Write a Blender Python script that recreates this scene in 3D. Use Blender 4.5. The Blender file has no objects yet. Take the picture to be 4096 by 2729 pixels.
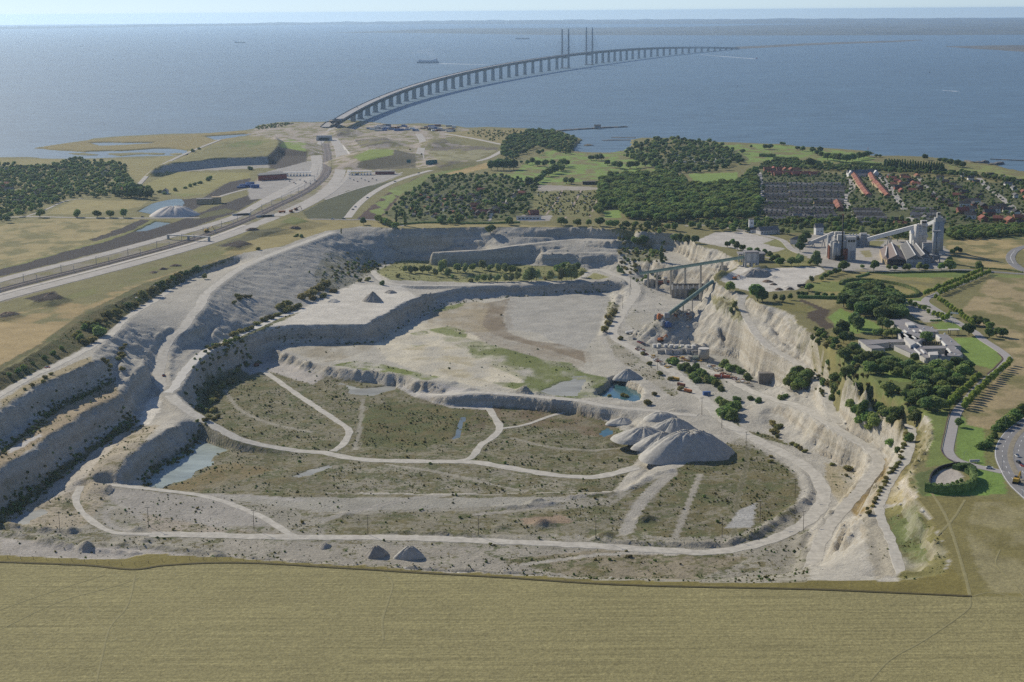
import bpy, math, random
import numpy as np
from mathutils import Vector

# ------------------------------------------------------------------ camera, sky, sun, exposure
sc = bpy.context.scene
IW, IH, FPX = 4096.0, 2729.0, 6200.0          # photograph size and focal length in its pixels
CX, CY, CAMZ = 2048.0, 1364.5, 290.0
PITCH, ROLL = math.radians(12.01), math.radians(0.42)
fwd = np.array([0.0, math.cos(PITCH), -math.sin(PITCH)])
upv = np.array([0.0, math.sin(PITCH), math.cos(PITCH)])
hor = np.array([1.0, 0.0, 0.0])
RV = math.cos(ROLL) * hor - math.sin(ROLL) * upv
UV = math.sin(ROLL) * hor + math.cos(ROLL) * upv
cam_data = bpy.data.cameras.new('camera')
cam = bpy.data.objects.new('camera', cam_data)
sc.collection.objects.link(cam)
from mathutils import Matrix
M3 = Matrix(((RV[0], UV[0], -fwd[0]), (RV[1], UV[1], -fwd[1]), (RV[2], UV[2], -fwd[2])))
cam.matrix_world = Matrix.Translation((0, 0, CAMZ)) @ M3.to_4x4()
cam_data.sensor_width = 36.0
cam_data.sensor_fit = 'HORIZONTAL'
cam_data.lens = 36.0 * FPX / IW
cam_data.clip_start = 1.0
cam_data.clip_end = 150000.0
sc.camera = cam

SUN_AZ, SUN_EL = math.radians(-42.0), math.radians(30.0)   # azimuth measured from +Y towards +X
world = bpy.data.worlds.new('World')
sc.world = world
world.use_nodes = True
wn = world.node_tree.nodes
wl = world.node_tree.links
bg = wn['Background']
sky = wn.new('ShaderNodeTexSky')
sky.sky_type = 'NISHITA'
sky.sun_disc = False
sky.sun_elevation = SUN_EL
sky.sun_rotation = SUN_AZ
sky.altitude = 300
sky.air_density = 1.0
sky.dust_density = 0.05
sky.ozone_density = 4.0
tint = wn.new('ShaderNodeMix'); tint.data_type = 'RGBA'; tint.blend_type = 'MULTIPLY'
tint.inputs['Factor'].default_value = 1.0
tint.inputs['B'].default_value = (1.08, 0.96, 0.98, 1)
wl.new(sky.outputs['Color'], tint.inputs['A'])
# the air near the horizon is pale, not yellow: read the sky a little higher up
tc = wn.new('ShaderNodeTexCoord'); lift = wn.new('ShaderNodeVectorMath'); lift.operation = 'ADD'
lift.inputs[1].default_value = (0, 0, 0.062)
wl.new(tc.outputs['Generated'], lift.inputs[0]); wl.new(lift.outputs[0], sky.inputs['Vector'])
wl.new(tint.outputs['Result'], bg.inputs['Color'])
bg.inputs['Strength'].default_value = 0.112
sun_d = bpy.data.lights.new('sun', 'SUN')
sun_d.energy = 4.9
sun_d.angle = math.radians(0.53)
sun_d.color = (1.0, 0.91, 0.755)
sun = bpy.data.objects.new('sun', sun_d)
sc.collection.objects.link(sun)
sdir = Vector((math.sin(SUN_AZ) * math.cos(SUN_EL), math.cos(SUN_AZ) * math.cos(SUN_EL), math.sin(SUN_EL)))
sun.rotation_euler = sdir.to_track_quat('Z', 'Y').to_euler()
sun.location = (-600, 500, 900)
sc.view_settings.view_transform = 'Standard'
sc.view_settings.look = 'None'
sc.view_settings.exposure = 0.0
sc.view_settings.gamma = 1.0
sc.cycles.max_bounces = 4
sc.cycles.diffuse_bounces = 2
sc.cycles.glossy_bounces = 2
sc.cycles.transmission_bounces = 2
sc.cycles.volume_bounces = 1
sc.cycles.use_denoising = False
sc.cycles.use_adaptive_sampling = False

HAZE = 2.6e-5
# ------------------------------------------------------------------ geometry of the view
def zl(Y):                                    # height of the plain: plateau falling to the shore
    return np.interp(Y, [0, 2150, 2850, 60000], [12.0, 12.0, 2.6, 2.6])

def rays(p):
    p = np.asarray(p, float)
    return FPX * fwd + (p[:, 0:1] - CX) * RV - (p[:, 1:2] - CY) * UV

def at(p, z):                                 # pixels -> XY on height z (scalar or array)
    d = rays(p)
    t = (np.asarray(z, float) - CAMZ) / d[:, 2]
    return np.stack([d[:, 0] * t, d[:, 1] * t], 1)

def land(p):                                  # pixels -> XYZ on the plain
    p = np.asarray(p, float)
    z = np.full(len(p), 8.0)
    for _ in range(6):
        xy = at(p, z)
        z = zl(xy[:, 1])
    return np.column_stack([xy, z])

def gp(x, y, z=None):                         # one pixel -> point on the plain / on height z
    if z is None:
        return land([(x, y)])[0]
    a = at([(x, y)], z)[0]
    return np.array([a[0], a[1], z])

def proj(X, Y, Z):
    v = [X * fwd[0] + Y * fwd[1] + (Z - CAMZ) * fwd[2],
         X * RV[0] + Y * RV[1] + (Z - CAMZ) * RV[2],
         X * UV[0] + Y * UV[1] + (Z - CAMZ) * UV[2]]
    dd = np.maximum(v[0], 1.0)
    return CX + FPX * v[1] / dd, CY - FPX * v[2] / dd

def mpp(p):                                   # metres per photograph pixel at a point
    return math.sqrt(p[0] ** 2 + p[1] ** 2 + (p[2] - CAMZ) ** 2) / FPX

# ------------------------------------------------------------------ noise and polygon helpers
_rs = np.random.RandomState(7)
_LAT = _rs.rand(8, 256, 256)

def vnoise(x, y, s=0):
    L = _LAT[s % 8]
    xi = np.floor(x).astype(int); yi = np.floor(y).astype(int)
    fx = x - xi; fy = y - yi
    fx = fx * fx * (3 - 2 * fx); fy = fy * fy * (3 - 2 * fy)
    a = L[yi & 255, xi & 255]; b = L[yi & 255, (xi + 1) & 255]
    c = L[(yi + 1) & 255, xi & 255]; d = L[(yi + 1) & 255, (xi + 1) & 255]
    return (a + (b - a) * fx) * (1 - fy) + (c + (d - c) * fx) * fy

def fbm(x, y, s=0, n=3):
    o = 0; a = 0.5; t = 0
    for k in range(n):
        o = o + a * vnoise(x * 2 ** k + 17 * k, y * 2 ** k + 9 * k, s + k)
        t += a; a *= 0.5
    return o / t - 0.5                        # about -0.5 .. 0.5

def inpoly(px, py, poly):
    poly = np.asarray(poly, float)
    out = np.zeros(px.shape, bool)
    m = (px >= poly[:, 0].min()) & (px <= poly[:, 0].max()) & (py >= poly[:, 1].min()) & (py <= poly[:, 1].max())
    if not m.any():
        return out
    x = px[m]; y = py[m]
    c = np.zeros(x.shape, bool)
    n = len(poly)
    for i in range(n):
        x0, y0 = poly[i]; x1, y1 = poly[(i + 1) % n]
        if y0 == y1:
            continue
        k = ((y0 > y) != (y1 > y)) & (x < (x1 - x0) * (y - y0) / (y1 - y0) + x0)
        c ^= k
    out[m] = c
    return out

def smooth(pts, n=6):                         # Catmull-Rom through points of any dimension
    P = np.asarray(pts, float)
    if len(P) < 3:
        return P
    Q = np.vstack([2 * P[0] - P[1], P, 2 * P[-1] - P[-2]])
    out = []
    for i in range(1, len(Q) - 2):
        for k in range(n):
            t = k / n
            out.append(0.5 * (2 * Q[i] + (Q[i + 1] - Q[i - 1]) * t + (2 * Q[i - 1] - 5 * Q[i] + 4 * Q[i + 1] - Q[i + 2]) * t * t
                              + (-Q[i - 1] + 3 * Q[i] - 3 * Q[i + 1] + Q[i + 2]) * t ** 3))
    out.append(P[-1])
    return np.array(out)

def linedist(X, Y, pts, reach):
    """distance to a polyline, position along it (0..len-1) and side, for grid points within reach"""
    D = np.full(X.shape, 1e9); T = np.zeros(X.shape)
    for i in range(len(pts) - 1):
        a = pts[i]; b = pts[i + 1]
        m = (X >= min(a[0], b[0]) - reach) & (X <= max(a[0], b[0]) + reach) & (Y >= min(a[1], b[1]) - reach) & (Y <= max(a[1], b[1]) + reach)
        if not m.any():
            continue
        x = X[m] - a[0]; y = Y[m] - a[1]
        dx, dy = b[0] - a[0], b[1] - a[1]
        L = dx * dx + dy * dy + 1e-9
        t = np.clip((x * dx + y * dy) / L, 0, 1)
        d = np.hypot(x - t * dx, y - t * dy)
        cur = D[m]
        k = d < cur
        cur[k] = d[k]
        D[m] = cur
        tt = T[m]; tt[k] = i + t[k]; T[m] = tt
    return D, T

# ------------------------------------------------------------------ materials
MATS = {}
def mat(name, col, rough=0.85, var=0.18, scale=0.3, col2=None, rand=0.0, bump=0.0, metal=0.0, spec=0.3, emit=0.0):
    """plain procedural material: two tones mixed by noise, optional change from object to object"""
    if name in MATS:
        return MATS[name]
    m = bpy.data.materials.new(name)
    m.use_nodes = True
    n, l = m.node_tree.nodes, m.node_tree.links
    p = n['Principled BSDF']
    p.inputs['Roughness'].default_value = rough
    p.inputs['Metallic'].default_value = metal
    p.inputs['Specular IOR Level'].default_value = spec
    tex = n.new('ShaderNodeTexCoord')
    nz = n.new('ShaderNodeTexNoise')
    nz.inputs['Scale'].default_value = scale
    nz.inputs['Detail'].default_value = 5
    nz.inputs['Roughness'].default_value = 0.65
    l.new(tex.outputs['Object'], nz.inputs['Vector'])
    mix = n.new('ShaderNodeMix'); mix.data_type = 'RGBA'
    c = np.array(col)
    a = np.clip(c * (1 - var), 0, 1); b = np.clip(c * (1 + var), 0, 1) if col2 is None else np.array(col2)
    mix.inputs['A'].default_value = (*a, 1); mix.inputs['B'].default_value = (*b, 1)
    mr = n.new('ShaderNodeMapRange')
    mr.inputs['From Min'].default_value = 0.35; mr.inputs['From Max'].default_value = 0.65
    l.new(nz.outputs['Fac'], mr.inputs['Value'])
    l.new(mr.outputs['Result'], mix.inputs['Factor'])
    out = mix.outputs['Result']
    if rand:
        oi = n.new('ShaderNodeObjectInfo')
        hsv = n.new('ShaderNodeHueSaturation')
        m2 = n.new('ShaderNodeMapRange')
        m2.inputs['To Min'].default_value = 1 - rand; m2.inputs['To Max'].default_value = 1 + rand
        l.new(oi.outputs['Random'], m2.inputs['Value'])
        l.new(m2.outputs['Result'], hsv.inputs['Value'])
        m3 = n.new('ShaderNodeMapRange')
        m3.inputs['To Min'].default_value = 0.5 - 0.07 * rand; m3.inputs['To Max'].default_value = 0.5 + 0.07 * rand
        ml = n.new('ShaderNodeMath'); ml.operation = 'FRACT'
        mm = n.new('ShaderNodeMath'); mm.operation = 'MULTIPLY'; mm.inputs[1].default_value = 7.31
        l.new(oi.outputs['Random'], mm.inputs[0]); l.new(mm.outputs[0], ml.inputs[0]); l.new(ml.outputs[0], m3.inputs['Value'])
        l.new(m3.outputs['Result'], hsv.inputs['Hue'])
        l.new(out, hsv.inputs['Color'])
        out = hsv.outputs['Color']
    l.new(out, p.inputs['Base Color'])
    if bump:
        bp = n.new('ShaderNodeBump'); bp.inputs['Strength'].default_value = bump; bp.inputs['Distance'].default_value = 0.5
        l.new(nz.outputs['Fac'], bp.inputs['Height']); l.new(bp.outputs['Normal'], p.inputs['Normal'])
    if emit:
        p.inputs['Emission Color'].default_value = (*c, 1); p.inputs['Emission Strength'].default_value = emit
    MATS[name] = m
    return m

# ------------------------------------------------------------------ object helpers
COL = sc.collection

class MB:
    """collects simple solids into one mesh"""
    def __init__(s): s.v = []; s.f = []
    def add(s, v, f):
        o = len(s.v); s.v += [tuple(map(float, q)) for q in v]; s.f += [tuple(i + o for i in q) for q in f]; return s
    def box(s, c, d, rz=0.0, taper=1.0):
        x, y, z = d[0] / 2, d[1] / 2, d[2]
        ca, sa = math.cos(rz), math.sin(rz)
        vs = []
        for zz, k in ((0, 1.0), (z, taper)):
            for sx, sy in ((-1, -1), (1, -1), (1, 1), (-1, 1)):
                u, w = sx * x * k, sy * y * k
                vs.append((c[0] + u * ca - w * sa, c[1] + u * sa + w * ca, c[2] + zz))
        return s.add(vs, [(3, 2, 1, 0), (4, 5, 6, 7), (0, 1, 5, 4), (1, 2, 6, 5), (2, 3, 7, 6), (3, 0, 4, 7)])
    def prism(s, poly, z0, z1):
        P = list(poly); n = len(P)
        ar = sum(P[i][0] * P[(i + 1) % n][1] - P[(i + 1) % n][0] * P[i][1] for i in range(n))
        if ar < 0: P = P[::-1]
        vs = [(p[0], p[1], z0) for p in P] + [(p[0], p[1], z1) for p in P]
        return s.add(vs, [tuple(range(n))[::-1], tuple(range(n, 2 * n))] + [(i, (i + 1) % n, (i + 1) % n + n, i + n) for i in range(n)])
    def cyl(s, c, r, h, n=16, r2=None):
        r2 = r if r2 is None else r2
        vs = [(c[0] + r * math.cos(2 * math.pi * i / n), c[1] + r * math.sin(2 * math.pi * i / n), c[2]) for i in range(n)]
        vs += [(c[0] + r2 * math.cos(2 * math.pi * i / n), c[1] + r2 * math.sin(2 * math.pi * i / n), c[2] + h) for i in range(n)]
        return s.add(vs, [tuple(range(n))[::-1], tuple(range(n, 2 * n))] + [(i, (i + 1) % n, (i + 1) % n + n, i + n) for i in range(n)])
    def beam(s, p, q, w, h=None):
        h = w if h is None else h
        p = Vector(p); q = Vector(q); d = (q - p).normalized()
        a = d.cross(Vector((0, 0, 1)))
        if a.length < 1e-3: a = Vector((1, 0, 0))
        a.normalize(); b = a.cross(d).normalized()
        vs = []
        for e in (p, q):
            for sx, sy in ((-1, -1), (1, -1), (1, 1), (-1, 1)):
                vs.append(e + a * (sx * w / 2) + b * (sy * h / 2))
        return s.add(vs, [(0, 1, 2, 3), (7, 6, 5, 4), (0, 4, 5, 1), (1, 5, 6, 2), (2, 6, 7, 3), (3, 7, 4, 0)])
    def tube(s, p, q, r, n=10):
        p = Vector(p); q = Vector(q); d = (q - p).normalized()
        a = d.cross(Vector((0, 0, 1)))
        if a.length < 1e-3: a = Vector((1, 0, 0))
        a.normalize(); b = a.cross(d).normalized()
        vs = [e + (a * math.cos(2 * math.pi * i / n) + b * math.sin(2 * math.pi * i / n)) * r for e in (p, q) for i in range(n)]
        return s.add(vs, [tuple(range(n)), tuple(range(n, 2 * n))[::-1]] + [(i + n, (i + 1) % n + n, (i + 1) % n, i) for i in range(n)])
    def gable(s, c, d, rz, rise, over=0.0):
        """pitched roof over a box d=(length along ridge, width), with a closed gable; thickness by solid prism"""
        x, y = d[0] / 2 + over, d[1] / 2 + over
        ca, sa = math.cos(rz), math.sin(rz)
        pts = [(-x, -y, 0), (x, -y, 0), (x, y, 0), (-x, y, 0), (-x, 0, rise), (x, 0, rise)]
        vs = [(c[0] + u * ca - w * sa, c[1] + u * sa + w * ca, c[2] + t) for u, w, t in pts]
        return s.add(vs, [(3, 2, 1, 0), (0, 1, 5, 4), (2, 3, 4, 5), (1, 2, 5), (3, 0, 4)])
    def mesh(s, name, mats, smooth_=False):
        me = bpy.data.meshes.new(name)
        me.from_pydata(s.v, [], s.f)
        for m in (mats if isinstance(mats, (list, tuple)) else [mats]):
            me.materials.append(m)
        if smooth_:
            me.polygons.foreach_set('use_smooth', [True] * len(me.polygons))
        me.update()
        return me

def obj(name, me, parent=None):
    o = bpy.data.objects.new(name, me)
    COL.objects.link(o)
    if parent is not None: o.parent = parent
    return o
def part(name, mb, m, parent, smooth_=False):
    return obj(name, mb.mesh(name, m, smooth_), parent)
def tag(o, label, cat, group=None):
    o['label'] = label; o['category'] = cat
    if group: o['group'] = group
    return o
def thing(name, label, cat, loc=(0, 0, 0), rz=0.0, group=None):
    o = bpy.data.objects.new(name, None); COL.objects.link(o)
    o.empty_display_size = 1.0
    o.location = tuple(map(float, loc)); o.rotation_euler = (0, 0, rz)
    return tag(o, label, cat, group)
def single(name, mb, m, label, cat, loc=(0, 0, 0), rz=0.0, group=None, smooth_=False):
    o = obj(name, mb.mesh(name, m, smooth_))
    o.location = tuple(map(float, loc)); o.rotation_euler = (0, 0, rz)
    return tag(o, label, cat, group)
def struct(name, me, kind='structure'):
    o = obj(name, me); o['kind'] = kind
    return o
def dup(root, loc, rz=0.0, scale=None, label=None, group=None):
    r = root.copy(); COL.objects.link(r)
    r.location = tuple(map(float, loc)); r.rotation_euler = (0, 0, rz)
    if scale is not None: r.scale = scale if hasattr(scale, '__len__') else (scale,) * 3
    if label: r['label'] = label
    if group: r['group'] = group
    for ch in list(root.children):
        c = ch.copy(); COL.objects.link(c); c.parent = r
        for g in list(ch.children):
            d = g.copy(); COL.objects.link(d); d.parent = c
    return r
def drop(root):                               # remove a prototype after its copies are made
    for ch in list(root.children):
        for g in list(ch.children): bpy.data.objects.remove(g)
        bpy.data.objects.remove(ch)
    bpy.data.objects.remove(root)
def unit(x, n): return x / n
Z1 = lambda ox, oy, pts, s=1.68143: [(ox + p[0] / s, oy + p[1] / s) + tuple(p[2:]) for p in pts]   # crop coordinates -> photograph pixels
# ------------------------------------------------------------------ the terrain: grid
def span(a, b, s0, s1):
    out = [a]; s = s0
    n = max(2, int(2 * (b - a) / (s0 + s1)))
    st = np.linspace(s0, s1, n); c = np.cumsum(st); c = c / c[-1] * (b - a)
    return list(a + c)
CX0, CX1, CY0, CY1, CS = -560.0, 480.0, 690.0, 2120.0, 2.2
NCX = int((CX1 - CX0) / CS); NCY = int((CY1 - CY0) / 2.4)
core_x = np.linspace(CX0, CX1, NCX); core_y = np.linspace(CY0, CY1, NCY)
left_x = [-x for x in span(-CX0, 1500, 3.0, 9.0)][::-1]
xs = np.array([-9000, -6500, -4500, -3200, -2400, -2000, -1700] + left_x + list(core_x) + span(CX1, 1500, 3.0, 9.0) + [1700, 2000, 2400, 3200, 4500, 6500, 9000])
ys = np.array([120, 260, 340] + list(np.linspace(400, 684, 46)) + list(core_y) + span(CY1, 4350, 3.0, 7.0) + [4500])
IX0 = int(np.argmin(abs(xs - CX0))); IY0 = int(np.argmin(abs(ys - CY0)))
X, Y = np.meshgrid(xs, ys)
Zg = zl(Y).astype(float)
cX = X[IY0:IY0 + NCY, IX0:IX0 + NCX]; cY = Y[IY0:IY0 + NCY, IX0:IX0 + NCX]
wob = 2.6
Xw = cX + wob * (2.2 * fbm(cX / 22, cY / 22, 0, 4) + 1.0 * fbm(cX / 5, cY / 5, 1, 2))
Yw = cY + wob * (2.2 * fbm(cX / 22, cY / 22, 3, 4) + 1.0 * fbm(cX / 5, cY / 5, 4, 2))

ZO = [-62, -60, -55, -50, -45.5, -43, -36, -22, 0, 12, 40]       # survey guesses -> heights that give the faces a natural slope
ZN = [-48, -46, -43, -39, -37.5, -35.5, -28, -14, 0, 12, 40]
def zmap(z): return np.interp(z, ZO, ZN)
def zinv(z): return float(np.interp(z, ZN, ZO))
def xyz(pts, z=None):                          # (px,py[,z]) -> XYZ rows
    P = np.array([(p[0], p[1]) for p in pts], float)
    zz = zmap(np.array([p[2] if len(p) > 2 else z for p in pts], float))
    return np.column_stack([at(P, zz), zz])

# the rim of the quarry, a closed line on the plateau
RIM = [(-700, 1850), (0, 1488), (143, 1410), (250, 1339), (357, 1256), (511, 1190), (678, 1113), (791, 1072), (975, 1012), (1130, 985),
       (1300, 925), (1443, 905), (1627, 915), (1954, 908), (2311, 909), (2490, 922), (2700, 935), (2760, 958), (2800, 985), (2870, 1000),
       (2930, 1030), (2960, 1066), (2900, 1085), (2845, 1108), (2860, 1130), (2900, 1150), (2945, 1168), (2990, 1185), (3035, 1215),
       (3112, 1230), (3172, 1260), (3190, 1295), (3255, 1337), (3265, 1363), (3291, 1381), (3320, 1416), (3338, 1488), (3433, 1535),
       (3469, 1562), (3529, 1592), (3624, 1655), (3707, 1664), (3728, 1710), (3719, 1796), (3671, 1868), (3659, 1957), (3671, 1993),
       (3701, 2040), (3731, 2112), (3773, 2171), (3802, 2254), (3785, 2292), (3602, 2320), (3423, 2318), (3200, 2325), (2900, 2329),
       (2500, 2322), (2014, 2293), (1657, 2278), (1300, 2254), (1011, 2236), (773, 2221), (646, 2214), (578, 2219), (510, 2234),
       (340, 2234), (136, 2224), (0, 2222), (-700, 2190)]
rimw = xyz(RIM, 12.0)[:, :2]
K = ~inpoly(Xw, Yw, rimw)
INQ = ~K.copy()
Zc = np.where(K, 12.0, 0.0)

def paint(pts, z=None, warp=True):
    W = xyz(pts, z)
    a, b = (Xw, Yw) if warp else (cX, cY)
    m = inpoly(a, b, W[:, :2]) & INQ
    if not m.any(): return
    if np.ptp(W[:, 2]) < 1e-6:
        Zc[m] = W[0, 2]
    else:
        x = cX[m]; y = cY[m]; num = 0; den = 0
        for q in W:
            w = 1 / ((x - q[0]) ** 2 + (y - q[1]) ** 2 + 30.0) ** 1.5
            num = num + w * q[2]; den = den + w
        Zc[m] = num / den
    K[m] = True

def paint_line(pts, width, z=None, known=True):
    W = smooth(xyz(pts, z), 5)
    D, T = linedist(cX, cY, W, width + 4)
    m = (D < width / 2) & INQ
    if m.any():
        Zc[m] = np.interp(T[m], np.arange(len(W)), W[:, 2]); K[m] = True
    return W

# floors and benches (photograph pixels, height)
paint([(-700, 2320), (0, 2255), (600, 2300), (1300, 2325), (2500, 2350), (3200, 2340), (3240, 2200), (3250, 2110), (3309, 2072), (3350, 2032),
       (3416, 1984), (3439, 1948), (3420, 1900), (3451, 1875), (3398, 1864), (3350, 1840), (3261, 1810), (3207, 1798), (3148, 1745),
       (3077, 1691), (2993, 1710), (2960, 1690), (2900, 1640), (2830, 1590), (2740, 1500), (2650, 1440), (2570, 1392), (2480, 1345),
       (2500, 1390), (2560, 1450), (2640, 1520), (2700, 1590), (2720, 1640), (2640, 1690), (2560, 1730), (2640, 1800), (2697, 1880),
       (2600, 1915), (2519, 1957), (2400, 1967), (2100, 1970), (1700, 1975), (1300, 1969), (900, 1968), (648, 1958), (560, 1950),
       (442, 1935), (380, 2010), (300, 2080), (0, 2160), (-700, 2300)], -45.5)
paint([(-300, 2240, -46), (0, 2092, -46), (48, 2045, -46), (102, 2003, -46), (167, 1958, -46), (239, 1900, -45), (316, 1834, -45),
       (421, 1767, -44), (498, 1718, -43), (540, 1690, -42), (560, 1640, -41), (595, 1590, -40), (625, 1520, -36), (650, 1590, -38),
       (737, 1670, -38), (667, 1725, -36), (575, 1774, -36), (526, 1820, -36), (491, 1850, -37), (467, 1890, -38), (442, 1932, -42),
       (400, 2000, -45), (300, 2090, -46), (0, 2170, -46), (-300, 2310, -46)])
paint([(-500, 2060), (0, 1812), (46, 1773), (147, 1713), (175, 1668), (196, 1643), (246, 1626), (351, 1577), (435, 1541), (456, 1520),
       (488, 1512, -20), (540, 1455, -14), (575, 1430, -12), (608, 1446, -14), (560, 1470, -15), (500, 1520, -20), (481, 1583),
       (403, 1608), (316, 1660), (281, 1688), (196, 1741), (154, 1783), (105, 1815), (0, 1871), (-500, 2110)], -22)
paint([(-500, 1830), (0, 1560), (100, 1500), (200, 1455), (300, 1405), (372, 1378), (421, 1340), (505, 1262), (571, 1222), (642, 1180),
       (680, 1150), (787, 1098), (883, 1062), (960, 1042), (950, 1060), (900, 1077), (819, 1100), (787, 1117), (706, 1168), (666, 1186),
       (595, 1234), (505, 1287), (428, 1359), (396, 1405), (372, 1446), (246, 1502), (140, 1544), (91, 1576), (0, 1639), (-500, 1890)], 5)
paint([(571, 1945), (595, 1905), (654, 1864), (737, 1810), (791, 1752), (815, 1690), (805, 1620), (833, 1540), (880, 1490), (952, 1466),
       (1010, 1450), (1076, 1425), (1300, 1507), (1597, 1549), (1700, 1590), (1805, 1612), (1900, 1617), (2073, 1634), (2311, 1647),
       (2400, 1662), (2470, 1705), (2480, 1760), (2540, 1805), (2575, 1840), (2530, 1880), (2480, 1930), (2440, 1985), (2100, 2010),
       (1300, 2010), (700, 1995)], -60)
paint([(1090, 1376), (1300, 1371), (1496, 1369), (1585, 1317), (1651, 1281), (1728, 1240), (1776, 1222), (1895, 1198), (2032, 1189),
       (2192, 1180), (2311, 1171), (2430, 1165), (2460, 1180), (2430, 1250), (2402, 1309), (2394, 1357), (2418, 1416), (2468, 1470),
       (2448, 1500), (2400, 1570), (2311, 1590), (2073, 1575), (1895, 1552), (1805, 1522), (1669, 1517), (1538, 1484), (1300, 1463), (1080, 1395)], zinv(-38.2))
paint([(q[0], q[1], zinv(-20.5)) if len(q) > 2 else (q[0], q[1], zinv(-27)) for q in [(1023, 1330, 1), (1076, 1311, 1), (1189, 1302, 1), (1398, 1299, 1), (1461, 1305, 1), (1514, 1270, 1), (1562, 1243, 1), (1615, 1210, 1), (1669, 1192, 1),
       (1764, 1163), (1865, 1148), (2014, 1139), (2192, 1139), (2311, 1130), (2466, 1124), (2530, 1126), (2500, 1092), (2430, 1076),
       (2335, 1073), (2097, 1055), (1895, 1049), (1776, 1043), (1609, 1043), (1478, 1073), (1440, 1110, 1), (1401, 1138, 1), (1300, 1176, 1),
       (1200, 1232, 1), (1106, 1268, 1), (1042, 1302, 1), (978, 1330, 1), (915, 1366, 1), (860, 1400, 1), (940, 1385, 1)]])
paint([(2519, 1130, -37), (2570, 1108, -38), (2640, 1150, -41), (2700, 1175, -43), (2810, 1195, -44), (2800, 1235, -44), (2740, 1300, -44),
       (2640, 1330, -44), (2600, 1340, -44), (2560, 1330, -45), (2520, 1370, -45.5), (2760, 1378, -45.5), (2858, 1420, -45.5), (2981, 1438, -45.5),
       (3038, 1478, -45.5), (3069, 1503, -45.5), (3085, 1542, -45), (3120, 1562, -44), (3020, 1560, -43), (2930, 1530, -44), (2830, 1590, -45.5),
       (2740, 1500, -45.5), (2650, 1440, -45.5), (2480, 1345, -45.5), (2465, 1310, -45), (2510, 1220, -42)])
paint([(2560, 1000), (2680, 985), (2790, 1008), (2840, 1048), (2750, 1066), (2640, 1048)], -14)
paint([(3437, 2079), (3477, 2044), (3512, 2039), (3548, 2146), (3584, 2258), (3584, 2330), (3512, 2330), (3486, 2280), (3468, 2213), (3450, 2146)], -2)

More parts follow.
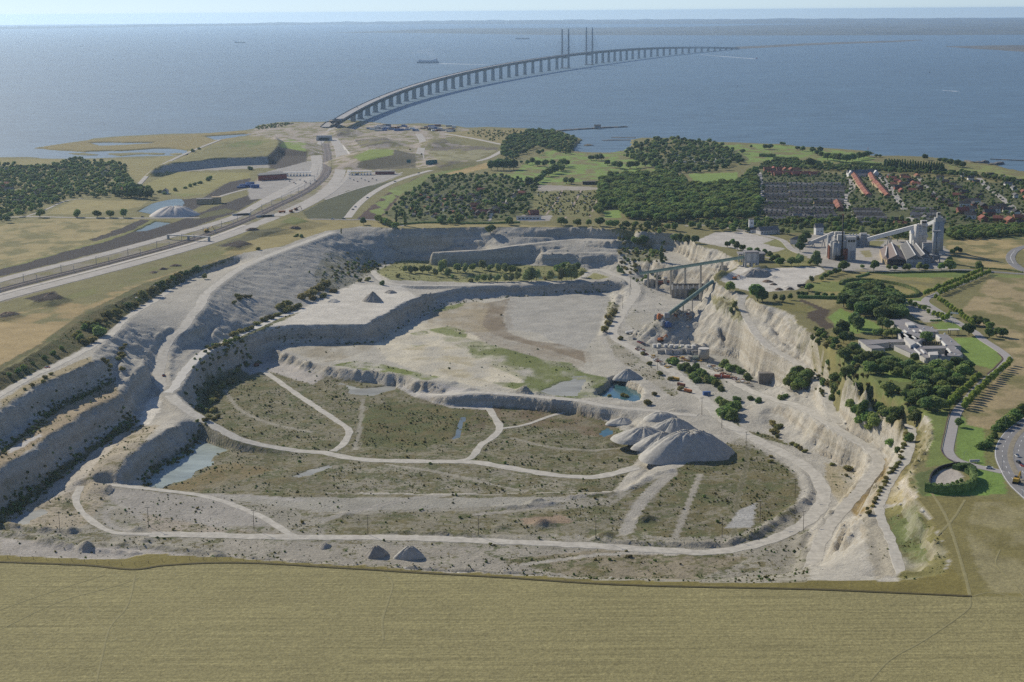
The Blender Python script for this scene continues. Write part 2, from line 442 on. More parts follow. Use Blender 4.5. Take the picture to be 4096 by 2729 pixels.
QROADS = {   # haul roads: name -> (points, width)
 'ramp': ([(x_, y_, zinv(z_)) for x_, y_, z_ in [(1330, 930, 11.5), (1300, 940, 11.5), (1200, 977, 11.5), (1100, 1013, 11), (1000, 1055, 10), (940, 1087, 8.5), (880, 1130, 7), (822, 1180, 5),
           (797, 1230, 3), (765, 1264, 0), (735, 1310, -4), (690, 1347, -9), (662, 1387, -14), (646, 1440, -19), (636, 1500, -24), (654, 1553, -27),
           (714, 1613, -29), (791, 1666, -32), (860, 1705, -35), (940, 1748, -38.5), (1041, 1780, -42), (1189, 1803, -45.5), (1300, 1812, -46), (1419, 1836, -46),
           (1597, 1845, -46), (1776, 1847, -46), (1900, 1850, -46), (2014, 1868, -46), (2192, 1897, -46), (2341, 1909, -46), (2430, 1900, -45.5), (2549, 1868, -43)]], 9.0),
 'white': ([(x_, y_, zinv(z_)) for x_, y_, z_ in [(672, 1572, -27.5), (700, 1545, -26.5), (730, 1497, -24.5), (777, 1443, -21.5), (838, 1397, -20.5), (915, 1366, -20.5), (978, 1330, -20.5), (1042, 1303, -20.5), (1120, 1268, -20.5), (1215, 1240, -20.5)]], 8.5),
 'upper': ([(-60, 1612, 5), (0, 1580, 5), (70, 1538, 5), (140, 1499, 5), (210, 1469, 5), (281, 1434, 5), (351, 1396, 5), (421, 1353, 5), (452, 1331, 5), (505, 1274, 5), (571, 1232, 5), (642, 1188, 5), (680, 1158, 5)], 7.0),
 'inner': ([(1000, 1470, -60), (1035, 1476, -60), (1100, 1515, -60), (1180, 1572, -60), (1260, 1625, -60), (1350, 1685, -60), (1392, 1715, -60), (1395, 1740, -60), (1370, 1780, -60), (1330, 1806, -60)], 6.0),
 'spurn': ([(1955, 1630, -60), (1985, 1680, -60), (2000, 1710, -60), (1975, 1745, -60), (1925, 1780, -60), (1900, 1815, -60), (1870, 1838, -60), (1800, 1847, -60)], 6.0),
 'track': ([(2000, 1715, -60), (2100, 1700, -60), (2200, 1665, -60), (2300, 1638, -59)], 4.0),
 'dam': ([(x_, y_, zinv(z_)) for x_, y_, z_ in [(1700, 1580, -44), (1805, 1578, -39), (1900, 1570, -36.6), (2073, 1580, -36.2), (2200, 1592, -36.2), (2311, 1602, -36.4), (2388, 1618, -36.6), (2489, 1632, -37), (2600, 1643, -37.2), (2698, 1655, -37.4), (2790, 1662, -37.5)]], 8.0),
 'main': ([(2360, 1085, -36), (2400, 1078, -36), (2460, 1100, -36), (2519, 1122, -37), (2545, 1165, -40), (2510, 1225, -42), (2470, 1285, -44.5), (2452, 1320, -45), (2470, 1358, -45.5), (2535, 1395, -45.5),
           (2630, 1446, -45.5), (2717, 1506, -45.5), (2803, 1580, -45.5), (2847, 1630, -45.5), (2900, 1685, -45.5), (2993, 1743, -45.5), (3112, 1802, -45.5), (3225, 1868, -45.5),
           (3276, 1921, -45.5), (3296, 1981, -45.5), (3267, 2046, -45.5), (3196, 2106, -45.5), (3083, 2159, -45.5), (2952, 2194, -45.5), (2815, 2211, -45.5), (2698, 2204, -45.5),
           (2500, 2192, -45.5), (2311, 2180, -45.5), (2100, 2171, -45.5), (1895, 2162, -45.5), (1597, 2151, -45.5), (1300, 2150, -45.5), (1189, 2150, -45.5), (1000, 2146, -45.5), (773, 2139, -45.5), (600, 2139, -45.5)], 10.0),
 'loop': ([(640, 2139, -45.5), (505, 2135, -45.5), (428, 2121, -45.5), (357, 2076, -45.5), (312, 2028, -45.5), (303, 1987, -45), (325, 1945, -44.5)], 5.0),
 'far': ([(x_, y_, zinv(z_)) for x_, y_, z_ in [(1494, 1082, -23), (1502, 1100, -23), (1530, 1124, -22.5), (1597, 1139, -22.5), (1720, 1143, -24), (1859, 1142, -25.5), (2073, 1134, -27), (2200, 1131, -27), (2311, 1118, -27), (2345, 1095, -27), (2370, 1083, -27)]], 6.5),
 'mid': ([(2696, 1440, -45), (2785, 1470, -44.5), (2874, 1496, -43.5), (2946, 1533, -42.5), (3005, 1565, -40.5), (3112, 1601, -36.5), (3207, 1630, -32.5), (3309, 1689, -28), (3392, 1743, -28), (3469, 1786, -29),
          (3509, 1826, -30), (3514, 1862, -31), (3487, 1903, -33), (3433, 1969, -36), (3380, 2034, -38), (3326, 2094, -40), (3291, 2153, -41), (3261, 2224, -42), (3231, 2300, -43)], 8.5),
 'plat': ([(2980, 1180, 10.5), (2966, 1205, 7), (2964, 1226, 4), (2993, 1280, -3), (3029, 1339, -9), (3077, 1387, -14), (3148, 1428, -17), (3219, 1470, -19), (3273, 1511, -20), (3293, 1535, -21), (3309, 1583, -23), (3326, 1642, -26), (3352, 1694, -28)], 7.0),
 'outer': ([(3285, 1523, -20), (3350, 1555, -17), (3430, 1600, -11), (3520, 1655, -5), (3590, 1690, -1), (3640, 1708, 1), (3648, 1735, 1.5), (3640, 1790, 2), (3628, 1838, 2), (3590, 1882, 1), (3555, 1940, 0), (3522, 2010, 0),
            (3516, 2040, 0), (3530, 2090, 0), (3555, 2140, 0), (3580, 2210, 0.5), (3606, 2300, 1)], 5.5),
 'cliffpath': ([(2520, 958, 1), (2400, 957, -0.5), (2311, 956, -2), (2192, 968, -5), (2049, 984, -9.5), (1954, 998, -13), (1829, 1005, -16), (1740, 1010, -18)], 5.0),
 'scrubpath': ([(420, 1938, -45.5), (560, 1952, -45.5), (760, 1975, -45.5), (860, 1996, -45.5), (960, 2030, -45.5), (1060, 2075, -45.5), (1140, 2125, -45.5), (1180, 2148, -45.5)], 5.5),
}
bw = paint_line([(1076, 1393), (1300, 1466), (1538, 1486), (1669, 1520), (1805, 1526)], 7, zinv(-36.2))
paint_line([(2097, 1020, -21), (2300, 1012, -19), (2480, 1012, -18), (2580, 1018, -18)], 7)
RW = {}
for k, (p, w) in QROADS.items():
    RW[k] = paint_line(p, w + 3.0)
# hills and heaps raised out of the floor while filling

def fill(Z, K, it):
    if K.all(): return Z
    h, w = Z.shape
    if min(h, w) > 12:
        hh, ww = (h + 1) // 2 * 2, (w + 1) // 2 * 2
        Zp = np.zeros((hh, ww)); Kp = np.zeros((hh, ww))
        Zp[:h, :w] = np.where(K, Z, 0); Kp[:h, :w] = K
        s = Zp.reshape(hh // 2, 2, ww // 2, 2).sum((1, 3)); n = Kp.reshape(hh // 2, 2, ww // 2, 2).sum((1, 3))
        Zs = fill(np.where(n > 0, s / np.maximum(n, 1), 0), n > 0, it)
        up = np.repeat(np.repeat(Zs, 2, 0), 2, 1)[:h, :w]
        Z = np.where(K, Z, up)
    else:
        Z = np.where(K, Z, Z[K].mean() if K.any() else 0); it = 150
    for _ in range(it):
        p = np.pad(Z, 1, mode='edge')
        a = (p[:-2, 1:-1] + p[2:, 1:-1] + p[1:-1, :-2] + p[1:-1, 2:]) / 4
        Z = np.where(K, Z, a)
    return Z
# a cliff needs room to stand: loosen the floors where two heights meet
rm = np.zeros(cX.shape, bool)
for k, (p, w) in QROADS.items():
    D, T = linedist(cX, cY, RW[k], w + 6)
    rm |= D < w / 2 + 1.5
hi = np.where(K, Zc, -999.0); lo = np.where(K, Zc, 999.0)
for ax in (0, 1):
    for _ in range(2):
        hi = np.maximum(hi, np.maximum(np.roll(hi, 1, ax), np.roll(hi, -1, ax))); lo = np.minimum(lo, np.minimum(np.roll(lo, 1, ax), np.roll(lo, -1, ax)))
K &= ~(INQ & ~rm & (hi - lo > 5.0))
Kz = Zc.copy(); Zc = fill(Zc, K, 24)
# give the long even slopes a face and a talus: steep above, spreading below
hi = np.where(K, Zc, -999.0); lo = np.where(K, Zc, 999.0)
for _ in range(7):
    for ax in (0, 1):
        hi = np.maximum(hi, np.maximum(np.roll(hi, 1, ax), np.roll(hi, -1, ax))); lo = np.minimum(lo, np.minimum(np.roll(lo, 1, ax), np.roll(lo, -1, ax)))
tt = np.clip((Zc - lo) / np.maximum(hi - lo, 1), 0, 1)
sh = 0.10 * fbm(cX / 25, cY / 25, 2, 3) * 2
t2 = np.interp(np.clip(tt + sh * tt * (1 - tt) * 4, 0, 1), [0, 0.3, 0.52, 0.70, 0.9, 1], [0, 0.15, 0.30, 0.80, 0.95, 1])
ok = (~K) & INQ & (hi > -900) & (lo < 900) & (hi - lo > 7)
Zc = np.where(ok, lo + (hi - lo) * t2, Zc)
for _ in range(1):
    p = np.pad(Zc, 1, mode='edge'); a = (p[:-2, 1:-1] + p[2:, 1:-1] + p[1:-1, :-2] + p[1:-1, 2:]) / 4
    Zc = np.where(K, Zc, 0.5 * Zc + 0.5 * a)
gy, gx = np.gradient(Zc, 2.4, 2.2)
slope = np.hypot(gx, gy)
st = np.clip(slope - 0.15, 0, 1.3)
free = ~K
rib = fbm(cX / 9, cY / 9, 2, 4)
Zc = Zc + np.where(free & INQ, rib * st * 11.0 + fbm(cX / 3.5, cY / 3.5, 5, 2) * st * 3.5 + np.clip(st - 0.25, 0, 0.8) * 1.1 * np.sin(Zc * 0.85 + 3 * fbm(cX / 60, cY / 60, 1, 2)), 0)
roadmask = np.zeros(cX.shape, bool)
RD = {}
for k, (p, w) in QROADS.items():
    D, T = linedist(cX, cY, RW[k], w + 6)
    roadmask |= D < w / 2 + 1.0
    RD[k] = (D, T, w)
und = fbm(cX / 30, cY / 30, 6, 4) * 2.6 + fbm(cX / 7, cY / 7, 1, 2) * 0.7
fl = np.clip((Zc + 20) / -10, 0, 1) * np.where(INQ & ~roadmask, 1, 0)
Zc = Zc + und * fl * 0.6
# ridges of tipped chalk beside the roads
def bund(pts, h, w, z=-45.5, rough=0.6):
    global Zc
    W = smooth(xyz(pts, z), 6)
    D, T = linedist(cX, cY, W, w + 2)
    m = D < w
    hh = h * (1 + rough * 2 * (vnoise(cX[m] / 5.0, cY[m] / 5.0, 2) - 0.5))
    Zc[m] += hh * np.clip(1 - D[m] / w, 0, 1) ** 0.8
bund([(-60, 2098), (20, 2108), (150, 2120), (270, 2124), (305, 2121)], 2.6, 4.5, -46)
bund([(-60, 2127), (0, 2137), (90, 2147), (165, 2158)], 2.0, 4, -46)
bund([(165, 2168), (230, 2181), (320, 2196), (345, 2199)], 3.0, 5, -46)
bund([(365, 2197), (440, 2211), (560, 2222)], 2.4, 4.5, -46)
bund([(300, 2174), (420, 2180), (600, 2192), (760, 2206), (860, 2216)], 2.2, 4.5, -46)
bund([(860, 2232), (1050, 2246), (1300, 2266), (1700, 2286), (2200, 2306)], 2.6, 5)
bund([(1535, 2136), (1600, 2138), (1640, 2136)], 2.6, 5)
bund([(1690, 2140), (1760, 2140), (1853, 2145), (1914, 2149)], 2.8, 5)
bund([(1987, 2153), (2120, 2161), (2250, 2165)], 2.2, 4.5)
bund([(2296, 2168), (2370, 2168)], 1.6, 4)
bund([(2384, 2156), (2410, 2150), (2442, 2170), (2600, 2178), (2700, 2179), (2904, 2184), (2934, 2166), (3005, 2150), (3100, 2092), (3190, 2026), (3228, 2004), (3244, 1969), (3235, 1915), (3205, 1885)], 2.6, 5)
bund([(3484, 1826), (3462, 1868), (3446, 1933), (3428, 1969), (3346, 2028), (3305, 2070), (3231, 2111), (3196, 2147), (3219, 2195), (3213, 2242), (3190, 2280)], 2.6, 4.5, -39)
bund([(1990, 2030), (2100, 2025), (2230, 2017)], 2.0, 4.0)
bund([(2320, 1985), (2450, 1975)], 1.5, 4)
bund([(2519, 1957), (2560, 1930), (2620, 1893), (2697, 1880)], 1.8, 4)
bund([(2560, 1700), (2640, 1660), (2720, 1645)], 3.0, 8)
bund([(2455, 1180), (2468, 1200), (2440, 1260), (2425, 1310), (2418, 1340)], 3.0, 6, -45.5)
bund([(680, 1380), (676, 1430), (680, 1500), (690, 1530)], 2.0, 4, -28)
bund([(1120, 1795), (1300, 1800)], 0.6, 3, -60)
# lumps of tipped material: (px, py, floor z, height, radius)
LUMPS = [(285, 2128, -46, 3, 5), (215, 2165, -46, 3, 5), (335, 2200, -46, 3, 5), (550, 2119, -45.5, 2.5, 6), (580, 2165, -45.5, 3, 6), (605, 2150, -45.5, 3, 5),
         (2160, 2010, -45.5, 4, 5), (2130, 2012, -45.5, 3, 5), (2180, 2098, -45.5, 3.5, 9), (2150, 2102, -45.5, 2.5, 7), (2590, 2075, -45.5, 3.5, 7),
         (2560, 2080, -45.5, 3, 5), (2430, 2140, -45.5, 3, 6), (2280, 1990, -45.5, 2, 5), (3505, 2090, -1, 5, 7), (3490, 2060, -1, 4, 6), (3560, 1748, -6, 8, 9),
         (3590, 1760, -4, 6, 7), (1035, 1375, -47, 5, 12), (2780, 1405, -45.5, 9, 14), (2660, 1350, -45.5, 12, 34), (2625, 1345, -45.5, 8, 26), (2700, 1340, -45.5, 10, 22),
         (2760, 1440, -45.5, 4, 8), (2825, 1440, -45.5, 5, 9), (2920, 1480, -45.5, 4, 9), (2150, 1612, -56, 5, 12), (1880, 1560, -45, 3, 10), (2080, 1615, -60, 6, 10),
         (2110, 1612, -60, 5, 8), (2220, 1640, -60, 5, 12), (1380, 2060, -45.5, 1.5, 6), (2000, 2110, -45.5, 2, 6), (3020, 1085, 12, 6, 14), (3060, 1083, 12, 5, 12), (3095, 1110, 12, 2.5, 6), (3150, 1150, 12, 2, 6),
         (2920, 1110, 12, 6, 16), (2880, 1118, 11, 7, 14), (3135, 1450, -17, 4, 7), (3060, 1320, 0, 5, 10), (2440, 1780, -60, 3, 8)]
for px_, py_, z_, h_, r_ in LUMPS:
    c = at([(px_, py_)], zmap(z_))[0]
    d = np.hypot(cX - c[0], cY - c[1]) / (r_ * (1 + 0.7 * fbm(cX / 6, cY / 6, 3, 2)))
    Zc += h_ * np.clip(1 - d, 0, 1)
# pond beds
PONDS = {
 'pond': ([(797, 1755), (862, 1768), (919, 1799), (875, 1815), (850, 1840), (845, 1862), (779, 1885), (767, 1915), (684, 1933), (648, 1954), (620, 1975), (560, 1960), (571, 1942), (601, 1897), (660, 1850), (737, 1806), (773, 1782)], -60.2, 'pale'),
 'blue_pool': ([(2430, 1545), (2455, 1525), (2495, 1532), (2543, 1560), (2576, 1593), (2561, 1619), (2543, 1630), (2460, 1616), (2375, 1598)], -55.0, 'teal'),
 'mud_pool': ([(2139, 1574), (2192, 1550), (2252, 1526), (2300, 1520), (2338, 1520), (2322, 1547), (2308, 1584), (2220, 1583)], zinv(-38.5), 'mud'),
 'shallow_pool': ([(1395, 1538), (1440, 1552), (1500, 1550), (1580, 1544), (1592, 1560), (1540, 1572), (1496, 1583), (1430, 1578), (1389, 1574)], -60.3, 'mud'),
 'green_pool': ([(2406, 1722), (2440, 1714), (2452, 1735), (2430, 1748), (2408, 1740)], -60.3, 'teal'),
 'trench_pool': ([(60, 2088), (110, 2055), (165, 2035), (190, 2045), (150, 2068), (100, 2095)], -46.4, 'mud'),
 'channel': ([(1825, 1735), (1835, 1700), (1850, 1670), (1862, 1675), (1850, 1712), (1835, 1755), (1800, 1762)], -60.3, 'blue'),
 'small_pool': ([(1170, 1905), (1240, 1882), (1310, 1860), (1325, 1868), (1260, 1895), (1190, 1912)], -60.3, 'mud'),
 'far_pond': ([(1830, 1105), (1930, 1100), (2020, 1104), (2000, 1116), (1900, 1118)], -35.7, 'green'),
 'far_pond_two': ([(2150, 1108), (2230, 1102), (2260, 1110), (2200, 1120), (2150, 1118)], -35.7, 'green'),
}
for k, (p, z, c) in PONDS.items():
    W = xyz(p, z)[:, :2]
    m = inpoly(Xw, Yw, W)
    Zc[m] = np.minimum(Zc[m], zmap(z) - 0.5)
# roads laid flat
for k, (D, T, w) in RD.items():
    m = D < w / 2 + 5
    zz = np.interp(T[m], np.arange(len(RW[k])), RW[k][:, 2])
    a = np.clip((D[m] - w / 2 - 1.2) / 3.8, 0, 1)
    Zc[m] = zz * (1 - a) + Zc[m] * a
Zg[IY0:IY0 + NCY, IX0:IX0 + NCX] = Zc

# ------------------------------------------------------------------ coast, lagoons and mounds on the plain
COAST = [(-2500, 690), (-600, 645), (0, 632), (143, 632), (250, 639), (369, 638), (517, 630), (737, 624), (761, 601), (672, 596), (601, 597), (517, 603), (416, 606), (333, 609), (200, 600), (131, 593),
         (200, 583), (333, 565), (369, 556), (476, 548), (654, 538), (833, 534), (975, 523), (1017, 514), (1023, 505), (1106, 491), (1190, 489), (1243, 492), (1318, 489), (1345, 482), (1389, 481),
         (1472, 488), (1568, 500), (1681, 495), (1806, 503), (1871, 513), (1954, 510), (2103, 516), (2150, 523), (2216, 523), (2252, 529), (2275, 538), (2332, 562), (2311, 574), (2290, 607), (2347, 613),
         (2430, 614), (2490, 604), (2528, 577), (2519, 562), (2555, 553), (2696, 553), (2779, 562), (2886, 570), (2964, 572), (3035, 576), (3136, 580), (3190, 588), (3291, 595), (3362, 598), (3463, 607),
         (3487, 608), (3505, 613), (3469, 622), (3505, 627), (3588, 624), (3707, 630), (3796, 639), (3862, 649), (3963, 657), (4022, 675), (4096, 690), (4500, 745), (6500, 900)]
cw = at(COAST, 0.5)
landpoly = np.vstack([cw, [[9500, 2300], [9500, -100], [-9500, -100], [-9500, cw[0, 1]]]])
gXw = X + 14 * fbm(X / 60, Y / 60, 1, 3); gYw = Y + 30 * fbm(X / 60, Y / 60, 2, 3)
sea = ~inpoly(gXw, gYw, landpoly)
for p in ([(363, 572), (404, 586), (470, 583), (601, 576), (617, 571), (500, 572), (430, 570)], [(827, 547), (868, 562), (952, 550), (1011, 538), (975, 537), (862, 544)]):
    sea |= inpoly(gXw, gYw, at(p, 0.5))
isl = np.zeros_like(sea)
for p in ([(268, 614), (330, 612), (404, 617), (390, 622), (300, 619)], [(428, 612), (540, 610), (666, 613), (660, 618), (560, 619), (470, 624), (430, 616)], [(676, 614), (730, 612), (735, 619), (690, 620)]):
    isl |= inpoly(gXw, gYw, at(p, 0.5))
sea &= ~isl
Zg[sea] = -3.0
Zg[isl] = 0.7
Pd = sum(np.roll(np.roll(sea.astype(float), i, 0), j, 1) for i in (-1, 0, 1) for j in (-1, 0, 1)) / 9
edge = (Pd > 0) & ~sea & (Y > 2400)
Zg[edge] = np.minimum(Zg[edge], 1.0)
def polydist(poly, reach):
    D, T = linedist(X, Y, np.vstack([poly, poly[:1]]), reach)
    ins = inpoly(X, Y, poly)
    return np.where(ins, 0.0, D)
def mound(p, h, w, lump=0.0):
    L = land(p); z0 = L[:, 2].mean()
    W = at(p, z0 + h)
    D = polydist(W, w + 5)
    m = D < w
    Zg[m] += (h + lump * fbm(X[m] / 40, Y[m] / 40, 4, 3)) * np.clip(1 - D[m] / w, 0, 1)
mound([(619, 672), (684, 652), (892, 631), (1070, 624), (1115, 583), (1100, 556), (928, 556), (868, 571), (760, 625), (680, 645)], 15, 18, 4)
mound([(1118, 582), (1142, 552), (1222, 568), (1222, 600), (1150, 600)], 9, 40, 2)
mound([(1413, 625), (1478, 598), (1574, 598), (1574, 617), (1496, 632), (1443, 640)], 13, 60, 3)
mound([(1470, 560), (1540, 553), (1560, 566), (1500, 572)], 8, 40, 5)
mound([(1350, 515), (1380, 510), (1390, 520), (1360, 530)], 10, 40, 3)
mound([(1725, 560), (1770, 555), (1780, 566), (1735, 570)], 9, 40, 4)
mound([(1745, 640), (1790, 625), (1830, 640), (1780, 655)], 8, 50, 4)
mound([(1120, 885), (1170, 868), (1220, 880), (1180, 892), (1130, 895)], 6, 30, 2)
mound([(1010, 923), (1100, 915), (1140, 918), (1060, 930)], 4, 14, 3)
mound([(915, 985), (960, 965), (985, 968), (950, 985)], 4, 10, 2)
mound([(2216, 583), (2270, 560), (2290, 590)], 4, 20, 2)
mound([(160, 1192), (215, 1172), (235, 1180), (200, 1196)], 6, 14, 2)
mound([(0, 1262), (50, 1248), (60, 1254), (10, 1268)], 3, 9, 2)
for p, z in (([(547, 845), (642, 863), (708, 866), (735, 855), (726, 797), (619, 812)], None), ([(535, 927), (589, 923), (690, 890), (624, 884)], None)):
    L = land(p); m = inpoly(X, Y, L[:, :2]); Zg[m] = L[:, 2].mean() - 3.0

# function: height of the ground anywhere
def ground_z(x, y):
    i = int(np.clip(np.searchsorted(xs, x) - 1, 0, len(xs) - 2)); j = int(np.clip(np.searchsorted(ys, y) - 1, 0, len(ys) - 2))
    u = min(max((x - xs[i]) / (xs[i + 1] - xs[i]), 0), 1); v = min(max((y - ys[j]) / (ys[j + 1] - ys[j]), 0), 1)
    return float((Zg[j, i] * (1 - u) + Zg[j, i + 1] * u) * (1 - v) + (Zg[j + 1, i] * (1 - u) + Zg[j + 1, i + 1] * u) * v)
def hit(px, py):
    """first point of the ground seen through a pixel"""
    d = rays([(px, py)])[0]; d = d / np.linalg.norm(d)
    t = 550.0
    while t < 5200:
        z = CAMZ + d[2] * t
        if z <= ground_z(d[0] * t, d[1] * t):
            lo, hi = t - 8, t
            for _ in range(10):
                mid = (lo + hi) / 2
                if CAMZ + d[2] * mid <= ground_z(d[0] * mid, d[1] * mid): hi = mid
                else: lo = mid
            return np.array([d[0] * hi, d[1] * hi, ground_z(d[0] * hi, d[1] * hi)])
        t += 8
    return land([(px, py)])[0]
# ------------------------------------------------------------------ what covers the ground
PX, PY = proj(X, Y, Zg)
jx = PX + 9 * fbm(X / 9, Y / 14, 2, 3); jy = PY + 6 * fbm(X / 9, Y / 14, 5, 3)
INF = np.zeros(X.shape, bool); INF[IY0:IY0 + NCY, IX0:IX0 + NCX] = INQ
C = np.zeros(X.shape + (3,)); C[:] = (0.19, 0.175, 0.075)
S = np.zeros(X.shape)                          # how much scrub grows
CHALK = (0.40, 0.377, 0.32); GREYC = (0.37, 0.35, 0.305); WHITE = (0.54, 0.51, 0.44)
C[INF] = CHALK
def cover(p, col, q=False, scrub=None, a=1.0, jit=True, soft=None):
    x, y = (jx, jy) if jit else (PX, PY)
    m = inpoly(x, y, p) & (INF if q else ~INF)
    k = a if soft is None else a * np.clip(0.72 + soft * fbm(X[m] / 16, Y[m] / 24, 3, 4), 0, 1)[:, None]
    C[m] = C[m] * (1 - k) + np.array(col) * k
    if scrub is not None: S[m] = scrub
def stripe(pts, width, col, z=None, q=True, a=1.0, scrub=None):
    P = xyz(pts, z) if z is not None else land([p[:2] for p in pts])
    D, T = linedist(X, Y, smooth(P, 5), width + 2)
    m = (D < width / 2) & (INF if q else ~INF)
    C[m] = C[m] * (1 - a) + np.array(col) * a
    if scrub is not None: S[m] = scrub
# --- inside the quarry
cover([(-700, 2330), (0, 2270), (1300, 2340), (2500, 2360), (3240, 2340), (3230, 2110), (3180, 2010), (3200, 1900), (3100, 1830), (2960, 1750), (2760, 1860), (2500, 1960), (900, 1970), (440, 1940), (200, 2060), (-700, 2250)], (0.30, 0.28, 0.225), True, 0.5)
cover([(2700, 1880), (2900, 1770), (3000, 1790), (3110, 1850), (3180, 1900), (3205, 1960), (3190, 2010), (3060, 2090), (2950, 2140), (2700, 2150), (2500, 2130), (2400, 2060), (2520, 1970)], (0.225, 0.205, 0.145), True, 0.68)
cover([(700, 1970), (1300, 1975), (2400, 1975), (2200, 2020), (1700, 2035), (1300, 2050), (1000, 2010)], (0.33, 0.315, 0.265), True, 0.3)
cover([(440, 1950), (900, 1990), (1100, 2100), (800, 2110), (560, 2080), (440, 2000)], (0.33, 0.31, 0.27), True, 0.3)
cover([(1300, 2060), (2000, 2040), (2500, 2030), (2600, 2140), (2000, 2140), (1300, 2140)], (0.25, 0.23, 0.165), True, 0.62)
cover([(560, 2050), (900, 2120), (1150, 2135), (600, 2130)], (0.34, 0.30, 0.24), True, 0.5)
cover([(2080, 2075), (2250, 2060), (2300, 2090), (2100, 2100)], (0.28, 0.21, 0.145), True, 0.3)
cover([(900, 2160), (3000, 2225), (2700, 2320), (1500, 2290), (900, 2240)], (0.33, 0.305, 0.25), True, 0.42)
cover([(2000, 2240), (2400, 2200), (3000, 2230), (2800, 2320), (2300, 2310)], (0.27, 0.235, 0.165), True, 0.56)
cover([(0, 2150), (300, 2185), (600, 2200), (800, 2225), (300, 2240), (0, 2225)], (0.37, 0.345, 0.305), True, 0.2)
cover([(-300, 1990), (300, 1850), (520, 1710), (640, 1700), (560, 1790), (460, 1900), (420, 2010), (330, 2110), (0, 2110)], (0.36, 0.315, 0.235), True, 0.48)
cover([(200, 1950), (320, 1850), (460, 1740), (500, 1740), (380, 1860), (300, 1960), (180, 2010)], (0.43, 0.39, 0.32), True, 0.3)
cover([(556, 1700), (575, 1640), (615, 1570), (645, 1600), (640, 1640), (600, 1700)], (0.66, 0.62, 0.53), True, 0.0)
cover([(-500, 2060), (0, 1812), (196, 1645), (456, 1522), (485, 1585), (281, 1690), (0, 1875), (-500, 2120)], (0.345, 0.28, 0.185), True, 0.42)
cover([(30, 1800), (160, 1735), (165, 1745), (40, 1815)], (0.52, 0.50, 0.46), True, 0.0)
cover([(0, 1640), (140, 1545), (372, 1448), (360, 1425), (140, 1520), (0, 1600)], (0.33, 0.28, 0.17), True, 0.3)
cover([(560, 1960), (600, 1880), (740, 1800), (800, 1710), (800, 1620), (840, 1530), (950, 1460), (1080, 1425), (1300, 1505), (1600, 1550), (1900, 1615), (2311, 1648), (2480, 1710), (2560, 1830), (2520, 1880), (2440, 1990), (800, 1990)], (0.225, 0.205, 0.14), True, 0.62)
cover([(1450, 1650), (1560, 1600), (1900, 1640), (1850, 1730), (1700, 1790), (1450, 1790)], (0.165, 0.17, 0.07), True, 0.78, soft=2)
cover([(1500, 1610), (1700, 1600), (1960, 1640), (1940, 1720), (1800, 1760), (1500, 1770)], (0.135, 0.105, 0.065), True, None, 0.8, soft=3)
cover([(1960, 1630), (2300, 1620), (2450, 1700), (2470, 1760), (2200, 1720), (1990, 1690)], (0.17, 0.13, 0.08), True, 0.55, soft=2.5)
cover([(830, 1540), (900, 1480), (980, 1480), (1100, 1560), (1000, 1640), (830, 1640)], (0.215, 0.195, 0.125), True, 0.66)
cover([(780, 1660), (790, 1560), (840, 1500), (900, 1480), (870, 1560), (830, 1680), (900, 1720)], (0.15, 0.155, 0.07), True, 0.85)
cover([(940, 1460), (1080, 1425), (1300, 1507), (1250, 1540), (1060, 1480), (1000, 1500)], (0.41, 0.38, 0.335), True, 0.15)
cover([(1580, 1545), (1800, 1525), (1980, 1600), (1960, 1640), (1800, 1630), (1660, 1590)], (0.43, 0.41, 0.37), True, 0.06)
cover([(640, 1960), (770, 1915), (860, 1865), (950, 1850), (1100, 1880), (800, 1965)], (0.21, 0.165, 0.08), True, 0.5, soft=2)
cover([(1350, 1980), (1300, 1860), (1500, 1860), (2000, 1880), (2300, 1930), (2400, 1970)], (0.265, 0.245, 0.185), True, 0.62)
# the dry lake bed
cover([(1080, 1370), (1500, 1360), (1776, 1218), (2192, 1175), (2460, 1165), (2440, 1250), (2400, 1360), (2470, 1470), (2400, 1600), (1895, 1560), (1669, 1520), (1300, 1465)], (0.43, 0.405, 0.335), True, 0.04)
cover([(2020, 1195), (2440, 1165), (2440, 1230), (2395, 1330), (2340, 1400), (2250, 1390), (2150, 1330), (2020, 1320)], (0.37, 0.355, 0.31), True, 0.0, jit=False)
cover([(1940, 1215), (2040, 1195), (2010, 1260), (2030, 1330), (2110, 1360), (2250, 1380), (2340, 1410), (2340, 1450), (2200, 1400), (2040, 1360), (1930, 1320), (1910, 1260)], (0.19, 0.15, 0.10), True, None, 0.9, soft=1.2)
BR_ = np.array([(1940, 1215), (2040, 1195), (2010, 1260), (2030, 1330), (2110, 1360), (2250, 1380), (2340, 1410), (2340, 1450), (2200, 1400), (2040, 1360), (1930, 1320), (1910, 1260)], float)
for dx_, dy_ in ((-40, 6), (-75, 10), (30, 4), (0, 22), (-20, 40), (-110, 14)): cover(BR_ + (dx_, dy_), (0.23, 0.185, 0.125), True, None, 0.3, soft=1.5)
cover([(1730, 1240), (1900, 1205), (1960, 1215), (1930, 1300), (1960, 1330), (1800, 1330), (1700, 1310)], (0.33, 0.28, 0.185), True, None, 0.85, soft=2)
cover([(1560, 1320), (1720, 1290), (1900, 1340), (2000, 1420), (2080, 1500), (2100, 1560), (1900, 1545), (1700, 1500), (1550, 1440), (1500, 1380)], (0.56, 0.51, 0.385), True, None, 0.9, soft=2)
for p in ([(1640, 1440), (1750, 1420), (1900, 1430), (1990, 1470), (1890, 1465), (1760, 1440)], [(1600, 1400), (1700, 1380), (1830, 1390), (1740, 1402)], [(1720, 1470), (1860, 1480), (1960, 1530), (1800, 1505)]):
    cover(p, (0.40, 0.35, 0.22), True, None, 0.7, soft=4)
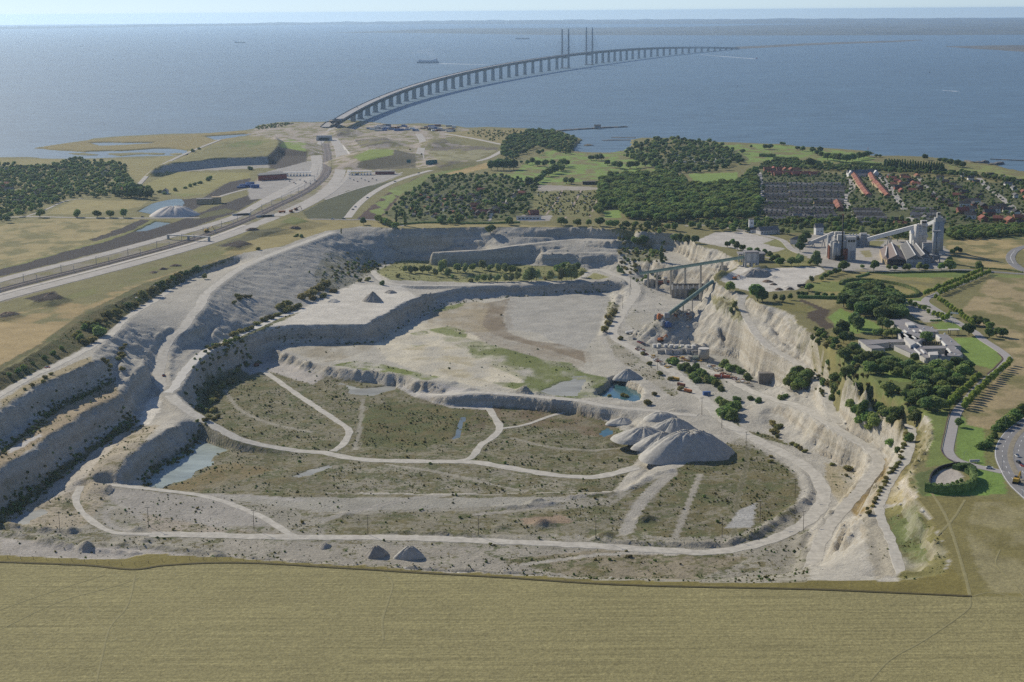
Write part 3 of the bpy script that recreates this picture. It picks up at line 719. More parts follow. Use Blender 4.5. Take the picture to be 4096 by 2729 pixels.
cover([(1870, 1385), (1960, 1380), (2080, 1410), (2180, 1440), (2280, 1450), (2330, 1490), (2420, 1510), (2470, 1530), (2420, 1590), (2300, 1595), (2130, 1570), (2000, 1545), (1970, 1530), (2100, 1530), (2110, 1480), (2030, 1440), (1890, 1430)], (0.135, 0.165, 0.045), True, 0.35, 0.95, soft=2.2)
cover([(1330, 1462), (1420, 1445), (1540, 1460), (1760, 1510), (1700, 1522), (1540, 1490)], (0.17, 0.20, 0.055), True, 0.3, soft=5)
for dx_, dy_ in ((-60, -22), (-130, -40), (40, 14), (-30, 20)): cover(np.array([(1870, 1385), (1990, 1390), (2120, 1430), (2240, 1470), (2340, 1500), (2300, 1540), (2120, 1500), (1990, 1440)], float) + (dx_, dy_), (0.16, 0.18, 0.06), True, 0.2, 0.5, soft=5)
for p in ([(1720, 1250), (1790, 1225), (1860, 1210), (1850, 1225), (1780, 1245)], [(1700, 1320), (1800, 1305), (1860, 1320), (1870, 1350), (1800, 1345)], [(1640, 1335), (1700, 1325), (1720, 1335), (1660, 1345)], [(1645, 1380), (1690, 1372), (1700, 1382), (1660, 1388)]):
    cover(p, (0.17, 0.20, 0.06), True, 0.3, 0.9, soft=5)
cover([(1300, 1372), (1500, 1369), (1480, 1400), (1360, 1440), (1300, 1450), (1100, 1390)], (0.33, 0.295, 0.22), True, 0.1, soft=3)
# benches and yards
cover([(1030, 1330), (1200, 1240), (1401, 1138), (1600, 1140), (1670, 1190), (1560, 1245), (1465, 1308)], WHITE, True, 0.0)
cover([(1500, 1085), (1610, 1040), (2330, 1070), (2360, 1090), (2300, 1120), (1860, 1130), (1560, 1120)], (0.24, 0.24, 0.10), True, 0.5)
cover([(2340, 1115), (2380, 1090), (2440, 1110), (2400, 1118)], (0.27, 0.26, 0.11), True, 0.4)
cover([(2480, 1110), (2700, 1170), (2800, 1230), (2740, 1300), (2600, 1340), (2470, 1310), (2500, 1200)], (0.40, 0.38, 0.33), True, 0.14)
cover([(2480, 1320), (2760, 1380), (2980, 1440), (3090, 1550), (2900, 1640), (2560, 1400)], (0.33, 0.315, 0.27), True, 0.2)
cover([(2690, 1440), (2760, 1455), (2880, 1520), (2900, 1545), (2780, 1530)], (0.17, 0.165, 0.08), True, 0.8)
cover([(2560, 1330), (2650, 1290), (2760, 1330), (2740, 1370), (2600, 1370)], (0.42, 0.40, 0.35), True, 0.02)
cover([(2860, 1640), (2950, 1640), (2960, 1720), (3080, 1740), (3200, 1800), (3260, 1810), (3000, 1740)], (0.20, 0.185, 0.10), True, 0.75, soft=3)
cover([(1200, 1250), (960, 1360), (900, 1380), (960, 1330), (1110, 1255), (1200, 1215)], (0.21, 0.20, 0.09), True, 0.7, soft=3)
cover([(3400, 1580), (3640, 1680), (3720, 1720), (3700, 1850), (3600, 1950), (3560, 1900), (3640, 1800), (3560, 1690)], (0.24, 0.205, 0.085), True, 0.55)
cover([(3270, 1360), (3430, 1540), (3560, 1640), (3430, 1610), (3280, 1510), (3230, 1430)], (0.29, 0.25, 0.13), True, 0.6, soft=2)
cover([(3150, 1270), (3260, 1340), (3290, 1400), (3200, 1420), (3170, 1340)], (0.31, 0.28, 0.18), True, 0.5, soft=2)
cover([(3540, 1930), (3600, 1890), (3660, 1870), (3650, 1960), (3660, 2000), (3560, 2020), (3530, 2010)], (0.33, 0.275, 0.14), True, 0.4, soft=2)
cover([(3520, 2040), (3660, 2000), (3720, 2080), (3790, 2220), (3780, 2300), (3600, 2330), (3560, 2150)], (0.20, 0.185, 0.07), True, 0.45, soft=2)
cover([(3550, 2080), (3660, 2020), (3700, 2110), (3690, 2180), (3740, 2240), (3640, 2260), (3590, 2180)], (0.14, 0.165, 0.06), True, 0.5, soft=3)
cover([(3600, 1330 + 600), (3650, 1870), (3665, 1990), (3640, 1990)], (0.5, 0.45, 0.36), True, 0.1)
cover([(3380, 1960), (3480, 1920), (3540, 1830), (3560, 1840), (3520, 2000), (3480, 2050), (3420, 2080)], (0.26, 0.19, 0.08), True, 0.5, soft=3)
cover([(3300, 1850), (3440, 1880), (3430, 1940), (3360, 2010), (3320, 1960), (3300, 1900)], (0.36, 0.31, 0.2), True, 0.35, soft=2)
cover([(3440, 2050), (3510, 2040), (3560, 2150), (3590, 2300), (3500, 2320), (3470, 2200)], (0.35, 0.32, 0.25), True, 0.3)
# vegetation at foot and top of the tall faces; foot strips have shade painted in
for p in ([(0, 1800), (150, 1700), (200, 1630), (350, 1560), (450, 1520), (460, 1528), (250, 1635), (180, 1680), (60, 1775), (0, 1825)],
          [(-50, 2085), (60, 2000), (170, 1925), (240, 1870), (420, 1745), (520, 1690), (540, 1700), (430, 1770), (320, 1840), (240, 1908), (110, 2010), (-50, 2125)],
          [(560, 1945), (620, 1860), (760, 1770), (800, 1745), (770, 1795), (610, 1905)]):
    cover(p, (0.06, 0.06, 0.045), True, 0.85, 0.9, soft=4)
cover([(1300, 1010), (1480, 1000), (1520, 1060), (1480, 1100), (1390, 1150), (1280, 1170), (1250, 1100)], (0.25, 0.24, 0.18), True, 0.45, soft=2)
cover([(2470, 960), (2620, 950), (2640, 1040), (2560, 1050), (2470, 1010)], (0.19, 0.19, 0.12), True, 0.6, soft=2)
cover([(2840, 1180), (2960, 1200), (2990, 1280), (2960, 1290), (2860, 1245)], (0.27, 0.25, 0.12), True, 0.6, soft=3)

cover([(-300, 1650), (0, 1484), (143, 1406), (250, 1335), (357, 1252), (511, 1186), (678, 1110), (791, 1070), (930, 1025), (930, 1040), (800, 1092), (650, 1172), (520, 1250), (440, 1322), (300, 1412), (140, 1490), (0, 1565), (-300, 1700)], (0.13, 0.115, 0.05), True, 0.75)
# --- the plain round the quarry
FIELD = [(-3000, 2140), (-700, 2212), (0, 2248), (340, 2261), (530, 2278), (646, 2263), (800, 2253), (1000, 2252), (1300, 2268), (1657, 2290), (2014, 2310), (2500, 2340), (3200, 2356), (3557, 2370), (3885, 2385), (4600, 2400), (9000, 2500), (9000, 9000), (-9000, 9000)]
fieldm = inpoly(PX, PY, FIELD) & ~INF & (Y < 860)
fieldm |= (Y < 640)
C[fieldm] = (0.266, 0.238, 0.112)
vergem = (~INF) & (~fieldm) & (PY > 2190) & (Y < 900)
C[vergem] = (0.20, 0.17, 0.055)
rg = inpoly(PX, PY, [(3640, 1960), (3700, 1990), (4100, 2000), (6000, 2100), (6000, 2420), (3890, 2386), (3800, 2250), (3700, 2040)]) & ~INF
C[rg] = (0.205, 0.18, 0.07)
cover([(3900, 2010), (4200, 2010), (5000, 2100), (5000, 2380), (3960, 2370), (3900, 2250), (3860, 2120)], (0.275, 0.245, 0.125), soft=6)
# fields to the west between railway and quarry
cover([(-900, 1330), (0, 1262), (250, 1215), (600, 1120), (900, 1030), (1250, 900), (1330, 895), (1330, 925), (1100, 985), (800, 1065), (511, 1185), (250, 1332), (0, 1480), (-900, 1900)], (0.33, 0.25, 0.115), soft=6)
cover([(250, 1190), (560, 1085), (800, 1010), (900, 990), (900, 1020), (640, 1095), (300, 1215)], (0.17, 0.17, 0.06), soft=5)
cover([(-900, 1500), (0, 1290), (200, 1300), (280, 1310), (0, 1470), (-900, 1850)], (0.37, 0.28, 0.135))
cover([(-200, 1560), (0, 1484), (250, 1338), (420, 1232), (640, 1130), (790, 1078), (800, 1060), (560, 1140), (300, 1270), (160, 1375), (0, 1462), (-200, 1540)], (0.15, 0.13, 0.055), scrub=0.7)
cover([(1100, 920), (1230, 870), (1500, 880), (1560, 905), (1440, 908), (1300, 930), (1150, 980), (1000, 1010), (880, 1020), (1000, 960)], (0.28, 0.235, 0.10), scrub=0.3)
cover([(1400, 885), (1700, 895), (2300, 905), (2700, 930), (2500, 925), (1900, 912), (1450, 910)], (0.30, 0.255, 0.115), scrub=0.35)
# fields, meadow and marsh on the west
cover([(-1500, 640), (0, 634), (300, 640), (600, 635), (760, 602), (1010, 540), (1100, 556), (860, 572), (640, 680), (560, 740), (520, 700), (420, 660), (0, 665), (-1500, 700)], (0.25, 0.22, 0.09), scrub=0.2)
cover([(131, 593), (330, 565), (480, 548), (830, 534), (980, 523), (1010, 535), (770, 598), (600, 597), (330, 608)], (0.24, 0.195, 0.075))
cover([(-1500, 960), (0, 905), (110, 875), (600, 880), (530, 940), (330, 1000), (0, 1080), (-1500, 1400)], (0.32, 0.265, 0.125), soft=6)
cover([(180, 855), (300, 800), (590, 805), (560, 830), (330, 858)], (0.29, 0.25, 0.11))
cover([(330, 985), (480, 940), (600, 880), (640, 885), (560, 935), (400, 985), (200, 1030), (0, 1090), (0, 1075)], (0.19, 0.195, 0.065))
cover([(560, 745), (700, 690), (1000, 690), (1000, 715), (900, 735), (820, 775), (700, 775), (640, 765)], (0.25, 0.23, 0.085), scrub=0.25)
cover([(640, 765), (700, 775), (820, 775), (860, 765), (740, 790)], (0.2, 0.21, 0.07))
cover([(868, 571), (928, 558), (1100, 556), (1112, 585), (1060, 620), (900, 628), (680, 650), (760, 625)], (0.20, 0.185, 0.075), soft=4)
cover([(930, 575), (1000, 560), (1080, 565), (1000, 590), (880, 590)], (0.15, 0.18, 0.05), soft=4)
cover([(600, 690), (680, 655), (900, 634), (1068, 627), (1077, 672), (892, 680), (640, 690)], (0.33, 0.31, 0.27), scrub=0.3)
cover([(1068, 627), (1112, 585), (1225, 607), (1230, 650), (1166, 682), (1077, 674)], (0.075, 0.062, 0.05))
cover([(1118, 588), (1142, 553), (1224, 570), (1224, 608)], (0.19, 0.25, 0.055), jit=False)
# dark banks beside the railway
for p in ([(-900, 1280), (0, 1077), (95, 1056), (238, 1012), (416, 970), (535, 927), (696, 890), (845, 833), (981, 785), (1088, 760), (1088, 768), (940, 851), (684, 940), (327, 1029), (0, 1107), (-900, 1320)],
          [(815, 790), (916, 728), (1005, 714), (985, 750), (862, 797), (760, 845), (700, 850), (720, 800)], [(360, 960), (480, 915), (560, 880), (600, 882), (520, 925), (380, 965)]):
    cover(p, (0.05, 0.043, 0.04), scrub=0.1)
cover([(820, 850), (900, 835), (950, 845), (880, 860), (770, 880)], (0.10, 0.10, 0.04))
cover([(1010, 923), (1100, 912), (1150, 918), (1100, 935), (900, 990), (860, 985), (960, 950)], (0.11, 0.105, 0.055), scrub=0.4)
cover([(900, 975), (960, 962), (1010, 975), (960, 990), (880, 985)], (0.045, 0.035, 0.03))
cover([(1120, 890), (1170, 866), (1240, 885), (1180, 898)], (0.15, 0.165, 0.05))
cover([(100, 1195), (215, 1165), (260, 1195), (150, 1210)], (0.035, 0.028, 0.025)); cover([(0, 1262), (60, 1245), (80, 1255), (0, 1275)], (0.03, 0.026, 0.025))
for a, b in ((610, 1090), (650, 1077), (700, 1062)): cover([(a - 18, b + 3), (a, b - 4), (a + 25, b - 3), (a + 15, b + 4)], (0.05, 0.04, 0.03))
cover([(-500, 1262), (0, 1112), (345, 1026), (690, 934), (940, 860), (1110, 768), (1250, 700), (1370, 690), (1340, 745), (1235, 818), (1060, 896), (840, 980), (540, 1066), (170, 1164), (0, 1212), (-500, 1372)], (0.24, 0.215, 0.165), soft=3)
# works at the head of the bridge
SITE = (0.35, 0.30, 0.245)
cover([(980, 540), (1020, 515), (1100, 495), (1330, 488), (1480, 492), (1870, 515), (1900, 540), (1700, 560), (1990, 600), (1900, 640), (1720, 670), (1420, 690), (1400, 720), (1330, 760), (1060, 790), (1000, 740), (1060, 690), (1220, 660), (1240, 600), (1110, 560)], SITE, soft=7)
cover([(1060, 690), (1250, 640), (1290, 640), (1260, 740), (1130, 790), (1000, 800), (990, 760)], (0.33, 0.31, 0.28))
cover([(1390, 700), (1560, 680), (1610, 700), (1500, 740), (1400, 760), (1300, 800), (1290, 780)], (0.33, 0.31, 0.28))
cover([(1413, 628), (1478, 598), (1574, 598), (1574, 619), (1496, 637), (1443, 646)], (0.20, 0.25, 0.055), jit=False)
cover([(1431, 650), (1496, 638), (1574, 620), (1580, 600), (1660, 618), (1665, 672), (1500, 680), (1430, 670)], (0.13, 0.115, 0.075), scrub=0.3)
for p in ([(1420, 560), (1540, 550), (1580, 570), (1440, 590)], [(1340, 520), (1400, 505), (1400, 540), (1350, 545)], [(1700, 570), (1780, 555), (1800, 570), (1760, 580)], [(1730, 655), (1790, 625), (1840, 650), (1760, 675)], [(1710, 590), (1900, 585), (1990, 590), (1990, 605), (1720, 605)]):
    cover(p, (0.14, 0.12, 0.09), scrub=0.25, soft=4)
cover([(1780, 530), (1960, 515), (2200, 525), (2150, 545), (2030, 580), (1990, 575), (1800, 545)], (0.27, 0.225, 0.095), scrub=0.5)
cover([(1700, 605), (1990, 600), (1900, 640), (1760, 645)], (0.27, 0.255, 0.14), soft=4)
cover([(1300, 800), (1400, 760), (1520, 735), (1630, 705), (1560, 730), (1490, 770), (1430, 810), (1380, 878), (1230, 875), (1210, 850)], (0.085, 0.09, 0.045), scrub=0.15)
cover([(1425, 878), (1480, 830), (1540, 780), (1620, 735), (1680, 705), (1600, 780), (1540, 860), (1500, 880)], (0.085, 0.055, 0.045))
for a, b in ((1590, 775), (1560, 800), (1535, 825), (1515, 855)): cover([(a - 40, b - 12), (a + 15, b - 25), (a + 25, b - 8), (a + 5, b + 12)], (0.19, 0.24, 0.07))
cover([(1560, 755), (1620, 735), (1700, 700), (1900, 660), (1960, 655), (1900, 675), (1720, 720), (1620, 770)], (0.17, 0.20, 0.06))
cover([(1700, 715), (1800, 690), (1950, 650), (1960, 670), (1850, 695), (1740, 725)], (0.36, 0.27, 0.12))
# parkland, gardens, suburb, right side
LAWN = (0.19, 0.27, 0.066)
cover([(1954, 700), (2000, 690), (2061, 690), (2100, 650), (2200, 600), (2280, 612), (2440, 616), (2540, 590), (2640, 640), (2650, 700), (2430, 712), (2200, 745), (2140, 735), (1960, 750)], LAWN, soft=8)
cover([(2520, 600), (2540, 575), (2560, 560), (2540, 610)], (0.25, 0.24, 0.1))
cover([(2750, 696), (2952, 690), (2950, 735), (2862, 746), (2773, 722)], LAWN); cover([(2412, 845), (2484, 840), (2484, 872), (2420, 872)], LAWN)
cover([(2880, 572), (3140, 582), (3300, 598), (3460, 612), (3530, 650), (3530, 690), (3000, 660), (2930, 620)], LAWN, soft=8)
cover([(3790, 650), (3960, 665), (4096, 700), (4400, 760), (4400, 790), (4096, 720), (3800, 680)], (0.22, 0.25, 0.08), soft=6)
cover([(2640, 640), (2800, 560), (2960, 610), (3000, 640), (2800, 680), (2650, 690)], (0.13, 0.135, 0.06), scrub=0.4)
cover([(1540, 860), (1600, 800), (1716, 708), (1954, 696), (2162, 738), (2121, 860), (1954, 890), (1600, 890)], (0.115, 0.125, 0.05), scrub=0.4)
cover([(2145, 760), (2410, 760), (2365, 872), (2121, 860)], (0.19, 0.185, 0.075), scrub=0.5)
cover([(2150, 740), (2420, 750), (2420, 760), (2150, 765)], (0.33, 0.30, 0.25))
cover([(2090, 860), (2210, 862), (2200, 885), (2070, 885)], (0.34, 0.32, 0.29))
cover([(3030, 680), (4500, 760), (4500, 950), (3700, 900), (3030, 900)], (0.105, 0.115, 0.05), scrub=0.3)
cover([(2700, 890), (3030, 900), (3800, 910), (4300, 940), (4300, 960), (3800, 960), (3600, 940), (3100, 930)], (0.12, 0.14, 0.05), scrub=0.4)
cover([(2780, 965), (2860, 930), (2970, 925), (3060, 950), (3130, 965), (3180, 1000), (3060, 1010), (2960, 1000)], (0.46, 0.43, 0.38))
cover([(3050, 975), (3110, 955), (3170, 985), (3190, 1010), (3120, 990)], (0.21, 0.21, 0.08), scrub=0.4)
cover([(3160, 960), (3280, 930), (3500, 960), (3720, 960), (3800, 1000), (3790, 1075), (3500, 1085), (3300, 1080), (3250, 1040), (3190, 1010)], (0.37, 0.345, 0.30))
cover([(3475, 965), (3540, 965), (3520, 985), (3470, 985)], (0.22, 0.21, 0.09)); cover([(3540, 985), (3620, 980), (3600, 1000), (3530, 1000)], (0.22, 0.215, 0.09))
cover([(3440, 1005), (3480, 1000), (3490, 1030), (3460, 1030)], (0.26, 0.235, 0.12))
cover([(3060, 1020), (3150, 995), (3220, 1030), (3240, 1060), (3180, 1070), (3100, 1060)], (0.24, 0.23, 0.085), scrub=0.5)
cover([(2960, 1065), (3060, 1075), (3280, 1065), (3300, 1085), (3230, 1120), (3190, 1160), (3050, 1170), (2960, 1160), (2880, 1120)], (0.53, 0.50, 0.44))
cover([(3380, 1080), (3880, 1080), (3870, 1110), (3700, 1190), (3600, 1200), (3350, 1190), (3240, 1170), (3260, 1120)], (0.27, 0.235, 0.09), soft=6)
cover([(3490, 1092), (3880, 1085), (3850, 1110), (3600, 1110)], (0.15, 0.20, 0.055))
cover([(3250, 1130), (3420, 1125), (3400, 1170), (3250, 1165)], (0.19, 0.215, 0.065))
cover([(3080, 1195), (3180, 1190), (3260, 1230), (3240, 1260), (3170, 1250), (3090, 1225)], (0.20, 0.185, 0.065), scrub=0.5)
cover([(3180, 1200), (3340, 1195), (3340, 1230), (3270, 1240)], (0.27, 0.235, 0.11))
cover([(3200, 1195), (3290, 1230), (3320, 1240), (3300, 1280), (3340, 1310), (3300, 1320), (3230, 1270), (3230, 1250), (3270, 1240), (3200, 1205)], (0.085, 0.065, 0.045))
cover([(3310, 1270), (3360, 1235), (3500, 1290), (3560, 1330), (3420, 1335), (3340, 1305)], LAWN)
cover([(3290, 1380), (3330, 1330), (3440, 1350), (3440, 1370), (3340, 1400), (3340, 1480), (3300, 1420)], (0.21, 0.19, 0.07), scrub=0.5)
cover([(3340, 1400), (3500, 1370), (3800, 1420), (3900, 1500), (3800, 1640), (3700, 1660), (3530, 1590), (3400, 1530)], (0.14, 0.165, 0.055), scrub=0.3)
cover([(3540, 1480), (3700, 1490), (3700, 1520), (3600, 1530), (3540, 1510)], (0.17, 0.225, 0.06))
cover([(3600, 1200), (3700, 1190), (3760, 1240), (3880, 1310), (3780, 1300), (3620, 1230)], (0.17, 0.22, 0.06))
cover([(3640, 1215), (3700, 1222), (3780, 1280), (3700, 1290), (3620, 1245)], (0.38, 0.355, 0.31))
cover([(3720, 1295), (3820, 1290), (3850, 1320), (3760, 1322)], (0.17, 0.24, 0.06))
cover([(3815, 1350), (3920, 1352), (3990, 1400), (4020, 1430), (3970, 1480), (3880, 1450), (3840, 1400)], LAWN)
cover([(3680, 1640), (3790, 1640), (3810, 1680), (3780, 1800), (3850, 1860), (3700, 1870), (3720, 1800), (3735, 1710), (3700, 1665)], (0.165, 0.205, 0.06))
cover([(3840, 1660), (3870, 1690), (3960, 1720), (3935, 1800), (3940, 1865), (3860, 1845), (3820, 1810)], (0.17, 0.25, 0.06))
cover([(3935, 1700), (3970, 1690), (4050, 1640), (4050, 1670), (3990, 1760), (3985, 1870), (3940, 1865)], (0.185, 0.185, 0.065), scrub=0.4)
cover([(3890, 1870), (4010, 1890), (4030, 1975), (3870, 1985), (3690, 1980), (3680, 1960), (3880, 1950)], (0.165, 0.255, 0.06))
cover([(3660, 1900), (3740, 1870), (3720, 1900), (3720, 1970), (3680, 1985), (3662, 1950)], (0.115, 0.14, 0.05))
cover([(3720, 1960), (3725, 1910), (3770, 1880), (3820, 1868), (3850, 1900), (3855, 1925), (3800, 1945), (3740, 1952)], (0.42, 0.38, 0.33), jit=False)
cover([(3780, 960), (4096, 945), (4600, 950), (4600, 1010), (4050, 1000), (4030, 1030), (4060, 1075), (3880, 1070), (3800, 1020)], (0.36, 0.285, 0.135), soft=6)
cover([(3840, 1250), (3870, 1220), (3960, 1110), (4096, 1110), (5000, 1130), (5000, 1500), (4120, 1600), (4040, 1650), (3960, 1720), (3870, 1700), (3880, 1620), (4060, 1440), (3990, 1380), (3960, 1330)], (0.33, 0.265, 0.145), soft=6)
cover([(3960, 1340), (4096, 1330), (4096, 1400), (4060, 1420)], (0.37, 0.30, 0.16), soft=5)
cover([(3960, 1095), (4096, 1100), (4096, 1112), (3970, 1110)], (0.18, 0.21, 0.07))
for p_, w_, z_, c_ in (([(1300, 1969), (1700, 1976), (2100, 1971), (2400, 1967), (2507, 1960)], 5, -45.5, (0.40, 0.38, 0.335)), ([(1300, 2080), (1450, 2040), (1650, 1995), (1800, 1980)], 6, -45.5, (0.35, 0.33, 0.285)), ([(2500, 2130), (2540, 2050), (2600, 1970), (2690, 1890)], 9, -45.5, (0.38, 0.36, 0.315)),
                       ([(1900, 2060), (2150, 2030), (2300, 1990), (2480, 1965)], 5, -45.5, (0.36, 0.335, 0.285)), ([(2100, 2260), (2300, 2230), (2500, 2215), (2700, 2215)], 5, -45.5, (0.42, 0.40, 0.35)), ([(2935, 2150), (2950, 2000), (2985, 1860), (2990, 1790)], 3, -45.5, (0.12, 0.115, 0.06)), ([(2700, 2150), (2760, 2000), (2800, 1900)], 4, -45.5, (0.34, 0.32, 0.27)),
                       ([(1450, 1600), (1445, 1680), (1420, 1800)], 3, -60, (0.33, 0.31, 0.25)), ([(1550, 1860), (1760, 1890), (1960, 1935), (2100, 1965)], 3, -60, (0.34, 0.32, 0.26)), ([(2050, 1750), (2200, 1790), (2380, 1800), (2500, 1790)], 3, -60, (0.32, 0.30, 0.24)), ([(900, 1560), (960, 1640), (1100, 1700), (1250, 1730)], 3, -60, (0.34, 0.32, 0.26)), ([(450, 2030), (420, 2060), (440, 2100), (520, 2125)], 4, -45.5, (0.37, 0.35, 0.31)), ([(1200, 2000), (1000, 1985), (800, 1980)], 6, -45.5, (0.39, 0.37, 0.33))):
    stripe(p_, w_, c_, z_, True, 0.8, 0.1)
cover([(2955, 2040), (3025, 2010), (3010, 2110), (2900, 2115)], (0.36, 0.355, 0.33), True, 0.0)
cover([(3655, 1700), (3738, 1690), (3738, 1800), (3690, 1880), (3672, 1970), (3640, 1965), (3610, 1900), (3655, 1800)], (0.225, 0.20, 0.085), True, 0.6, soft=1)
cover([(2420, 1340), (2470, 1372), (2640, 1490), (2720, 1575), (2690, 1590), (2560, 1500), (2460, 1430)], (0.31, 0.285, 0.22), True, 0.5, soft=2)
cover([(2432, 1200), (2478, 1220), (2448, 1310), (2415, 1330)], (0.24, 0.225, 0.15), True, 0.62, soft=2)
cover([(2520, 1230), (2640, 1260), (2660, 1330), (2560, 1340), (2500, 1290)], (0.36, 0.34, 0.28), True, 0.3, soft=2)
C *= (1 + 0.16 * fbm(X / 45, Y / 90, 6, 4) + 0.10 * fbm(X / 8, Y / 12, 4, 2))[..., None]
C = np.clip(C, 0.01, 0.8)

# ------------------------------------------------------------------ ground materials
def ground_material(name, kind):
    m = bpy.data.materials.new(name); m.use_nodes = True
    n, l = m.node_tree.nodes, m.node_tree.links
    p = n['Principled BSDF']; p.inputs['Roughness'].default_value = 0.95; p.inputs['Specular IOR Level'].default_value = 0.12
    at_ = n.new('ShaderNodeAttribute'); at_.attribute_name = 'Col'
    geo = n.new('ShaderNodeNewGeometry')
    def noise(scale, detail=4, vec=None, rough=0.6):
        t = n.new('ShaderNodeTexNoise'); t.inputs['Scale'].default_value = scale; t.inputs['Detail'].default_value = detail; t.inputs['Roughness'].default_value = rough
        l.new(vec or geo.outputs['Position'], t.inputs['Vector']); return t.outputs['Fac']
    def rng(v, a, b, c=0.0, d=1.0):
        t = n.new('ShaderNodeMapRange'); t.inputs['From Min'].default_value = a; t.inputs['From Max'].default_value = b
        t.inputs['To Min'].default_value = c; t.inputs['To Max'].default_value = d; l.new(v, t.inputs['Value']); return t.outputs['Result']
    def mix(f, a, b, mode='MIX'):
        t = n.new('ShaderNodeMix'); t.data_type = 'RGBA'; t.blend_type = mode
        for s, v in (('Factor', f), ('A', a), ('B', b)):
            if isinstance(v, (int, float)): t.inputs[s].default_value = v
            elif isinstance(v, tuple): t.inputs[s].default_value = (*v, 1)
            else: l.new(v, t.inputs[s])
        return t.outputs['Result']
    def math_(op, a, b):
        t = n.new('ShaderNodeMath'); t.operation = op
        for i, v in enumerate((a, b)):
            if isinstance(v, (int, float)): t.inputs[i].default_value = v
            else: l.new(v, t.inputs[i])
        return t.outputs[0]
    def scaled(v3):
        t = n.new('ShaderNodeVectorMath'); t.operation = 'MULTIPLY'; t.inputs[1].default_value = v3
        l.new(geo.outputs['Position'], t.inputs[0]); return t.outputs[0]
    col = at_.outputs['Color']
    grain = rng(noise(0.55, 6, rough=0.75), 0.3, 0.7, 0.72, 1.26)
    if kind == 'field':
        rows = rng(noise(1.0, 2, scaled((0.012, 0.55, 0.0))), 0.3, 0.7, 0.80, 1.2)
        fleck = rng(noise(1.0, 6, scaled((0.9, 0.5, 0.1)), 0.8), 0.36, 0.62, 0.78, 1.2)
        fac = math_('MULTIPLY', math_('MULTIPLY', grain, rows), fleck)
        blot = noise(0.03, 4)
        col = mix(rng(blot, 0.4, 0.7, 0, 0.22), col, (0.245, 0.225, 0.10))
    else:
        sc_ = n.new('ShaderNodeAttribute'); sc_.attribute_name = 'scrub'
        nv = math_('ADD', math_('MULTIPLY', noise(0.22, 6, rough=0.75), 0.6), math_('MULTIPLY', noise(0.045, 4), 0.4))
        thr = math_('SUBTRACT', 0.715, math_('MULTIPLY', sc_.outputs['Fac'], 0.40))
        veg = rng(math_('SUBTRACT', nv, thr), 0.0, 0.05)
        vc = mix(rng(noise(0.07, 3), 0.4, 0.6), (0.09, 0.104, 0.036), (0.145, 0.125, 0.052))
        sep = n.new('ShaderNodeSeparateXYZ'); l.new(geo.outputs['True Normal'], sep.inputs[0])
        steep = rng(sep.outputs['Z'], 0.86, 0.62)
        if kind == 'quarry':
            strata = noise(1.0, 4, scaled((0.012, 0.012, 0.22)))
            cl = mix(rng(strata, 0.42, 0.60), (0.47, 0.435, 0.36), (0.375, 0.33, 0.25))
            streak = noise(1.0, 4, scaled((0.16, 0.16, 0.012)))
            cl = mix(rng(streak, 0.5, 0.72, 0, 0.5), cl, (0.25, 0.225, 0.175))
            cl = mix(rng(noise(0.06, 5), 0.5, 0.66, 0, 0.4), cl, (0.16, 0.15, 0.105))
            col = mix(math_('MULTIPLY', steep, rng(sc_.outputs['Fac'], 0.05, 0.6, 0.85, 0.3)), col, cl)
            veg = math_('MULTIPLY', veg, rng(steep, 0, 1, 1, 0.55))
        col = mix(math_('MULTIPLY', veg, 0.85), col, vc)
        fac = math_('MULTIPLY', grain, rng(noise(0.06, 4), 0.3, 0.7, 0.86, 1.13))
    cmb = n.new('ShaderNodeCombineColor')
    for i in range(3): l.new(fac, cmb.inputs[i])
    col = mix(1.0, col, cmb.outputs[0], 'MULTIPLY')
    l.new(col, p.inputs['Base Color'])
    bp = n.new('ShaderNodeBump'); bp.inputs['Strength'].default_value = 0.75; bp.inputs['Distance'].default_value = 1.1 if kind == 'quarry' else 0.6
    l.new(noise(0.4, 6, rough=0.68), bp.inputs['Height']); l.new(bp.outputs['Normal'], p.inputs['Normal'])
    return m

# ------------------------------------------------------------------ ground meshes
ny, nx = X.shape
idx = np.arange(ny * nx).reshape(ny, nx)
quads = np.stack([idx[:-1, :-1], idx[:-1, 1:], idx[1:, 1:], idx[1:, :-1]], -1).reshape(-1, 4)
vq = INF.ravel()[quads].any(1)
vf = fieldm.ravel()[quads].all(1) & ~vq
seabed = (Zg.ravel()[quads] < -1.0).all(1) & sea.ravel()[quads].all(1) & (Y.ravel()[quads[:, 0]] > 2450)
far_seabed = seabed & ~np.zeros(len(quads), bool)
V = np.column_stack([X.ravel(), Y.ravel(), Zg.ravel()]).astype(np.float32)
Cf = np.column_stack([C.reshape(-1, 3), np.ones(ny * nx)]).astype(np.float32)
Sf = S.ravel().astype(np.float32)
def sheet(name, sel, m):
    q = quads[sel]
    u, inv = np.unique(q, return_inverse=True)
    inv = inv.reshape(-1, 4)
    me = bpy.data.meshes.new(name)
    me.vertices.add(len(u)); me.loops.add(inv.size); me.polygons.add(len(inv))
    me.vertices.foreach_set('co', V[u].ravel())
    me.loops.foreach_set('vertex_index', inv.ravel().astype(np.int32))
    me.polygons.foreach_set('loop_start', (np.arange(len(inv)) * 4).astype(np.int32))
    me.polygons.foreach_set('use_smooth', np.ones(len(inv), bool))
    me.update(calc_edges=True)
    a = me.attributes.new('Col', 'FLOAT_COLOR', 'POINT'); a.data.foreach_set('color', Cf[u].ravel())
    b = me.attributes.new('scrub', 'FLOAT', 'POINT'); b.data.foreach_set('value', Sf[u])
    me.materials.append(m)
    return struct(name, me)
sheet('ground', ~vq & ~vf & ~seabed, ground_material('plain_ground', 'plain'))
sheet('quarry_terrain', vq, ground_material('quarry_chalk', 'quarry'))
sheet('stubble_field', vf, ground_material('stubble', 'field'))

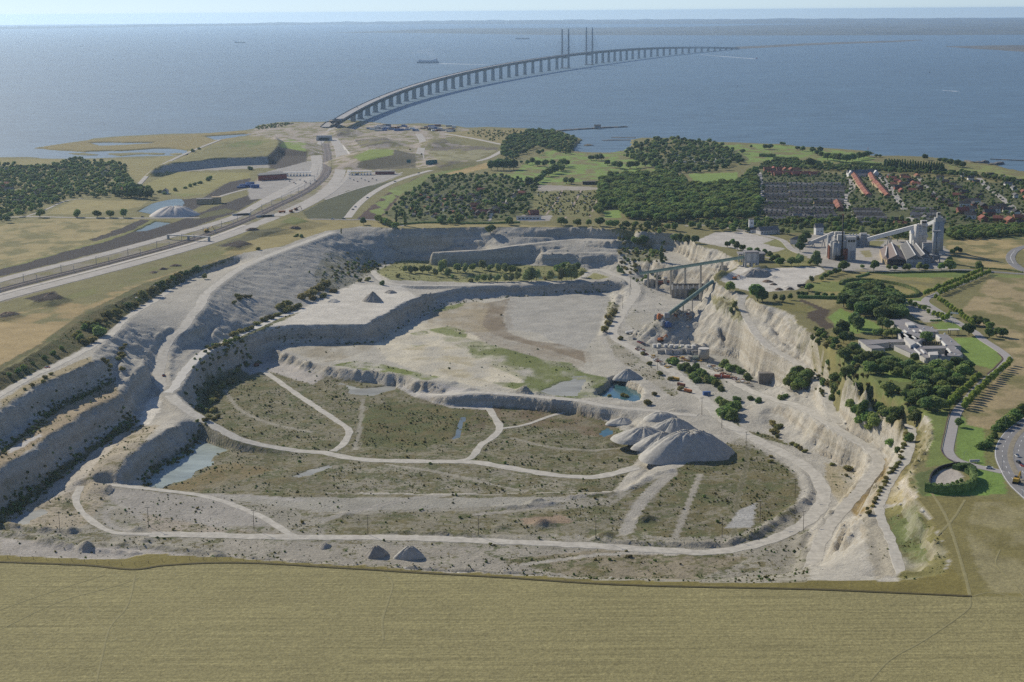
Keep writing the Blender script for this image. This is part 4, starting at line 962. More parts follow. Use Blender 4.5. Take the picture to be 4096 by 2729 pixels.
# ------------------------------------------------------------------ water
def water(name, base, rough, bump=0.0, scale=0.1, spec=0.5):
    m = bpy.data.materials.new(name); m.use_nodes = True
    n, l = m.node_tree.nodes, m.node_tree.links
    p = n['Principled BSDF']; p.inputs['Roughness'].default_value = rough
    p.inputs['IOR'].default_value = 1.33; p.inputs['Specular IOR Level'].default_value = spec
    geo = n.new('ShaderNodeNewGeometry')
    t = n.new('ShaderNodeTexNoise'); t.inputs['Scale'].default_value = scale; t.inputs['Detail'].default_value = 6
    vm = n.new('ShaderNodeVectorMath'); vm.operation = 'MULTIPLY'; vm.inputs[1].default_value = (0.35, 1, 1)
    l.new(geo.outputs['Position'], vm.inputs[0]); l.new(vm.outputs[0], t.inputs['Vector'])
    mx = n.new('ShaderNodeMix'); mx.data_type = 'RGBA'
    b = np.array(base)
    mx.inputs['A'].default_value = (*(b * 0.8), 1); mx.inputs['B'].default_value = (*(b * 1.2), 1)
    t2 = n.new('ShaderNodeTexNoise'); t2.inputs['Scale'].default_value = 0.002 if scale < 0.2 else 0.05; t2.inputs['Detail'].default_value = 4
    l.new(vm.outputs[0], t2.inputs['Vector']); l.new(t2.outputs['Fac'], mx.inputs['Factor'])
    t3 = n.new('ShaderNodeTexNoise'); t3.inputs['Scale'].default_value = scale * 0.55; t3.inputs['Detail'].default_value = 8; t3.inputs['Roughness'].default_value = 0.8
    l.new(vm.outputs[0], t3.inputs['Vector'])
    mr = n.new('ShaderNodeMapRange'); mr.inputs['From Min'].default_value = 0.35; mr.inputs['From Max'].default_value = 0.65; mr.inputs['To Min'].default_value = 0.72; mr.inputs['To Max'].default_value = 1.3
    l.new(t3.outputs['Fac'], mr.inputs['Value'])
    vs_ = n.new('ShaderNodeVectorMath'); vs_.operation = 'SCALE'; l.new(mx.outputs['Result'], vs_.inputs[0]); l.new(mr.outputs['Result'], vs_.inputs['Scale'])
    l.new(vs_.outputs[0], p.inputs['Base Color'])
    mr2 = n.new('ShaderNodeMapRange'); mr2.inputs['To Min'].default_value = rough * 0.8; mr2.inputs['To Max'].default_value = rough * 1.2
    l.new(t3.outputs['Fac'], mr2.inputs['Value']); l.new(mr2.outputs['Result'], p.inputs['Roughness'])
    if bump:
        bp = n.new('ShaderNodeBump'); bp.inputs['Strength'].default_value = bump; bp.inputs['Distance'].default_value = 1.0
        l.new(t.outputs['Fac'], bp.inputs['Height']); l.new(bp.outputs['Normal'], p.inputs['Normal'])
    return m
M_SEA = water('sea_water', (0.08, 0.15, 0.215), 0.6, 0.4, 0.045, 1.0)
mb = MB().add([(-52000, 2480, 0), (52000, 2480, 0), (52000, 47000, 0), (-52000, 47000, 0)], [(0, 1, 2, 3)])
struct('sea', mb.mesh('sea', M_SEA))
WM = {'pale': water('pond_milky', (0.30, 0.345, 0.315), 0.35, spec=0.3), 'teal': water('pond_teal', (0.045, 0.115, 0.125), 0.12), 'mud': water('pond_shallow', (0.30, 0.30, 0.265), 0.5, spec=0.25),
      'blue': water('pond_blue', (0.13, 0.16, 0.165), 0.3, spec=0.3), 'green': water('pond_green', (0.035, 0.065, 0.035), 0.1)}
def pond(pts, z, m, name='pond'):
    W = np.column_stack([at(pts, z), np.full(len(pts), z)])
    W = smooth(np.vstack([W, W[:1]]), 4)[:-1]
    me = MB().add([tuple(q) for q in W], [tuple(range(len(W)))]).mesh(name, m)
    o = struct(name, me)
    if o.data.polygons[0].normal.z < 0: o.data.flip_normals()
    return o
for k, (p, z, c) in PONDS.items():
    # grown a little so that the shore is where the bed rises through it
    cpt = np.mean(np.array(p, float), 0)
    pond([tuple(cpt + (np.array(q) - cpt) * (1.06 if k in ('blue_pool', 'far_pond', 'far_pond_two', 'pond') else 1.5)) for q in p], float(zmap(z)), WM[c])
for p in ([(547, 845), (642, 863), (708, 866), (735, 855), (726, 797), (619, 812)], [(535, 927), (589, 923), (690, 890), (624, 884)]):
    L = land(p); pond(p, L[:, 2].mean() - 1.0, water('pond_basin', (0.15, 0.20, 0.205), 0.4, spec=0.3))

# ------------------------------------------------------------------ far shores
M_FAR = mat('far_shore', (0.035, 0.05, 0.042), 0.95, 0.4, 0.0012, col2=(0.10, 0.105, 0.08))
M_ISLE = mat('isle', (0.07, 0.065, 0.045), 0.95, 0.3, 0.004, col2=(0.14, 0.12, 0.08))
def shore(name, near, far, hmax, m, nc=160, nr=14, seed=0):
    a = np.array(near, float); b = np.array(far, float)
    t = np.linspace(0, 1, nc)
    def samp(p):
        x = np.linspace(p[0, 0], p[-1, 0], nc)
        return np.column_stack([x, np.interp(x, p[:, 0], p[:, 1])])
    A = at(samp(a), 0.0); B = at(samp(b), 0.0)
    vs, fs = [], []
    rs = np.random.RandomState(seed)
    for j in range(nr):
        k = j / (nr - 1)
        Q = A + (B - A) * k
        ed = min(1, 6 * min(k, 1 - k)) if nr > 2 else 1
        h = 1.0 + hmax * ed * np.clip(0.5 + 1.3 * fbm(Q[:, 0] / 400, Q[:, 1] / 900, seed, 4), 0, 1.3) * np.minimum(1, 10 * np.minimum(t, 1 - t) + 0.05)
        if j in (0, nr - 1): h = h * 0 - 0.5
        vs += [(Q[i, 0], Q[i, 1], h[i]) for i in range(nc)]
    for j in range(nr - 1):
        for i in range(nc - 1):
            o = j * nc + i
            fs.append((o, o + 1, o + nc + 1, o + nc))
    me = MB().add(vs, fs).mesh(name, m, True)
    return struct(name, me)
shore('far_coast', [(1330, 132), (1540, 132), (1840, 135), (2010, 138), (2200, 141), (2700, 142), (3050, 143), (3600, 142), (4096, 140), (5400, 138)],
      [(1330, 131), (1540, 124), (1720, 117), (1900, 113), (2200, 112), (2700, 108), (3050, 100), (3600, 92), (4096, 90), (5400, 88)], 16, M_FAR, 220, 18, 1)
shore('far_coast', [(-1500, 122), (0, 117.5), (700, 107), (1300, 99), (2000, 97), (2700, 97), (3400, 95), (4096, 94), (5600, 96)],
      [(-1500, 118.5), (0, 113.5), (700, 103), (1300, 94), (2000, 84), (2700, 79.5), (3400, 77), (4096, 75), (5600, 72)], 60, M_FAR, 220, 12, 3)
shore('island', [(2940, 197), (3053, 192), (3231, 182), (3410, 175), (3588, 169), (3690, 162)], [(2940, 187), (3053, 183), (3231, 174), (3410, 168), (3588, 162), (3690, 160)], 6, M_ISLE, 90, 8, 2)
shore('island', [(3785, 188), (3900, 196), (4000, 202), (4096, 209), (4700, 236)], [(3785, 186), (3900, 183), (4000, 181), (4096, 180), (4700, 178)], 2.0, M_ISLE, 60, 8, 4)

# ------------------------------------------------------------------ haze
hz = bpy.data.materials.new('haze_air'); hz.use_nodes = True
hn, hl = hz.node_tree.nodes, hz.node_tree.links
hn.remove(hn['Principled BSDF'])
pv = hn.new('ShaderNodeVolumePrincipled')
pv.inputs['Color'].default_value = (0.56, 0.77, 1.0, 1)
pv.inputs['Density'].default_value = HAZE
pv.inputs['Anisotropy'].default_value = 0.55
hl.new(pv.outputs['Volume'], hn['Material Output'].inputs['Volume'])
hb = MB().box((0, 22500, -75), (110000, 53000, 375))
ho = struct('haze', hb.mesh('haze', hz), 'stuff')
ho.display_type = 'WIRE'
# ------------------------------------------------------------------ roads
M_HAUL = mat('haul_road_chalk', (0.45, 0.425, 0.365), 0.95, 0.18, 0.25)
M_WHITE = mat('white_chalk_road', (0.54, 0.52, 0.465), 0.95, 0.1, 0.25)
M_ASPH = mat('asphalt', (0.215, 0.21, 0.205), 0.9, 0.12, 0.12)
M_CONC = mat('pale_roadway', (0.37, 0.345, 0.305), 0.92, 0.14, 0.08)
M_BALL = mat('ballast', (0.12, 0.10, 0.09), 0.95, 0.25, 0.2)
M_PAINT = mat('road_paint', (0.75, 0.75, 0.72), 0.8, 0.05)
M_RAIL = mat('rail_steel', (0.16, 0.12, 0.10), 0.6, 0.2)
def resample(W, step):
    W = np.asarray(W, float)
    s = np.concatenate([[0], np.cumsum(np.linalg.norm(np.diff(W[:, :2], axis=0), axis=1))])
    n = max(2, int(s[-1] / step) + 1)
    t = np.linspace(0, s[-1], n)
    return np.column_stack([np.interp(t, s, W[:, k]) for k in range(3)])
def sides(W):
    d = np.gradient(W[:, :2], axis=0); d /= np.linalg.norm(d, axis=1)[:, None] + 1e-9
    return np.column_stack([-d[:, 1], d[:, 0]])
def ribbon(name, W, width, m, lift=0.2, step=4.0, jit=0.0, skirt=0.9, off=0.0, seed=0):
    W = resample(W, step); N = sides(W)
    rs = np.random.RandomState(seed + len(W))
    vs, fs = [], []
    for i in range(len(W)):
        a = width / 2 * (1 + jit * (vnoise(np.array([W[i, 0] / 7]), np.array([W[i, 1] / 7]), 1)[0] - 0.5))
        b = width / 2 * (1 + jit * (vnoise(np.array([W[i, 0] / 7]), np.array([W[i, 1] / 7]), 2)[0] - 0.5))
        c = W[i, :2] + N[i] * off
        p, q = c + N[i] * a, c - N[i] * b
        po, qo = c + N[i] * (a + skirt), c - N[i] * (b + skirt)
        z = W[i, 2] + lift
        vs += [(po[0], po[1], z - skirt), (p[0], p[1], z), (c[0], c[1], z + 0.03), (q[0], q[1], z), (qo[0], qo[1], z - skirt)]
    for i in range(len(W) - 1):
        o = i * 5
        fs += [(o + k + 1, o + k, o + k + 5, o + k + 6) for k in range(4)]
    me = MB().add(vs, fs).mesh(name, m)
    if me.polygons[1].normal.z < 0: me.flip_normals()
    return struct(name, me)
for k, (p, w) in QROADS.items():
    ribbon('haul_road', RW[k], w, M_WHITE if k in ('white',) else M_HAUL, 0.12, 3, 0.5, 0.5)
def lroad(pts, lift=0.1):
    L = land([q[:2] for q in pts]); L[:, 2] += lift
    return smooth(L, 6)
# motorway, railway and the country roads on the west
MW_N = [(-500, 1270), (-200, 1180), (0, 1122), (170, 1078), (345, 1036), (520, 990), (690, 943), (820, 906), (940, 868), (1040, 815), (1110, 775), (1190, 735), (1250, 705)]
RAILP = [(-500, 1315), (-200, 1222), (0, 1162), (170, 1117), (357, 1071), (540, 1024), (714, 976), (870, 925), (1011, 869), (1110, 822), (1190, 785), (1255, 745), (1297, 706), (1310, 665), (1308, 619), (1300, 575)]
MW_S = [(-500, 1350), (-200, 1257), (0, 1195), (170, 1150), (357, 1102), (540, 1054), (714, 1005), (840, 968), (952, 928), (1060, 885), (1160, 842), (1230, 810), (1290, 775), (1335, 735), (1360, 690), (1365, 640), (1355, 590), (1330, 550)]
LANE = [(-500, 1335), (-200, 1240), (0, 1178), (357, 1086), (714, 990), (860, 945), (980, 900)]
ribbon('motorway', lroad(MW_N), 17, M_CONC, 0.15, 15)
ribbon('motorway', lroad(MW_S), 20, M_CONC, 0.15, 15)
ribbon('service_road', lroad(LANE), 7, mat('pale_gravel', (0.48, 0.44, 0.38), 0.95, 0.1, 0.2), 0.1, 15)
ribbon('service_road', lroad([(1250, 705), (1262, 660), (1258, 610), (1290, 560), (1322, 520), (1350, 490)]), 14, M_CONC, 0.12, 15)
ribbon('service_road', lroad([(1330, 550), (1345, 520), (1365, 492)]), 9, M_CONC, 0.12, 15)
ribbon('service_road', lroad([(1425, 670), (1415, 640), (1390, 610), (1365, 580), (1350, 575)]), 7, mat('white_gravel', (0.62, 0.58, 0.5), 0.95, 0.08, 0.2), 0.1, 15)
ribbon('service_road', lroad([(1060, 812), (1140, 775), (1220, 735), (1275, 695), (1282, 650), (1272, 600)]), 8, M_CONC, 0.14, 15)
ribbon('service_road', lroad([(1180, 852), (1270, 805), (1345, 755), (1392, 700), (1398, 650), (1378, 600)]), 7, M_CONC, 0.14, 15)
rb = lroad(RAILP)
ribbon('railway', rb, 15, M_BALL, 0.35, 15, 0, 1.2)
for o_ in (-5.0, -3.4, 3.4, 5.0):
    ribbon('rail', rb, 0.35, M_RAIL, 0.62, 15, 0, 0.15, o_)
ribbon('road', lroad([(-600, 905), (0, 872), (107, 867), (357, 872), (595, 873), (731, 872), (800, 872)]), 8, M_CONC, 0.1, 15)
ribbon('road', lroad([(1190, 877), (1300, 878), (1400, 880), (1508, 881), (1620, 905)]), 8, M_ASPH, 0.1, 15)
ribbon('road', lroad([(1390, 872), (1437, 815), (1508, 762), (1597, 720), (1716, 684), (1835, 658), (1942, 637), (2008, 604), (2035, 585), (1990, 575), (1920, 560), (1840, 545), (1780, 535)]), 11, mat('ramp_concrete', (0.42, 0.39, 0.345), 0.9, 0.1, 0.1), 0.12, 15)
ribbon('road', lroad([(1690, 676), (1683, 640), (1681, 610), (1692, 570), (1675, 536)]), 16, M_CONC, 0.1, 12)
ribbon('path', lroad([(100, 868), (180, 840), (260, 805), (330, 795)]), 4, M_CONC, 0.08, 12)
ribbon('path', lroad([(550, 745), (610, 685), (690, 640), (780, 600), (880, 560)]), 8, M_CONC, 0.5, 12)
ribbon('path', lroad([(1300, 800), (1400, 765), (1500, 735), (1560, 715), (1610, 690)]), 4, M_CONC, 0.1, 12)
ribbon('path', lroad([(820, 810), (900, 780), (1000, 755), (1090, 745)]), 7, M_CONC, 0.1, 12)
# suburb and plant
ribbon('street', lroad([(3510, 690), (3530, 715), (3570, 765), (3610, 825), (3648, 887)]), 10, M_CONC, 0.1, 12)
ribbon('street', lroad([(3400, 715), (3410, 750), (3378, 790), (3400, 835), (3419, 880)]), 9, M_CONC, 0.1, 12)
ribbon('street', lroad([(3915, 712), (3945, 745), (4005, 791), (4050, 828), (4096, 863), (4200, 930)]), 9, M_CONC, 0.1, 12)
ribbon('street', lroad([(3675, 712), (3700, 740), (3735, 775)]), 7, M_CONC, 0.1, 12)
ribbon('street', lroad([(3035, 690), (3042, 730), (3046, 790)]), 9, M_CONC, 0.1, 12)
ribbon('street', lroad([(2740, 905), (2840, 902), (2960, 920), (3060, 942), (3130, 962), (3170, 1000), (3230, 1020), (3290, 1010)]), 8, M_CONC, 0.12, 12)
ribbon('lane', lroad([(2185, 860), (2230, 800), (2250, 762)]), 2.5, mat('garden_path', (0.34, 0.27, 0.21), 0.95, 0.1), 0.1, 8)
ribbon('lane', lroad([(2260, 875), (2300, 810), (2325, 762)]), 2.5, MATS['garden_path'], 0.1, 8)
ribbon('lane', lroad([(2360, 868), (2385, 810), (2405, 762)]), 2.5, MATS['garden_path'], 0.1, 8)
ribbon('lane', lroad([(1955, 885), (2000, 830), (2040, 790), (2090, 745)]), 4, M_CONC, 0.1, 8)
ribbon('path', lroad([(2960, 1066), (3000, 1055), (3060, 1030), (3140, 1050)]), 5, M_CONC, 0.15, 8)
ribbon('road', lroad([(3300, 1075), (3390, 1083), (3540, 1086), (3695, 1084), (3847, 1080), (3961, 1087), (4096, 1097), (4300, 1110)]), 6.5, M_ASPH, 0.12, 8)
ribbon('roundabout', lroad([(4300, 975), (4150, 980), (4096, 988), (4058, 1004), (4042, 1030), (4054, 1056), (4096, 1082), (4160, 1098)]), 10, M_ASPH, 0.2, 6)
# drive to the offices and the main road on the east
DRIVE = [(3930, 1100), (3850, 1135), (3760, 1170), (3701, 1202), (3743, 1238), (3814, 1280), (3862, 1309), (3901, 1330), (3932, 1359), (3983, 1392), (4018, 1417), (4034, 1438), (4018, 1458), (3998, 1479), (3957, 1512), (3919, 1545), (3868, 1600), (3832, 1642),
         (3816, 1680), (3806, 1727), (3795, 1778), (3793, 1808), (3815, 1836), (3855, 1852), (3906, 1866), (3970, 1880), (4015, 1890)]
DR = lroad(DRIVE)
ribbon('drive', DR, 7, mat('drive_gravel', (0.335, 0.315, 0.30), 0.9, 0.08, 0.3), 0.12, 4)
ribbon('kerb_strip', DR[int(len(DR) * 0.66):int(len(DR) * 0.93)], 0.7, mat('brown_edging', (0.10, 0.065, 0.05), 0.9, 0.15), 0.75, 4, 0, 0.05, -4.2)
ribbon('kerb_strip', DR[int(len(DR) * 0.38):int(len(DR) * 0.53)], 1.2, MATS['brown_edging'], 0.2, 4, 0, 0.05, -4.6)
ROADA = [(4250, 1600), (4150, 1660), (4096, 1693), (4046, 1734), (4015, 1783), (4010, 1829), (4030, 1880), (4056, 1925), (4100, 1972), (4250, 2100)]
ROADB = [(4250, 1655), (4150, 1705), (4103, 1740), (4080, 1778), (4073, 1829), (4082, 1870), (4103, 1905), (4160, 1970), (4300, 2080)]
RA = lroad(ROADA); RB = lroad(ROADB)
rsn = lambda W: np.column_stack([np.interp(np.linspace(0, 1, 60), np.linspace(0, 1, len(W)), W[:, k]) for k in range(3)])
ribbon('main_road', RA, 9, M_ASPH, 0.12, 4); ribbon('main_road', RB, 9, M_ASPH, 0.124, 4)
ribbon('verge', (rsn(RA) + rsn(RB)) / 2, 3.2, mat('median_earth', (0.25, 0.22, 0.16), 0.95, 0.2), 0.2, 4, 0, 0.1)
for R_ in (RA, RB):
    q = resample(R_, 4.0)
    for o_ in (-4.1, 4.1):
        ribbon('road_marking', q, 0.3, M_PAINT, 0.165, 4, 0, 0.02, o_)
    mbm = MB(); N = sides(q)
    for i in range(0, len(q) - 1, 3):
        mbm.beam((q[i, 0], q[i, 1], q[i, 2] + 0.17), (q[i + 1, 0], q[i + 1, 1], q[i + 1, 2] + 0.17), 0.28, 0.02)
    struct('road_marking', mbm.mesh('road_marking', M_PAINT))
q = resample(lroad([(4058, 1004), (4042, 1030), (4054, 1056)]), 4)
ribbon('road_marking', q, 0.35, M_PAINT, 0.26, 4, 0, 0.02, 0)
# car park beside the offices
ribbon('car_park', lroad([(3610, 1208), (3680, 1210), (3740, 1250), (3800, 1290)]), 8, M_CONC, 0.1, 4)
# worn lines in the stubble
M_TRK = mat('trodden_stubble', (0.25, 0.225, 0.105), 0.95, 0.15, 0.4)
for p, w in (([(1530, 2290), (1570, 2330), (1555, 2400), (1530, 2480), (1535, 2560)], 1.0), ([(540, 2300), (525, 2380), (500, 2440), (440, 2510), (410, 2620), (380, 2760)], 0.9),
             ([(300, 2330), (350, 2420), (420, 2520), (470, 2560)], 0.7), ([(0, 2520), (120, 2460), (260, 2400), (480, 2340), (560, 2310)], 0.7), ([(0, 2440), (200, 2370), (420, 2300)], 0.6),
             ([(3880, 2390), (3870, 2440), (3700, 2560), (3560, 2640), (3450, 2760)], 0.9), ([(3880, 2390), (3960, 2370), (4096, 2400)], 0.8), ([(4000, 2200), (3985, 2260), (4060, 2340), (4120, 2420)], 0.7),
             ([(1100, 2290), (1240, 2380), (1330, 2480)], 0.6), ([(3720, 1960), (3790, 2080), (3860, 2300), (3880, 2385)], 1.6), ([(3750, 2140), (3810, 2080), (3860, 2000)], 1.4)):
    ribbon('worn_track', lroad(p, 0.0), w, M_TRK, 0.07, 6, 0.4, 0.05)
ribbon('field_edge', lroad([(-300, 2238), (0, 2249), (340, 2262), (530, 2279), (646, 2264), (800, 2254), (1000, 2253), (1300, 2269), (1657, 2291), (2014, 2311), (2500, 2341), (3200, 2357), (3557, 2371), (3885, 2386)], 0.0), 1.8, mat('dark_rough_grass', (0.085, 0.07, 0.025), 0.95, 0.2), 0.3, 4, 0.5, 0.3)
# ------------------------------------------------------------------ vegetation
import bmesh
rnd = random.Random(11)
def foliage(name, a, b, rand=0.38):
    """leaf: diffuse with some light let through"""
    m = mat(name, a, 0.8, 0.2, 0.35, col2=b, rand=rand, spec=0.2)
    n, l = m.node_tree.nodes, m.node_tree.links
    p = n['Principled BSDF']
    src = p.inputs['Base Color'].links[0].from_socket
    tr = n.new('ShaderNodeBsdfTranslucent'); l.new(src, tr.inputs['Color'])
    mx = n.new('ShaderNodeMixShader'); mx.inputs[0].default_value = 0.42
    l.new(p.outputs[0], mx.inputs[1]); l.new(tr.outputs[0], mx.inputs[2])
    l.new(mx.outputs[0], n['Material Output'].inputs['Surface'])
    return m
F_WOOD = foliage('leaf_wood', (0.134, 0.205, 0.066), (0.276, 0.346, 0.114))
F_PARK = foliage('leaf_park', (0.148, 0.229, 0.063), (0.293, 0.373, 0.113))
F_PALE = foliage('leaf_willow', (0.208, 0.263, 0.100), (0.363, 0.406, 0.166))
F_LIME = foliage('leaf_young', (0.264, 0.354, 0.066), (0.444, 0.524, 0.122), 0.15)
F_DARK = foliage('leaf_dark', (0.104, 0.169, 0.060), (0.220, 0.285, 0.100))
F_OLIVE = foliage('leaf_scrub', (0.208, 0.209, 0.066), (0.363, 0.328, 0.116), 0.35)
M_BARK = mat('bark', (0.085, 0.065, 0.05), 0.95, 0.25, 1.5)
_b = bmesh.new(); bmesh.ops.create_icosphere(_b, subdivisions=2, radius=1.0)
ICV = np.array([v.co[:] for v in _b.verts]); ICF = [tuple(v.index for v in f.verts) for f in _b.faces]; _b.free()
_b = bmesh.new(); bmesh.ops.create_icosphere(_b, subdivisions=1, radius=1.0)
IC1V = np.array([v.co[:] for v in _b.verts]); IC1F = [tuple(v.index for v in f.verts) for f in _b.faces]; _b.free()
def crown_mb(lobes, nleaf, size, seed, core=0.84):
    """lumpy cores wrapped in bent leaf sprays"""
    rs = np.random.RandomState(seed); mb = MB()
    for (c, r) in lobes:
        k = core * (0.86 + 0.28 * rs.rand(len(ICV), 1))
        mb.add(ICV * np.array(r) * k + np.array(c), ICF)
    vol = np.array([max(r) ** 2 for c, r in lobes]); vol = vol / vol.sum()
    n = 0; tries = 0
    while n < nleaf and tries < nleaf * 6:
        tries += 1
        i = rs.choice(len(lobes), p=vol); c, r = lobes[i]
        d = rs.normal(size=3); d /= np.linalg.norm(d)
        if d[2] < -0.75: continue
        p = np.array(c) + d * np.array(r) * (0.86 + 0.30 * rs.rand())
        if any(np.linalg.norm((p - np.array(c2)) / np.array(r2)) < 0.80 for j, (c2, r2) in enumerate(lobes) if j != i): continue
        nn = d + 0.5 * rs.normal(size=3) + np.array([0, 0, 0.3]); nn /= np.linalg.norm(nn)
        a = np.cross(nn, rs.normal(size=3)); a /= np.linalg.norm(a) + 1e-9; b = np.cross(nn, a)
        s = size * (0.55 + 0.9 * rs.rand()); t = s * (0.5 + 0.5 * rs.rand())
        mb.add([p - a * s - nn * s * 0.3, p - b * t, p + a * s - nn * s * 0.3, p + b * t], [(0, 1, 2, 3)])
        n += 1
    return mb
def trunk_mb(h, r, limbs, seed):
    rs = np.random.RandomState(seed); mb = MB()
    mb.cyl((0, 0, -0.4), r, h + 0.4, 7, r * 0.6)
    for k in range(limbs):
        a = 6.28 * (k + rs.rand() * 0.6) / limbs; l = h * (0.6 + 0.4 * rs.rand())
        mb.tube((0, 0, h * 0.8), (math.cos(a) * l * 0.7, math.sin(a) * l * 0.7, h * 0.8 + l * 0.8), r * 0.32, 5)
    return mb
def broad_lobes(seed, R, H0, H1, n=8, flat=0.85):
    rs = np.random.RandomState(seed); out = []
    zc = (H0 + H1) / 2; hz_ = (H1 - H0) / 2
    for k in range(n):
        d = rs.normal(size=3); d /= np.linalg.norm(d)
        q = 0.50 + 0.12 * rs.rand()
        rr = R * (0.42 + 0.22 * rs.rand())
        out.append(((d[0] * R * q, d[1] * R * q, zc + d[2] * hz_ * q), (rr, rr, rr * flat * hz_ / R * 1.1)))
    out.append(((0, 0, zc), (R * 0.66, R * 0.66, hz_ * 0.72)))
    return out
def lobes_poplar(seed, R, H0, H1):
    rs = np.random.RandomState(seed); out = []
    for k in range(7):
        z = H0 + (H1 - H0) * (k + 0.5) / 7; q = math.sin(math.pi * (0.18 + 0.74 * (k + 0.5) / 7)) ** 0.7
        out.append(((rs.normal() * R * 0.15, rs.normal() * R * 0.15, z), (R * q, R * q, (H1 - H0) / 9)))
    return out
PROTO = {}
def proto(kind, lobes, nleaf, size, leaf, trunk, seed):
    PROTO.setdefault(kind, []).append((crown_mb(lobes, nleaf, size, seed).mesh(kind + '_crown', leaf), trunk_mb(*trunk, seed).mesh(kind + '_trunk', M_BARK)))
for s_ in range(4): proto('wood', broad_lobes(s_, 4.6, 2.2, 11.0, 8), 330, 0.85, F_WOOD, (3.6, 0.32, 4), s_)
for s_ in range(4): proto('park', broad_lobes(20 + s_, 4.8, 1.8, 10.5, 8), 340, 0.8, F_PARK, (3.2, 0.35, 4), s_)
for s_ in range(3): proto('dark', broad_lobes(40 + s_, 4.3, 1.5, 10.0, 8), 330, 0.75, F_DARK, (3.0, 0.32, 3), s_)
for s_ in range(3): proto('pale', broad_lobes(50 + s_, 3.8, 0.8, 10.5, 7, 1.0), 300, 0.7, F_PALE, (2.8, 0.22, 3), s_)
for s_ in range(2): proto('poplar', lobes_poplar(60 + s_, 2.0, 0.9, 16.0), 330, 0.6, F_DARK, (3.0, 0.3, 0), s_)
for s_ in range(3): proto('young', broad_lobes(70 + s_, 2.1, 1.3, 6.4, 6, 1.05), 240, 0.45, F_LIME, (2.4, 0.11, 3), s_)
for s_ in range(4): proto('bush', broad_lobes(80 + s_, 2.1, -0.4, 3.2, 5), 170, 0.42, F_OLIVE, (0.8, 0.1, 3), s_)
for s_ in range(3): proto('bushdark', broad_lobes(90 + s_, 2.2, -0.4, 3.4, 5), 170, 0.45, F_PARK, (0.8, 0.1, 3), s_)
KH = {'wood': 11, 'park': 10.5, 'dark': 10, 'pale': 10.5, 'poplar': 16, 'young': 6.4, 'bush': 3.2, 'bushdark': 3.4}
ntree = {}
def tree(kind, p, h, label, group=None, cat='tree', name='tree', wide=1.0):
    if not any(w_ in label.split() for w_ in ('small', 'large', 'tall', 'low', 'short', 'full', 'slim', 'little', 'young', 'single', 'round')) and group:
        if kind.startswith('bush'): label = ('large ' if h > 3.2 else 'medium-sized ' if h > 1.7 else 'small ') + label
        else: label = ('tall ' if h > 11 else 'medium-sized ' if h > 7 else 'small ') + label
    tone = {'wood': 'deep green', 'park': 'fresh green', 'dark': 'dark green', 'pale': 'pale green', 'bush': 'olive', 'bushdark': 'leafy green'}.get(kind)
    if tone and group and not any(w_ in label.split() for w_ in ('dark', 'pale', 'green', 'yellow-green', 'leafy')): label = tone + ' ' + label
    ms = PROTO[kind]; k = ntree[kind] = ntree.get(kind, 0) + 1
    cm, tm = ms[k % len(ms)]
    e = thing(name, label, cat, (p[0], p[1], p[2] - 0.1), rnd.random() * 6.28, group)
    s = h / KH[kind]
    e.scale = (s * wide * rnd.uniform(0.92, 1.1), s * wide * rnd.uniform(0.92, 1.1), s)
    obj('crown', cm, e); obj('trunk', tm, e)
    return e
def ptree(kind, px, py, hpx, label, group=None, cat='tree', name='tree', wide=1.0, q=False):
    """tree whose foot is at a pixel, with its height in photograph pixels"""
    p = hit(px, py) if q else gp(px, py)
    return tree(kind, p, hpx * mpp(p), label, group, cat, name, wide)
def fill_poly(pts, spacing, holes=(), z=None, jitter=0.45, seed=0):
    W = xyz(pts, z) if z is not None else land(pts)
    H = [land(h)[:, :2] for h in holes]
    rs = np.random.RandomState(seed)
    x0, y0 = W[:, :2].min(0); x1, y1 = W[:, :2].max(0)
    out = []
    j = 0; y = y0
    while y < y1:
        x = x0 + (spacing / 2 if j % 2 else 0)
        while x < x1:
            out.append((x + rs.normal() * spacing * jitter * 0.6, y + rs.normal() * spacing * jitter * 0.6)); x += spacing
        y += spacing * 0.87; j += 1
    if not out: return []
    A = np.array(out)
    m = inpoly(A[:, 0], A[:, 1], W[:, :2])
    for h in H: m &= ~inpoly(A[:, 0], A[:, 1], h)
    return [(a[0], a[1], ground_z(a[0], a[1])) for a in A[m]]
